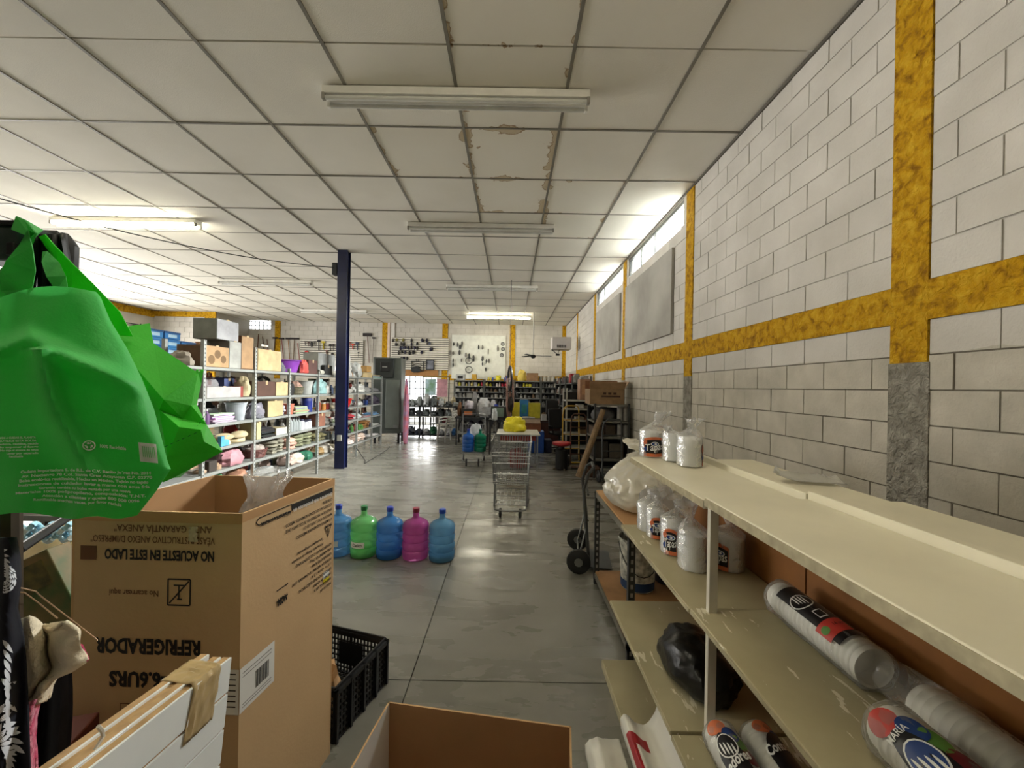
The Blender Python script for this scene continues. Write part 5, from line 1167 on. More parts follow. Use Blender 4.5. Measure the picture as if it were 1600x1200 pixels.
# small mixed goods between and behind the larger ones
RF = random.Random(21); FT = [(40, 38, 38), (60, 52, 46), (120, 112, 100), (170, 162, 150), (206, 200, 190), (110, 66, 50), (90, 96, 104), (150, 140, 116), (70, 84, 110), (190, 160, 130), (150, 60, 52), (96, 104, 80)]
FC = {}
def filler(b, s, row, xf, dep, y0, y1, hmax):
    y = y0
    while y < y1 - .07:
        w = min(RF.uniform(.09, .24), y1 - y); h = RF.uniform(.35, .95) * hmax; c = RF.choice(FT); k = RF.random(); z = SZ[s] + .002; xc = xf - dep / 2; yc = y + w / 2
        n_ = FC[(b, s, row)] = FC.get((b, s, row), -1) + 1
        lab = '%s %s %s at %s of %s shelf, %s' % (ORD[n_], tone(c), 'box' if k < .4 else 'bundle' if k < .8 else 'bottle', row, SHF[s], BAY[b]); grp = 'mixed goods, %s of the %s shelf, %s' % (row, SHF[s], BAY[b])
        if k < .4: o = MB().box((xc, yc, z + h / 2), (dep * .9, w * .9, h), Matrix.Rotation(RF.uniform(-.08, .08), 3, 'Z')).build('small_box', cm(c), bevel=.004)
        elif k < .8: o = MB().blob((xc, yc, z), (dep, w * .98, h), RF.randint(0, 999), .45, 2.6, 10, True).build('bundle', cm(c, .5))
        else:
            r = min(w, dep) * .4; o = MB().lathe([(0, 0), (r, 0), (r, h * .6), (r * .45, h * .78), (r * .45, h), (0, h)], 12, (xc, yc, z), caps=False).build('bottle', cm(c, .35))
        tag(o, lab, 'goods', grp); y += w + RF.uniform(.0, .03)
for b in range(1, 8):
    for s in range(6):
        occ = OCC.get((b, s), []); Y0, Y1 = YP[b] + .06, YP[b + 1] - .03; top = .2 if s == 0 else SZ[s - 1] - SZ[s] - .06
        def free(lo):
            iv = sorted((a, c) for a, c, bk in occ if (bk < .18) == lo); out = []; y = Y0
            for a, c in iv:
                if a - y > .1: out.append((y + .01, a - .01))
                y = max(y, c)
            if Y1 - y > .1: out.append((y + .01, Y1))
            return out
        deep = any(bk < .18 for a, c, bk in occ)
        for a, c in free(True): filler(b, s, 'front', SX - .04, .15, a, c, top * .6)
        if s:
            for a, c in free(False): filler(b, s, 'back', SX - .375, .085, a, c, top)
# ================================================================== MIDDLE AND BACK OF THE STORE
M_CHROME = mat('cart_wire', (150, 152, 152), .30, .8, vary=.25); M_WHEEL = mat('cart_wheel', (30, 30, 30), .5)
def wheel(par, c, r, w, axis='X', m=None, name='wheel'):
    mt = Matrix.Rotation(pi / 2, 4, 'Y') if axis == 'X' else Matrix.Rotation(pi / 2, 4, 'X')
    q = MB(); q.lathe([(0, -w / 2), (r * .85, -w / 2), (r, -w * .3), (r, w * .3), (r * .85, w / 2), (0, w / 2)], 18, c, mt, caps=False); o = q.build(name, m or M_WHEEL, par)
    h = MB(); h.lathe([(0, -w * .6), (r * .35, -w * .6), (r * .35, w * .6), (0, w * .6)], 12, c, mt, caps=False); h.build('hub', M_CHROME, o); return o
def cart(label, loc, rz=0, sc=1.0, basket=True):
    wr_ = .062 if basket else .085
    t = thing('shopping_cart', label, 'cart', loc, rz); n = 5
    W0, W1 = .225, .265; D0, D1 = 0.0, .62; Z0, Z1 = .42, .985
    def panel(name, a, b_, c, d, nv, nh, r=.0042):
        a, b_, c, d = map(Vector, (a, b_, c, d)); m = MB()      # a-b bottom, d-c top
        for i in range(nv + 1): k = i / nv; m.tube([a.lerp(b_, k), d.lerp(c, k)], r, n)
        for j in range(nh + 1): k = j / nh; m.tube([a.lerp(d, k), b_.lerp(c, k)], r * 1.3, n)
        return m.build(name, M_CHROME, t)
    if basket:
        panel('front_grid', (-W0, D0 + .06, Z0), (W0, D0 + .06, Z0), (W1, D0, Z1), (-W1, D0, Z1), 16, 4)
        panel('back_grid', (-W0, D1 - .04, Z0 + .06), (W0, D1 - .04, Z0 + .06), (W1, D1, Z1 + .02), (-W1, D1, Z1 + .02), 14, 3)
        for s in (-1, 1): panel('side_grid', (s * W0, D0 + .06, Z0), (s * W0, D1 - .04, Z0 + .06), (s * W1, D1, Z1 + .02), (s * W1, D0, Z1), 16, 5)
        panel('basket_floor', (-W0, D0 + .06, Z0), (W0, D0 + .06, Z0), (W0, D1 - .04, Z0 + .06), (-W0, D1 - .04, Z0 + .06), 12, 8)
        m = MB(); m.tube([(-W1, D0, Z1), (W1, D0, Z1), (W1, D1, Z1 + .02), (-W1, D1, Z1 + .02)], .009, 8, closed=True); m.build('top_rim', M_CHROME, t)
        m = MB(); m.tube([(-W1 + .0, D0 - .002, .80), (W1, D0 - .002, .80)], .009, 8); m.build('cross_bar', M_CHROME, t); m = MB(); m.tube([(-W0 - .01, D0 + .05, .45), (W0 + .01, D0 + .05, .45)], .009, 8); m.build('cross_bar', M_CHROME, t)
    else:
        m = MB()
        for s in (-1, 1): m.tube([(s * .25, .0, .28), (s * .25, .5, .28)], .01, 8)
        for k in range(9): m.tube([(-.25, k * .0625, .28), (.25, k * .0625, .28)], .006, 6)
        m.build('deck', M_CHROME, t)
        m = MB(); m.tube([(-.25, .5, .28), (-.25, .52, 1.08), (.25, .52, 1.08), (.25, .5, .28)], .012, 8); m.tube([(-.25, .51, .85), (.25, .51, .85)], .008, 8)
        for k in range(1, 8): m.tube([(-.25 + k * .0625, .51, .3), (-.25 + k * .0625, .515, .85)], .004, 5)
        m.build('push_handle', M_CHROME, t)
    m = MB(); hh = Z0 if basket else .28
    for s in (-1, 1): m.tube([(s * .21, .10, hh), (s * .215, .04, .13), (s * .20, -.02, .11), (s * .12, -.05, .105), (0, -.055, .105)], .012, 8); m.tube([(s * .215, .04, .14), (s * .24, .62, .16), (s * .235, .66, hh + .03)], .012, 8)
    m.build('chassis', M_CHROME, t)
    if basket:
        m = MB()
        for k in range(9): m.tube([(-.20 + .05 * k, .05, .15), (-.21 + .0525 * k, .60, .18)], .004, 5)
        for k in range(4): m.tube([(-.215, .05 + .18 * k, .15 + .01 * k), (.215, .05 + .18 * k, .15 + .01 * k)], .006, 5)
        m.tube([(-.21, .60, .18), (-.21, .60, .23), (.21, .60, .23), (.21, .60, .18)], .006, 6); 
        for k in range(7): m.tube([(-.18 + .06 * k, .60, .18), (-.18 + .06 * k, .60, .23)], .0035, 5)
        m.build('lower_rack', M_CHROME, t)
    for s in (-1, 1): wheel(t, (s * .13, 0, wr_), wr_, .034); wheel(t, (s * .235, .64, wr_ + .003), wr_ + .003, .034)
    return t
p = on_floor(797, 809); cart('chrome shopping cart standing empty in the middle of the aisle', (p.x, p.y, 0), -.03)
p = on_floor(738, 729); cart('flat trolley carrying the blue and green jugs, left of the empty cart', (p.x, p.y, 0), .05, basket=False)
jug('dark blue jug on the flat trolley', (p.x - .115, p.y + .17, .29), (30, 96, 176), (40, 50, 140), 0, .22)
jug('dark green jug on the flat trolley', (p.x + .145, p.y + .19, .29), (20, 130, 96), (30, 80, 70), .4, .22)
tag(MB().blob((p.x + .02, p.y + .40, .29), (.3, .16, .60), 77, .4, 2, 14, True).build('plastic_bag', cm((196, 200, 204), .3)), 'pale plastic bag behind the jugs on the flat trolley', 'bag')
# white table with yellow bag
a, b_ = at(775, 679, 8.05), at(845, 679, 8.05)
t = thing('small_table', 'low white-topped table behind the empty cart, with yellow bag on it', 'table', ((a.x + b_.x) / 2, 8.5, 0)); w = b_.x - a.x
MB().box((0, 0, .735), (w * .98, .95, .03)).build('table_top', cm((224, 222, 214), .35, .05), t, bevel=.006)
for sx in (-1, 1):
    for sy in (-1, 1): MB().b2((sx * (w / 2 - .06) - .015, sy * .40 - .015, 0), (sx * (w / 2 - .06) + .015, sy * .40 + .015, .72)).build('leg', M_IRON, t)
MB().box((0, -.38, .66), (w * .8, .02, .1)).build('apron', cm((150, 60, 54)), t)
tag(MB().blob(((a.x + b_.x) / 2 - .07, 8.55, .751), (.50, .34, .32), 61, .32, 2, 20, True).build('plastic_bag', mat('yellow_plastic', (216, 200, 40), .3, vary=.15, bump=.4, bscale=18)), 'yellow plastic bag lying on the low white table', 'bag')
tag(MB().blob(((a.x + b_.x) / 2 - .0, 8.45, .0), (.40, .40, .42), 63, .3, 2, 14, True).build('plastic_bag', cm((140, 44, 40), .4)), 'dark red bundle under the low white table', 'bundle')
def pb(kind, name, label, cat, x0, x1, y0, y1, Y, dep, rgb, z=None, rough=.6, front=None, group=None, seed=1, **k):
    """something seen at depth Y between picture columns x0..x1; stands at height z, or at y1"""
    A = at((x0 + x1) / 2, y1, Y); z = None if z is None else z + .002; top = at((x0 + x1) / 2, y0, Y).z; zb = A.z if z is None else z; w = (x1 - x0) * Y / FPX; h = top - zb; m = cm(rgb, rough)
    if kind == 'carton':
        t = thing(name, label, cat, (A.x, Y + dep / 2, zb), 0, group)
        MB().box((0, 0, h / 2), (w, dep, h)).build('box_body', m, t, bevel=min(.01, h * .05)); MB().box((0, 0, h + .002), (w * 1.01, dep * 1.01, .008)).build('lid', cm(tuple(int(c * .9) for c in rgb), rough), t, bevel=.002)
        if front: MB().box((0, -dep / 2 - .002, h * .5), (w * .6, .004, h * .5)).build('front_label', cm(front), t, smooth=0)
        return t
    if kind == 'bag': return tag(MB().blob((A.x, Y + dep / 2, zb), (w * 1.03, dep, h), seed, k.get('amp', .34), 2.2, k.get('n', 12), True).build(name, m), label, cat, group)
    if kind == 'bottle':
        t = thing(name, label, cat, (A.x, Y + dep / 2, zb), 0, group); r = w / 2
        MB().lathe([(0, 0), (r, 0), (r, h * .62), (r * .5, h * .76), (r * .4, h * .86), (0, h * .86)], 10, caps=False).build('bottle_body', m, t); MB().lathe([(0, h * .85), (r * .5, h * .85), (r * .5, h), (0, h)], 10, caps=False).build('cap', cm(k.get('cap', (220, 60, 50)), .4), t); return t
    if kind == 'can': return tag(MB().lathe([(0, 0), (w / 2, 0), (w / 2, h * .97), (w * .46, h), (0, h)], 12, (A.x, Y + dep / 2, zb), caps=False).build(name, m), label, cat, group)
# trolley load, boxes and appliances between cart and desks
pb('carton', 'plastic_crate', 'blue plastic crate on the floor under the cardboard boxes', 'crate', 826, 850, 675, 703, 10.3, .45, (28, 74, 160), 0, .4)
pb('carton', 'dark_crate', 'small dark blue crate beside the blue plastic crate', 'crate', 851, 862, 688, 703, 10.35, .4, (24, 30, 60), 0, .4)
pb('carton', 'carton', 'flat brown carton on the blue crate, open pale flap', 'box', 811, 845, 661, 674, 10.25, .5, (150, 90, 62), .56); pb('carton', 'board', 'pale board lying on the flat brown carton', 'board', 799, 844, 655, 660.5, 10.2, .55, (206, 180, 160), .78)
pb('bag', 'cloth', 'white folded cloth on the pale board', 'cloth', 812, 836, 651, 655, 10.22, .18, (206, 204, 200), .894, seed=3)
pb('carton', 'yellow_box', 'narrow yellow carton standing left of the blue and teal bottle pack', 'box', 800, 811.5, 629, 655, 10.35, .12, (226, 206, 40), .894)
pb('carton', 'yellow_box', 'wide yellow carton standing right of the blue and teal bottle pack', 'box', 825.5, 844, 630, 652, 10.45, .22, (206, 196, 50), .894)
pb('carton', 'bottle_pack', 'blue and teal water bottle pack between the two yellow cartons', 'box', 812.3, 825, 625, 651, 10.45, .22, (50, 130, 190), .894, front=(60, 150, 150))
t = thing('television_stand', 'dark stand under the wrapped old television', 'stand', (at(779, 655, 9.9).x, 10.1, 0)); zt_ = at(779, 655, 9.9).z - .012
MB().box((0, .1, zt_ - .02), (.5, .5, .03)).build('stand_top', M_DARK, t, bevel=.004)
for sx in (-.22, .22):
    for sy in (-.12, .32): MB().b2((sx - .015, sy - .015, 0), (sx + .015, sy + .015, zt_ - .035)).build('leg', M_DARK, t)
t = thing('television', 'old grey tube television wrapped in clear bag behind the white table', 'television', at(779, 655, 9.9)); w = 26 * 9.9 / FPX
MB().box((0, .2, .15), (w, .04, .32)).build('bezel', M_DARK, t, bevel=.01); MB().box((-.02, .177, .16), (w * .72, .012, .23)).build('screen', mat('tv_glass', (120, 140, 128), .12), t, bevel=.005); MB().box((0, .40, .15), (w * .8, .36, .28)).build('casing', M_DARK, t, bevel=.03)
pb('bag', 'plastic_bag', 'clear bag hanging over the corner of the old television', 'bag', 768, 777, 638, 657, 9.8, .2, (196, 200, 198), rough=.25, seed=8)
# long table with dark boxes and white bags
t = thing('display_table', 'dark long display table in front of the back shelves', 'table', (-.66, 11.4, 0))
MB().box((0, .3, .80), (1.85, .7, .04)).build('table_top', M_DARK, t, bevel=.005)
for sx in (-.88, 0, .88):
    for sy in (0, .6): MB().b2((sx - .02, sy - .02, 0), (sx + .02, sy + .02, .78)).build('leg', M_DARK, t)
MB().box((0, .3, .35), (1.8, .6, .03)).build('lower_shelf', M_SHELF, t)
for k in range(7):
    tag(MB().blob((-1.38 + .24 * k, 11.68, .368), (.22, .4, .34), 120 + k, .35, 2, 10, True).build('bundle', cm(R.choice([(110, 110, 108), (70, 66, 62), (150, 146, 140), (60, 60, 80)]))), ORD[k] + ' bundle from the left on the lower shelf of the long display table', 'bundle', 'bundles under the display table')
pb('carton', 'dark_box', 'black box with orange square on the long table, left of white bags', 'box', 721, 742, 640, 652, 11.4, .4, (36, 34, 32), .82, front=(190, 110, 60)); pb('bag', 'plastic_bag', 'tied pinkish clear bag on top of the black box', 'bag', 725, 739, 626, 640, 11.45, .3, (176, 166, 170), 1.05, rough=.3, seed=31)
pb('bag', 'plastic_bag', 'largest white plastic bag heaped on the long table', 'bag', 745, 765, 622, 640, 11.7, .4, (222, 222, 222), .82, rough=.35, seed=32, n=18); pb('bag', 'plastic_bag', 'smaller white bag right of the largest, beside blue cloth', 'bag', 765, 775, 625, 638, 11.7, .3, (214, 212, 214), .82, rough=.35, seed=33)
pb('bag', 'cloth', 'bright blue cloth on the long table right of white bags', 'cloth', 770, 779, 631, 637, 11.5, .2, (40, 66, 180), .82, seed=34); pb('bag', 'plastic_bag', 'black and white printed bag at the front of the long table', 'bag', 748, 768, 636, 650, 11.3, .25, (150, 150, 152), .82, seed=35, n=16)
pb('bag', 'plastic_bag', 'grey clear bag hanging before the back shelves above the black box', 'bag', 736, 746, 612, 634, 11.98, .1, (150, 148, 146), .82, seed=36)
pb('bag', 'basket', 'brown basket at the left end of the long table', 'basket', 714, 721, 628, 638, 11.75, .2, (120, 78, 40), .82, seed=37)
M_RUSTY = mat('dark_greasy_metal', (52, 44, 40), .5, .4, vary=.4)
# bicycle hanging on end
t = thing('bicycle', 'bicycle frame hung upright, wheel on top, above the yellow cartons', 'bicycle', at(796, 655, 9.93), .14)
m = MB(); m.tube([(.0, .05 + .30 * cos(k * pi / 12), 1.02 + .30 * sin(k * pi / 12)) for k in range(24)], .03, 8, closed=True); m.build('tyre', M_WHEEL, t)
m = MB()
for k in range(10): m.tube([(0, .05, 1.02), (.0, .05 + .29 * cos(k * pi / 5), 1.02 + .29 * sin(k * pi / 5))], .004, 4)
m.build('spokes', M_CHROME, t)
M_BK = mat('bike_frame', (150, 116, 104), .35, .2)
m = MB(); m.tube([(-.06, .05, 1.02), (-.07, .02, .7), (-.06, .05, .35), (-.02, .1, .0)], .026, 8); m.tube([(.06, .05, 1.02), (.08, .02, .7), (.10, .1, .3)], .024, 8); m.tube([(0, .05, .72), (.05, .12, .4), (.02, .15, .05)], .034, 8); m.build('frame', M_BK, t)
m = MB(); m.tube([(-.15, .05, .66), (0, .02, .72), (.16, .05, .67)], .018, 8); m.tube([(-.15, .05, .66), (-.14, .0, .56)], .022, 8); m.tube([(.16, .05, .67), (.17, .0, .56)], .022, 8); m.build('handlebar', M_WHEEL, t)
m = MB(); m.blob((.03, .08, .28), (.16, .16, .3), 3, .4, 3, 10, False); m.build('crank_and_chain', M_RUSTY, t)
MB().tube([(0, .05, 1.30), (0, .05, CEIL - at(796, 655, 9.93).z)], .006, 5).build('hanging_cord', M_DARK, t)
# desk and office chair
t = thing('desk', 'dark reddish wooden desk behind the office chair', 'desk', (1.0, 11.4, 0)); MB().box((0, .3, .74), (1.3, .6, .03)).build('desk_top', cm((64, 36, 28)), t); MB().box((-.1, .02, .4), (1.1, .02, .62)).build('front_panel', cm((70, 36, 26)), t)
for s in (-1, 1): MB().box((s * .62, .3, .36), (.03, .56, .72)).build('side_panel', cm((64, 36, 28)), t)
t = thing('office_chair', 'black swivel office chair in front of the dark desk', 'chair', (1.34, 10.75, 0), .4)
m = MB()
for k in range(5): m.tube([(0, 0, .10), (.28 * cos(k * 1.2566), .28 * sin(k * 1.2566), .06)], .016, 6)
m.build('star_base', M_BLKP, t)
for k in range(5): wheel(t, (.28 * cos(k * 1.2566), .28 * sin(k * 1.2566), .028), .028, .02, name='castor')
MB().tube([(0, 0, .1), (0, 0, .44)], .025, 10).build('gas_column', M_BLKP, t); MB().box((0, 0, .48), (.46, .46, .08)).build('seat', M_BLKP, t, bevel=.03); MB().box((.0, .25, .85), (.42, .07, .55), Matrix.Rotation(-.12, 3, 'X')).build('backrest', M_BLKP, t, bevel=.03)
for s in (-1, 1): m = MB(); m.tube([(s * .24, .15, .48), (s * .27, .12, .68), (s * .27, -.12, .68), (s * .24, -.08, .48)], .014, 6); m.build('armrest', M_BLKP, t)
pb('carton', 'monitor', 'dark computer monitor on the desk, seen from behind', 'monitor', 853, 872, 626, 648, 11.6, .08, (30, 30, 32), .76, .4); pb('carton', 'paper', 'small white paper block on the desk', 'paper', 846, 854, 648, 655, 11.4, .1, (222, 222, 222), .756)
# back shelving with rows of goods
SB = [1.96, 1.72, 1.49, 1.25, .92, .5]; yb = 16.35
M_SHD = mat('dark_shelf', (84, 86, 84), .5, .3)
for i, (x0, x1) in enumerate(((-2.35, -1.1), (-1.1, .15), (.15, 1.25), (1.25, 2.28))):
    t = thing('back_shelving', ['dark steel shelving along back wall, section beside the white chairs', 'dark steel shelving along back wall, section behind the white bags', 'dark steel shelving along back wall, section behind the yellow cartons', 'dark steel shelving along back wall, section in the far corner'][i], 'shelf', (x0, yb, 0)); L = x1 - x0
    for z in SB: MB().b2((0, 0, z - .03), (L - .01, .42, z)).build('shelf', M_IRON if i < 3 else M_SHD, t, smooth=0)
    for x in (0, L - .045):
        for y in (0, .40): MB().b2((x, y - .012, 0), (x + .035, y + .02, 2.0)).build('post', M_SHD, t, smooth=0)
    MB().b2((0, .43, .05), (L - .01, .44, 1.93)).build('back_panel', M_DARK, t, smooth=0)
rowc = {0: [(40, 80, 50), (230, 226, 214), (220, 60, 40), (226, 90, 40), (230, 226, 214), (50, 80, 170), (40, 70, 150), (230, 210, 60)], 1: [(220, 200, 120), (200, 60, 80), (230, 220, 210), (60, 60, 64), (210, 200, 60), (150, 150, 150)]}
nm_r = ['top', 'second', 'third', 'fourth', 'fifth', 'lowest']; kinds = [('can', 'can', 'spray can'), ('carton', 'small_box', 'small carton'), ('bag', 'bundle', 'wrapped bundle'), ('bottle', 'bottle', 'bottle')]
BC = {}; secn = ['beside the chairs', 'behind the white bags', 'behind the yellow cartons', 'in the far corner']
for i, (x0, x1) in enumerate(((-2.3, -1.15), (-1.05, .1), (.2, 1.2), (1.3, 2.25))):
    for s, z in enumerate(SB):
        if s == 0 and i == 0: continue
        x = x0; zt = SB[s - 1] - .05 if s else 2.4
        while x < x1 - .1:
            if s == 0 and (-.75 < x < -.36 or .18 < x < 1.16 or 1.2 < x < 1.78): x += .1; continue
            w = R.uniform(.08, .15) if s < 2 else R.uniform(.11, .24); h = min(zt - z - .02, R.uniform(.12, .2) if s < 4 else R.uniform(.18, .3)); k = R.choice(kinds)
            if s == 0: k = kinds[R.choice([0, 3])]; w = .075
            c = R.choice(rowc[s] if s in rowc and i < 3 else [(90, 92, 90), (126, 126, 122), (60, 62, 62), (160, 158, 150), (120, 96, 70), (180, 180, 176)]); xc = x + w / 2
            n_ = BC[(k[2], s, i)] = BC.get((k[2], s, i), -1) + 1; lab = '%s %s %s on the %s back shelf, section %s' % (ORD[n_], tone(c), k[2], nm_r[s], secn[i]); grp = '%ss on the %s back shelf %s' % (k[2], nm_r[s], secn[i]); m = cm(c)
            if k[0] == 'carton': tag(MB().box((xc, yb + .2, z + .002 + h / 2), (w * .9, .25, h)).build(k[1], m, bevel=.004), lab, 'box', grp)
            elif k[0] == 'bag': tag(MB().blob((xc, yb + .2, z + .002), (w, .28, h), int(x * 100), .35, 2, 8, True).build(k[1], m), lab, 'bundle', grp)
            elif k[0] == 'can': tag(MB().lathe([(0, 0), (w * .42, 0), (w * .42, h * .85), (w * .25, h * .93), (w * .2, h), (0, h)], 10, (xc, yb + .14, z + .002), caps=False).build(k[1], m), lab, 'can', grp)
            else: tag(MB().lathe([(0, 0), (w * .36, 0), (w * .36, h * .6), (w * .14, h * .78), (w * .14, h), (0, h)], 10, (xc, yb + .14, z + .002), caps=False).build(k[1], m), lab, 'bottle', grp)
            x += w + .012
pb('carton', 'carton', 'brown carton on top of the back shelving behind the yellow cartons', 'box', 823, 841, 583, 596, 16.4, .35, (150, 116, 84), 1.962)
pb('bag', 'yellow_bag', 'yellow fabric bundle on top of the back shelving, left of hanging bicycle', 'bundle', 774, 783, 586, 596, 16.4, .3, (220, 206, 40), 1.962, seed=41); pb('bag', 'yellow_bag', 'pale yellow toy heap on top of the back shelving near brown carton', 'toys', 808, 822, 577, 596, 16.4, .3, (222, 196, 90), 1.962, seed=42)
pb('carton', 'carton', 'ochre carton on top of the back shelving above the white chairs', 'box', 737, 744, 585, 595, 16.4, .3, (214, 170, 60), 1.962); pb('carton', 'carton', 'white wrapped box with black bands above the white chairs', 'box', 712, 726, 585, 596, 16.4, .3, (206, 210, 208), 1.962, front=(30, 30, 30))
for k, x in enumerate((845, 851.5, 858, 864.5)): pb('can', 'round_tin', ['first', 'second', 'third', 'last'][k] + ' round tin right of the brown carton on the back shelving', 'tin', x - 3, x + 3, 588, 596, 16.5, .2, (190, 186, 176), 1.962)
# ------------------------------------------------ slat wall panels and what hangs on them
def slatwall(label, x0, x1, z0, z1, n, Y=YB - .075):
    t = struct('slatwall', wb); t.location = ((x0 + x1) / 2, Y, z0); h = (z1 - z0) / n; w = x1 - x0
    MB().b2((-w / 2, .02, 0), (w / 2, .035, z1 - z0)).build('backing', mat('slat_gap', (70, 66, 58), .8), t, smooth=0)
    me = MB().box((0, 0, 0), (w, .025, h - .03)).mesh('slat', mat('cream_slat', (218, 214, 202), .5), 0)
    for k in range(n): inst('slat', me, t, (0, .01, h * (k + .5)))
    return t
def bx(x, Y=YB): return at(x, 560, Y).x
def bz(x, y, Y=YB): return at(x, y, Y).z
slatwall('white slat wall above the gate, hung with small hardware', bx(612), bx(701), bz(650, 578), bz(650, 528), 15); slatwall('white slat wall behind the blue column, hung with red and black tools', bx(470), bx(568), bz(520, 575), bz(520, 531), 13)
MB().b2((bx(706), YB - .05, bz(740, 592)), (bx(790), YB - .02, bz(740, 524))).build('white_board', mat('pale_board', (216, 218, 210), .5), wb, bevel=.004)
def hang(x, y, w, h, rgb, label, cat, group, Y=YB - .12, kind='pack', name='hanging_packet'):
    p = at(x, y, Y); W, H = w * Y / FPX, h * Y / FPX; m = cm(rgb)
    if kind == 'pack':
        b = MB(); b.blob((p.x, p.y, p.z - H), (W, .05, H), int(x * 7 + y), .4, 2.4, 7, False); b.tube([(p.x, p.y, p.z - H * .1), (p.x, p.y + .06, p.z + .02)], .006, 4); o = b.build(name, m)
    elif kind == 'tool':
        b = MB(); b.tube([(p.x, p.y, p.z), (p.x + W * .1, p.y, p.z - H)], W * .18, 6); b.box((p.x, p.y, p.z - H * .12), (W, .04, H * .2)); b.tube([(p.x, p.y, p.z), (p.x, p.y + .06, p.z)], .006, 4); o = b.build(name, m)
    return tag(o, label, cat, group)
rows = [(532, [614, 620, 630, 643, 660, 667]), (538, [619, 627, 631, 643, 652, 668, 671]), (544, [626, 629, 633, 638, 643, 648, 652]), (551, [623, 628, 633, 640, 646, 659]), (560, [627, 631, 636]), (546, [673, 675])]
RH = random.Random(4)
for r_, (y, xs_) in enumerate(rows):
    for n_, x in enumerate(xs_):
        c = RH.choice([(40, 40, 44), (70, 66, 60), (30, 30, 60), (150, 140, 60), (90, 96, 120), (34, 34, 36)])
        hang(x, y - 3, RH.uniform(3, 5.5), RH.uniform(3, 4.6), c, '%s packet, %s in the %s row of the slat wall above the gate' % (tone(c), ORD[n_], ['top', 'second', 'third', 'fourth', 'bottom', 'far right'][r_]), 'hardware', 'hardware on the slat wall above the gate')
tools = [(477, 533, 3, 7, (60, 40, 40)), (482, 534, 3, 7, (90, 40, 40)), (487, 534, 4, 6, (40, 40, 44)), (492, 533, 4, 7, (50, 44, 44)), (498, 531, 4, 16, (34, 34, 36)), (505, 533, 6, 13, (216, 196, 50)), (516, 538, 4, 11, (60, 50, 46)), (521, 538, 3, 10, (70, 56, 50)), (479, 548, 5, 11, (210, 50, 50)), (497, 551, 11, 4, (50, 40, 44)), (510, 547, 6, 7, (120, 70, 60)), (519, 551, 5, 3, (60, 50, 50)), (542, 535, 4, 8, (200, 60, 44)), (547, 535, 3, 7, (150, 70, 50)), (551, 537, 5, 9, (214, 70, 50)), (558, 535, 5, 12, (70, 84, 110)), (541, 547, 5, 5, (180, 50, 46)), (560, 550, 2, 8, (40, 40, 40))]
cn = {(210, 50, 50): 'red hook-shaped', (216, 196, 50): 'yellow'}
for k, (x, y, w, h, c) in enumerate(tools): hang(x, y, w, h, c, ('%s tool hanging on the slat wall behind the column' % cn[c]) if c in cn else '%s small %s tool from the left on the slat wall behind the column' % (ORD[sum(1 for q in tools[:k] if q[4] not in cn)], tone(c)), 'tool', None if c in cn else 'tools on the slat wall behind the column', kind='tool' if h > 6 else 'pack', name='hand_tool')
for k, (x, y0, y1, c, hd) in enumerate([(404, 522, 548, (130, 80, 50), 0), (410, 526, 550, (110, 70, 44), 0), (417, 530, 560, (120, 80, 50), 0), (430, 528, 552, (70, 40, 36), 8), (440, 529, 560, (150, 50, 46), 8), (450, 529, 566, (196, 150, 110), 7), (460, 529, 570, (120, 90, 60), 14), (465, 536, 562, (170, 60, 50), 0), (574, 523, 567, (110, 60, 44), 14), (584, 528, 567, (150, 140, 130), 5)]):
    A, B_ = at(x, y0, YB - .062), at(x + (3 if k % 3 else -2), y1, YB - .062); t = thing('garden_tool', ['plain wooden handle leaning at the left end of the back wall', 'dark wooden handle second on the back wall', 'brown handle third on the back wall', 'short rake with dark head on the back wall', 'red-handled hoe on the back wall', 'pale-handled hoe on the back wall', 'wide bow rake near the slat wall', 'thin red handle beside the slat wall', 'black push broom hanging head up right of the column', 'grey rake beside the black push broom'][k], 'tool', A)
    D = B_ - A; MB().tube([(0, 0, 0), D], .016, 6).build('handle', cm(c), t)
    if hd: MB().box((0, 0, .0), (hd * .0277, .05, .07 if k != 8 else .14)).build('head', cm((44, 36, 36)), t, bevel=.008)
for k, (x, y) in enumerate(((785.5, 537.5), (786, 545.5), (784, 555))):
    p = at(x, y, YB - .051); t = thing('black_disc', ['topmost', 'middle', 'lowest'][k] + ' of three black discs left of the yellow pillar', 'disc', p)
    MB().lathe([(0, 0), (.085, 0), (.085, .02), (0, .02)], 18, mt=Matrix.Rotation(pi / 2, 4, 'X'), caps=False).build('disc', M_DARK, t); MB().lathe([(.03, .021), (.05, .021)], 14, mt=Matrix.Rotation(pi / 2, 4, 'X'), caps=False).build('pale_ring', cm((210, 210, 206)), t, smooth=0)
for k, (x, y) in enumerate(((732.5, 563.5), (732.5, 577.5))):
    p = at(x, y, YB - .065); t = thing('wheel_rim', ['upper', 'lower'][k] + ' spoked wheel hanging on the white board', 'wheel', p); m = MB(); m.tube([(.14 * cos(a * pi / 12), 0, .14 * sin(a * pi / 12)) for a in range(24)], .014, 6, closed=True); m.build('rim', M_DARK, t)
    m = MB()
    for a in range(8): m.tube([(0, 0, 0), (.135 * cos(a * pi / 4), 0, .135 * sin(a * pi / 4))], .004, 4)
    m.build('spokes', M_IRON, t); MB().box((0, .012, 0), (.12, .01, .12)).build('centre_card', cm((196, 190, 180)), t) if k == 0 else None
wbp = sorted(((709, 537), (715, 537), (722, 535), (719, 541), (703, 549), (708, 562), (708, 568), (721, 562), (740, 557), (740, 561), (748, 541), (754, 541), (763, 547), (754, 558), (754, 568), (760, 563), (764, 562), (733, 554), (728, 553), (778, 542), (759, 576), (718, 549), (708, 551)))
cnt = {}
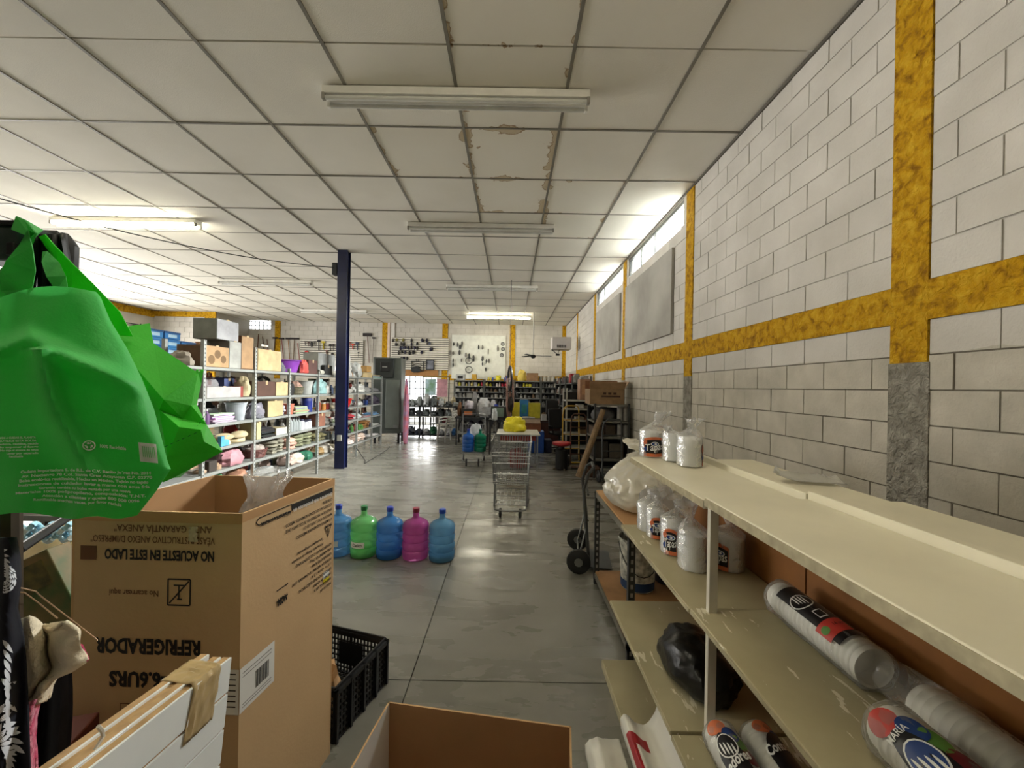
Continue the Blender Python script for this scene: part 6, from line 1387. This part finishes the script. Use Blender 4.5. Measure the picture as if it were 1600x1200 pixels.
for x, y in wbp:
    row = 'upper' if y < 546 else 'middle' if y < 558 else 'lower'; n_ = cnt[row] = cnt.get(row, -1) + 1
    hang(x, y - 2, RH.uniform(2, 4), RH.uniform(4, 7), RH.choice([(50, 50, 50), (90, 90, 90), (130, 126, 120)]), '%s part from the left in the %s row on the white back board' % (ORD[n_], row), 'hardware', 'parts on the white back board', YB - .1)
# framed wall pieces
p = at(652, 572, YB - .125); t = thing('wall_frame', 'black wrought wall ornament with ring, over the gate', 'ornament', p)
m = MB(); m.b2((-.27, 0, -.22), (-.24, .03, .22)); m.b2((.24, 0, -.22), (.27, .03, .22)); m.b2((-.27, 0, .18), (.27, .03, .21)); m.b2((-.27, 0, -.22), (.27, .03, -.19)); m.build('frame_bars', M_DARK, t, smooth=0)
m = MB(); m.tube([(-.24, .01, .02), (-.1, .01, .08), (0, .01, .09), (.1, .01, .08), (.24, .01, .02)], .012, 6); m.blob((-.05, .015, -.2), (.4, .03, .2), 4, .5, 4, 12, False); m.tube([(.06 * cos(k * pi / 8), 0, .25 + .05 * sin(k * pi / 8)) for k in range(16)], .012, 6, closed=True); m.build('silhouette', M_DARK, t, kind='stuff')
p = at(672, 570, YB - .125); t = thing('picture_frame', 'small black framed grey landscape picture over the gate', 'picture', p); m = MB()
for lo, hi in (((-.17, 0, -.21), (-.14, .03, .21)), ((.14, 0, -.21), (.17, .03, .21)), ((-.17, 0, .18), (.17, .03, .21)), ((-.17, 0, -.21), (.17, .03, -.18))): m.b2(lo, hi)
m.build('frame', M_DARK, t, smooth=0); MB().b2((-.15, .015, -.19), (.15, .02, .19)).build('picture_sheet', mat('grey_print', (120, 124, 136), .5, vary=.5, vscale=4), t, smooth=0)
# split air conditioner with its bracket, ceiling fan
p = at(878, 534, 13.5); t = thing('air_conditioner', 'white window air conditioner on a bracket high in the far corner', 'air conditioner', p)
MB().box((0, .3, -.04), (.66, .55, .42)).build('casing', cm((222, 216, 212), .4, .05), t, bevel=.02); m = MB()
for k in range(6): m.b2((-.16 + .055 * k, .018, -.20), (-.13 + .055 * k, .03, -.10))
m.build('grille', M_DARK, t, smooth=0, kind='stuff'); m = MB(); m.tube([(-.3, .3, -.25), (-.1, .3, -.42), (-.05, .3, -.25)], .015, 6); m.box((-.1, .3, -.42), (.12, .12, .06)); m.build('bracket', M_DARK, t)
p = at(833, 558, 14.2); t = thing('ceiling_fan', 'dark ceiling fan on a long white rod at the far end', 'fan', (p.x, p.y, CEIL))
MB().tube([(0, 0, 0), (0, 0, p.z - CEIL + .1)], .016, 8).build('down_rod', cm((200, 200, 196), .4), t); MB().lathe([(0, -.04), (.05, -.04), (.09, 0), (.10, .05), (.05, .09), (0, .09)], 16, (0, 0, p.z - CEIL), caps=False).build('motor', M_DARK, t)
for a in (.05, 2.15, 4.25): MB().box((.38 * cos(a), .38 * sin(a), p.z - CEIL + .05), (.56, .10, .012), Matrix.Rotation(a, 3, 'Z') @ Matrix.Rotation(.2, 3, 'X')).build('blade', M_DARK, t)
# grey cabinet by the shelving
p = on_floor(604, 699); t = thing('vending_cabinet', 'tall dark grey metal cabinet at the end of the shelving', 'cabinet', (-3.46, 11.5, 0), .10)
MB().box((-.12, .35, 1.40), (.80, .72, 2.2)).build('cabinet_body', mat('grey_green_metal', (86, 92, 88), .45, .3), t, bevel=.012); MB().box((-.20, -.03, 2.19), (.54, .05, .56)).build('upper_door', mat('dark_cabinet', (44, 48, 48), .4, .3), t, bevel=.015)
MB().box((-.18, -.06, 2.22), (.26, .02, .26)).build('control_box', M_BLKP, t, bevel=.01); MB().box((-.18, -.072, 2.22), (.14, .006, .035)).build('label_strip', cm((150, 150, 148)), t)
MB().box((.05, -.025, 1.15), (.40, .03, 1.4)).build('lower_door', mat('grey_green_light', (112, 118, 112), .45, .3), t, bevel=.008); MB().box((.14, -.045, .5), (.12, .006, .08)).build('tag_plate', cm((150, 152, 150)), t)
for sx in (-.45, .22):
    for sy in (.05, .65): MB().box((sx, sy, .15), (.06, .06, .3)).build('leg', M_BLKP, t)
tag(MB().blob((-3.02, 11.5, .002), (.14, .30, 1.9), 88, .3, 2.4, 16, True).build('fabric_roll', mat('mauve_fabric', (140, 120, 150), .7, vary=.5, rgb2=(190, 90, 100))), 'bundle of mauve fabric rolls beside the grey cabinet', 'fabric')
# low display racks in front of the gate
t = thing('display_rack', 'black low two-tier display rack in front of the gate', 'rack', (-2.65, 12.9, 0))
for z in (1.03, .70, .10): MB().b2((-1.0, 0, z - .03), (1.0, .55, z)).build('tier', cm((206, 206, 200), .4) if z == .70 else M_DARK, t, bevel=.003)
for x in (-.98, -.3, .98):
    for y in (0, .52): MB().b2((x - .03, y, 0), (x + .03, y + .03, 1.03)).build('post', M_DARK, t, smooth=0)
for z, nm2 in ((.70, 'middle'), (.10, 'lowest'), (1.03, 'top')):
    for k in range(8):
        c = R.choice([(150, 156, 154), (110, 116, 116), (200, 204, 204), (70, 74, 74)]) if z > .2 else R.choice([(50, 110, 170), (90, 40, 40), (206, 206, 206), (40, 44, 60), (36, 90, 60)])
        h = R.uniform(.16, .28) if z < 1 else (.14 + .28 * max(0, 1 - abs(k - 3.2) / 3)); tag(MB().blob((-3.5 + .24 * k, 13.18, z + .002), (.228, .42, h), 200 + k + int(z * 50), .55, 3.2, 12, True).build('goods_heap', cm(c, .35)), '%s heap of goods from the left on the %s tier of the gate display rack' % (ORD[k], nm2), 'goods', 'metalware on the %s tier' % nm2)
# shelf and posters right of the gate
t = thing('poster_stand', 'wooden-topped stand with pale blue posters right of the gate', 'stand', (-2.72, 14.6, 0))
MB().b2((-.55, 0, 2.02), (.45, .3, 2.07)).build('top_rail', cm((150, 120, 40)), t)
for x in (-.53, .41): MB().b2((x, .1, 0), (x + .04, .14, 2.03)).build('post', M_DARK, t)
MB().b2((-.45, .09, 1.35), (-.05, .1, 1.95)).build('poster', mat('pale_blue_poster', (176, 200, 214), .5, vary=.4, vscale=5, rgb2=(120, 160, 130)), t, smooth=0); MB().b2((-.02, .09, 1.3), (.38, .1, 1.95)).build('poster', mat('pink_poster', (200, 150, 160), .5, vary=.3, vscale=5), t, smooth=0)
for k, (x0, x1, y0, y1, c, d, ct) in enumerate([(676, 684, 623, 637, (214, 96, 30), 'orange bucket', 'bucket'), (685, 693, 624, 637, (200, 160, 60), 'ochre box', 'box'), (680, 690, 641, 650, (206, 200, 196), 'white carton', 'box'), (691, 702, 641, 650, (150, 60, 70), 'dull red box', 'box'), (703, 711, 620, 634, (220, 206, 170), 'cream fan-shaped item', 'item'), (710, 719, 642, 648, (206, 210, 216), 'white and blue bag', 'bag')]):
    pb('bag' if k in (4, 5) else ('can' if k == 0 else 'carton'), ['bucket', 'small_box', 'carton', 'small_box', 'bundle', 'plastic_bag'][k], d + ' standing on the rack right of the gate', ct, x0, x1, y0, y1, 13.6 + .03 * k, .3, c, 1.022 if k in (0, 1, 4) else .432, seed=k + 60)
t = thing('goods_table', 'long dark goods table behind the white chairs', 'table', (-2.0, 13.55, 0)); MB().b2((-.75, 0, .98), (.55, .6, 1.02)).build('table_top', M_DARK, t); MB().b2((-.75, 0, .4), (.55, .6, .43)).build('lower_shelf', M_SHELF, t)
for x in (-.72, .5):
    for y in (.02, .56): MB().b2((x - .02, y - .02, 0), (x + .02, y + .02, 1.0)).build('leg', M_DARK, t)
# white plastic chairs, two nested
def chair(label, loc, rz, dz=0):
    t = thing('plastic_chair', label, 'chair', (loc[0], loc[1], dz), rz, None); m_ = cm((220, 220, 214), .35, .04)
    MB().grid(lambda u, v: Vector(((u - .5) * .44, (v - .5) * .42, .43 + .02 * (2 * u - 1) ** 2 - .012 * v)), 10, 8).build('seat', m_, t, solid=.012)
    m = MB()
    for k in range(5): x = -.17 + .085 * k; m.tube([(x, .20, .44), (x * 1.05, .27, .66), (x * 1.05, .29, .80)], .016, 6)
    m.tube([(-.22, .20, .43), (-.23, .27, .66), (-.20, .29, .80), (0, .30, .84), (.20, .29, .80), (.23, .27, .66), (.22, .20, .43)], .02, 6); m.build('backrest', m_, t)
    for sx in (-1, 1):
        m = MB(); m.tube([(sx * .24, -.18, .62), (sx * .26, 0, .64), (sx * .24, .24, .64)], .02, 6); m.tube([(sx * .24, -.18, .62), (sx * .22, -.2, .43)], .018, 6); m.build('armrest', m_, t)
        for sy in (-1, 1): m = MB(); m.tube([(sx * .21, sy * .19, .43), (sx * .25, sy * .24, .0)], [.026, .018], 6); m.build('leg', m_, t)
    return t
p = on_floor(698, 691); chair('white plastic armchair at the bottom of the stack by the gate rack', (p.x, p.y + .2), -.9); chair('white plastic armchair nested on top of the other by the gate rack', (p.x + .0, p.y + .2), -.9, .09)
# ================================================================== RIGHT-HAND STORAGE BEYOND THE GONDOLA
M_ANG = mat('slotted_angle', (70, 72, 72), .45, .5, vary=.3); M_RUST = mat('rusty_tube', (92, 66, 52), .55, .4, vary=.4)
# slotted-angle rack carrying the white sack
t = thing('angle_iron_rack', 'black slotted angle rack under the big white sack', 'rack', (.755, 2.47, 0))
for x in (0, .62):
    for y in (0, .98):
        MB().b2((x, y, 0), (x + .004, y + .04, .80)).build('post', M_ANG, t, smooth=0); MB().b2((x, y, 0), (x + .04, y + .004, .80)).build('post_flange', M_ANG, t, smooth=0)
        m = MB()
        for k in range(14): m.b2((x + .012, y - .0012, .04 + .052 * k), (x + .028, y, .066 + .052 * k))
        m.build('slots', mat('slot_glint', (150, 150, 146), .4), t, smooth=0, kind='stuff')
for z in (.80, .10):
    for x in (0, .62): MB().b2((x, 0, z - .04), (x + .035, 1.02, z)).build('rail', mat('bare_angle', (112, 108, 98), .5, .4), t, smooth=0)
    for y in (0, .985): MB().b2((0, y, z - .04), (.65, y + .035, z)).build('end_rail', M_ANG, t, smooth=0)
MB().b2((.01, .01, .80), (.65, 1.0, .812)).build('upper_board', M_CARD, t, smooth=0); MB().b2((.01, .02, .10), (.65, 1.0, .112)).build('lower_board', mat('stained_board', (150, 110, 68), .7, vary=.3), t, smooth=0)
# big white sack tied at the neck
t = thing('plastic_sack', 'big white translucent sack tied at the neck, beyond the shelf end', 'sack', (1.02, 2.99, .813))
M_SACK = film('milky_plastic', (238, 234, 222), .10, .3, .35, 5, .3)
def sk(u, v):
    a = 2 * pi * u; q = Vector((cos(a) * 1.6, sin(a) * 1.6, v * 2.4)); n = noise.noise(q) * .7 + noise.noise(q * 2.3) * .4
    cr = -abs(noise.noise(q * 3.1 + Vector((3, 1, 7)))) * .055 - abs(noise.noise(Vector((a * 3.2 + 2 * sin(v * 4), v * 2, 4)))) * .05 * v
    if v < .72: k = v / .72; r = .30 * (sin(pi * (.16 + .84 * k * .93)) ** .6) * (1 + .16 * n) + cr * min(1, v * 4); z = .38 * k ** 1.05
    elif v < .80: k = (v - .72) / .08; r = .105 * (1 - k) + .04 + cr * .3; z = .38 + .045 * k
    else: k = (v - .80) / .20; r = .045 + .075 * sin(pi * min(1, k * 1.1) * .62) * (1 + .6 * sin(a * 5 + 3 * k) * k + .5 * n); z = .425 + .10 * k - .03 * k * k + .02 * noise.noise(q * 4)
    if v < .03: r *= v / .03 * .9 + .1
    return Vector((r * cos(a) - .10 * max(0, v - .7), r * sin(a) * 1.1, max(.001, z)))
MB().grid(sk, 90, 80).build('sack_skin', M_SACK, t, smooth=60)
for k, (x, y, z, r) in enumerate(((-.1, -.05, .12, .12), (.08, .02, .14, .13), (-.02, .1, .22, .11), (.02, -.1, .2, .1), (-.12, .12, .1, .1), (.13, -.12, .1, .1))):
    MB().lathe([(0, -r * .8), (r * .7, -r * .8), (r, -r * .5), (r, r * .5), (r * .7, r * .8), (0, r * .8)], 16, (x, y, z), Matrix.Rotation(k * 1.3, 4, 'X'), caps=False).build('packed_foam', M_FOAM, t)
m = MB(); m.tube([(-.075 + .045 * cos(k * pi / 6), .04 * sin(k * pi / 6), .448) for k in range(12)], .008, 6, closed=True); m.build('tie', M_INKW, t)
pz = on_floor(1012, 800, .9)
t = thing('clear_bag', 'knotted clear bag behind the lid packs, beside the big sack', 'bag', (.99, 2.60, .814)); MB().blob((0, 0, 0), (.26, .20, .26), 15, .34, 2.2, 22, True).build('bag_skin', M_FILM2, t)
# hand truck wheels under the rack end
def hand_truck(label, loc, rz, mm, h=1.2, w=.40, wheel_r=.11):
    t = thing('hand_truck', label, 'hand truck', loc, rz)
    for s in (-1, 1): m = MB(); m.tube([(s * w / 2, 0, .05), (s * w / 2, .06, h * .8), (s * w / 2 * .9, .02, h * .95), (s * w / 2 * .6, -.03, h)], .015, 8); m.build('side_tube', mm, t)
    m = MB(); m.tube([(-w * .3, -.03, h), (w * .3, -.03, h)], .016, 8); m.build('handle', mm, t); m = MB()
    for z in (.25, .5, .75): m.tube([(-w / 2, .02, z * h), (w / 2, .02, z * h)], .011, 6)
    m.build('cross_tubes', mm, t)
    MB().box((0, -.10, .035), (w * .95, .22, .008)).build('toe_plate', mm, t); m = MB(); m.tube([(-w * .62, .10, wheel_r), (w * .62, .10, wheel_r)], .010, 8)
    for s in (-1, 1): m.tube([(s * w / 2, .10, wheel_r), (s * w / 2, .03, .42)], .009, 6)
    m.build('axle', M_IRON, t)
    for s in (-1, 1): wheel(t, (s * w * .62, .10, wheel_r), wheel_r, .05)
    return t
hand_truck('black hand truck parked with its wheels beside the slotted rack', (.79, 3.90, 0), pi / 2 - .15, M_ANG, .95, .44)
# buckets under the shelf
p = on_floor(992, 926, .113); t = thing('paint_bucket', 'white paint-spattered bucket on the floor beneath the shelf end', 'bucket', (p.x + .05, p.y + .1, .114))
MB().lathe([(0, .002), (.125, .002), (.13, .03), (.145, .38), (.155, .385), (.155, .40), (.146, .40), (.13, .05), (0, .04)], 26, caps=False).build('bucket_shell', mat('spattered_white', (206, 204, 192), .55, vary=.5, vscale=22, rgb2=(110, 112, 106)), t)
MB().lathe([(.1305, .012), (.1345, .08)], 26, caps=False).build('blue_band', cm((34, 66, 110)), t); m = MB(); m.tube([(.155 * cos(a), .155 * sin(a), .36 - .22 * sin((a + pi) )) for a in [pi + k * pi / 12 for k in range(13)]], .004, 6); m.build('wire_handle', M_DARK, t)
p = on_floor(1010, 912, .113); t = thing('paint_bucket', 'dark blue bucket with white lid and triangle mark, behind the spattered one', 'bucket', (p.x + .22, p.y + .08, .114))
MB().lathe([(0, .002), (.13, .002), (.14, .24), (0, .24)], 24, caps=False).build('bucket_shell', cm((24, 28, 50), .45), t); MB().lathe([(.142, .24), (.15, .25), (.15, .35), (.146, .37), (0, .37)], 24, caps=False).build('lid', cm((206, 204, 196), .45), t)
m = MB(); aa = -1.9
def cpt(x, z, r=.1365): return Vector((r * cos(aa + x / .137), r * sin(aa + x / .137), z))
m.add([cpt(-.05, .06, .1405), cpt(.05, .06, .1405), cpt(0, .15, .143)], [(0, 1, 2)], 0); m.add([cpt(-.02, .075, .1425), cpt(.02, .075, .1425), cpt(0, .125, .1445)], [(0, 1, 2)], 1); m.build('warning_mark', [M_INKW, cm((24, 28, 50), .45)], t, smooth=0, kind='stuff')
# slotted racks along the right wall
def open_rack(label, x0, x1, y0, y1, zs_, top, mm, boards, name='storage_rack'):
    t = thing(name, label, 'rack', (x0, y0, 0)); w, d = x1 - x0, y1 - y0
    for x in (0, w - .035):
        for y in (0, d - .035): MB().b2((x, y, 0), (x + .035, y + .035, top)).build('post', mm, t, smooth=0)
    for z in zs_: MB().b2((0, 0, z - .03), (w, d, z)).build('shelf', boards, t, bevel=.003)
    MB().b2((.0, d - .002, .05), (w, d + .006, top - .1)).build('shade_back_sheet', M_BLKP, t, smooth=0)  # black sheets added at back and side to imitate the shaded rack interior
    MB().b2((w - .002, 0, .05), (w + .004, d, top - .1)).build('shade_side_sheet', M_BLKP, t, smooth=0)
    return t
open_rack('grey slotted rack with large open carton on top, right wall', 1.60, 2.28, 7.55, 8.25, (.35, .78, 1.08, 1.40), 1.42, M_ANG, cm((130, 128, 118)))
open_rack('white slotted rack in shadow behind the leaning timber', 1.30, 2.05, 9.3, 9.9, (.3, .62, .95, 1.22, 1.42), 1.70, cm((196, 194, 184), .5), cm((190, 188, 178), .5))
for i, y in enumerate((11.2, 12.6, 14.0)):
    open_rack(['dark crowded rack along the right wall, nearest of three', 'dark crowded rack along the right wall, middle of three', 'dark crowded rack along the right wall, farthest of three'][i], 1.72, 2.28, y, y + 1.25, (.3, .7, 1.1, 1.5, 1.85), 2.05, M_SHD, M_SHD)
    for z, sn in ((1.85, 'top'), (1.5, 'second'), (1.1, 'third'), (.7, 'fourth'), (.3, 'lowest')):
        for k in range(5):
            if i == 0 and z == 1.85 and k in (1, 2): continue
            c = R.choice([(70, 70, 72), (110, 108, 104), (160, 158, 150), (90, 60, 50), (50, 52, 60)]); h = R.uniform(.14, .28); kd = R.random()
            lab, grp = '%s %s item on the %s shelf of the %s crowded rack' % (ORD[k], tone(c), sn, ['nearest', 'middle', 'farthest'][i]), 'goods on the %s shelf of the %s crowded rack' % (sn, ['nearest', 'middle', 'farthest'][i])
            if kd < .5: tag(MB().box((1.86, y + .14 + .24 * k, z + .002 + h / 2), (.2, .19, h)).build('small_box', cm(c), bevel=.005), lab, 'goods', grp)
            else: tag(MB().blob((1.87, y + .14 + .24 * k, z + .002), (.24, .22, h), 300 + k + i * 9 + int(z * 7), .4, 2, 8, True).build('bundle', cm(c)), lab, 'goods', grp)
pb('carton', 'carton', 'red and white carton on top of the nearest crowded rack', 'box', 891, 905, 584, 604, 11.5, .3, (176, 30, 46), 1.852, front=(226, 220, 214)); pb('carton', 'carton', 'brown carton on the crowded rack left of the large open carton', 'box', 906, 923, 593, 612, 9.5, .35, (176, 132, 104), 1.425, front=(200, 150, 110)); pb('bag', 'clutter_heap', 'pale clutter heap above the brown carton on the white rack', 'clutter', 906, 922, 586, 594, 9.6, .3, (170, 166, 156), seed=71)
# large open carton on the grey rack
t = thing('open_carton', 'large open brown carton with raised flaps on the grey rack', 'box', (0, 0, 0)); a, b_ = at(922, 628, 7.6), at(976, 628, 7.6)
walls_carton(t, [(a.x, 8.12), (b_.x, 8.12), (b_.x, 7.62), (a.x, 7.62)], 1.402, 1.70, .006, [cm((156, 124, 88))] * 4)
m = MB(); m.add([(a.x, 7.62, 1.70), (b_.x, 7.62, 1.70), (b_.x + .02, 7.56, 1.83), (a.x - .02, 7.56, 1.83)], [(0, 1, 2, 3)]); m.build('flap', cm((172, 138, 100)), t, solid=.006, smooth=0); m = MB(); m.add([(b_.x, 7.62, 1.70), (b_.x, 8.12, 1.70), (b_.x + .12, 8.1, 1.86), (b_.x + .1, 7.66, 1.84)], [(0, 1, 2, 3)]); m.build('flap', cm((164, 128, 92)), t, solid=.006, smooth=0)
m = MB(); m.add([(a.x, 8.12, 1.70), (b_.x, 8.12, 1.70), (b_.x, 8.14, 1.86), (a.x, 8.14, 1.86)], [(0, 1, 2, 3)]); m.build('flap', cm((140, 92, 56)), t, solid=.006, smooth=0)
m = MB()
for k in range(3): m.b2((a.x + .25 + .07 * k * 1.4, 7.612, 1.59), (a.x + .31 + .07 * k * 1.4, 7.616, 1.63))
m.b2((a.x + .22, 7.612, 1.54), (b_.x - .08, 7.616, 1.57)); m.build('printed_marks', cm((70, 44, 30)), t, smooth=0, kind='stuff')
pb('bag', 'grey_case', 'dull blue-grey rounded case on the grey rack behind the timber', 'case', 927, 964, 636, 661, 7.7, .4, (104, 104, 106), 1.082, .5, seed=72, amp=.12, n=18)
for k, x in enumerate((969.5, 979)):
    for j, (y0, y1, z) in enumerate(((633, 660, 1.082), (664, 683, .782))):
        pb('can', 'steel_drum', ['left', 'right'][k] + ' grey canister on the ' + ['upper', 'lower'][j] + ' grey rack shelf, by the wall', 'canister', x - 4.5, x + 4.5, y0, y1, 7.65, .12, (170, 168, 162), z, .4)
for k, (x0, x1, y0, y1, z, c, d) in enumerate([(926, 945, 667, 683, .782, (92, 74, 58), 'brown box'), (946, 962, 664, 683, .782, (80, 66, 50), 'dark brown box'), (928, 950, 690, 718, .352, (70, 64, 56), 'dark crate'), (952, 974, 694, 718, .352, (104, 96, 84), 'grey crate')]):
    pb('carton', 'carton', d + ' on the ' + ('third' if z > .5 else 'lowest') + ' shelf of the grey rack', 'box', x0, x1, y0, y1, 7.7, .4, c, z)
for k, (x0, x1, y0, y1, z, c, d) in enumerate([(902, 912, 632, 645, 1.222, (206, 204, 196), 'white folded card'), (912, 922, 634, 646, 1.222, (96, 86, 70), 'dark box'), (900, 912, 652, 662, .952, (150, 140, 120), 'beige box'), (912, 922, 654, 664, .952, (140, 90, 60), 'orange brown box'), (906, 920, 672, 684, .622, (120, 92, 60), 'brown box')]):
    pb('carton', 'carton', d + ' on the white slotted rack', 'box', x0, x1, y0, y1, 9.4, .3, c, z)
# timber pole leaning on the rack
A, B_ = on_floor(902, 750), at(942, 640, 7.50); B_ = Vector((B_.x, 7.46, B_.z)); t = thing('timber_pole', 'thick weathered timber pole leaning against the grey rack', 'pole', A)
d = (B_ - A); m = MB(); m.tube([Vector((0, 0, .0)) + d.normalized() * .06, d * .4, d * .75, d], [.062, .062, .058, .05], 10); m.build('pole', mat('weathered_wood', (136, 112, 82), .75, vary=.35, vscale=10, bump=.3), t)
hand_truck('yellow-tubed hand truck standing left of the timber pole', (1.40, 9.06, 0), .1, mat('yellow_tube', (176, 140, 40), .45), 1.3, .38); hand_truck('rusty hand truck standing in front of the yellow one', (1.48, 8.52, 0), -.1, M_RUST, 1.15, .34); hand_truck('dark hand truck with curved handles in front of the grey rack', (1.86, 7.15, 0), .1, M_ANG, 1.15, .36)
# stool with red seat
p = on_floor(878, 735); t = thing('workshop_stool', 'round red-topped stool with dark base beside the hand trucks', 'stool', (p.x, p.y + .1, 0))
MB().lathe([(0, .50), (.15, .50), (.19, .52), (.20, .545), (.19, .57), (0, .575)], 22, caps=False).build('seat', cm((196, 40, 50), .4), t); MB().lathe([(.0, .02), (.13, .02), (.13, .42), (.06, .44), (.06, .51), (0, .51)], 18, caps=False).build('pedestal', M_BLKP, t); m = MB()
for k in range(4): m.tube([(0, 0, .04), (.19 * cos(k * pi / 2 + .3), .19 * sin(k * pi / 2 + .3), .018)], .014, 6)
m.build('foot', cm((130, 116, 96)), t)
tag(MB().blob((1.62, 7.75, 0), (.3, .3, .22), 91, .6, 3, 14, True).build('scrap_heap', M_RUST), 'heap of rusty scrap metal on the floor under the timber pole', 'scrap')
# wiring and small wall things
tag(MB().tube([at(557, 700, 9.0), Vector((-3.2, 8.8, .012)), Vector((-3.1, 8.5, .012)), Vector((-3.15, 9.6, .012)), Vector((-3.2, 10.4, .012)), Vector((-3.3, 10.9, .012))], .008, 5).build('cable', M_BLKP), 'thin black cable lying on the floor right of the blue column', 'cable')
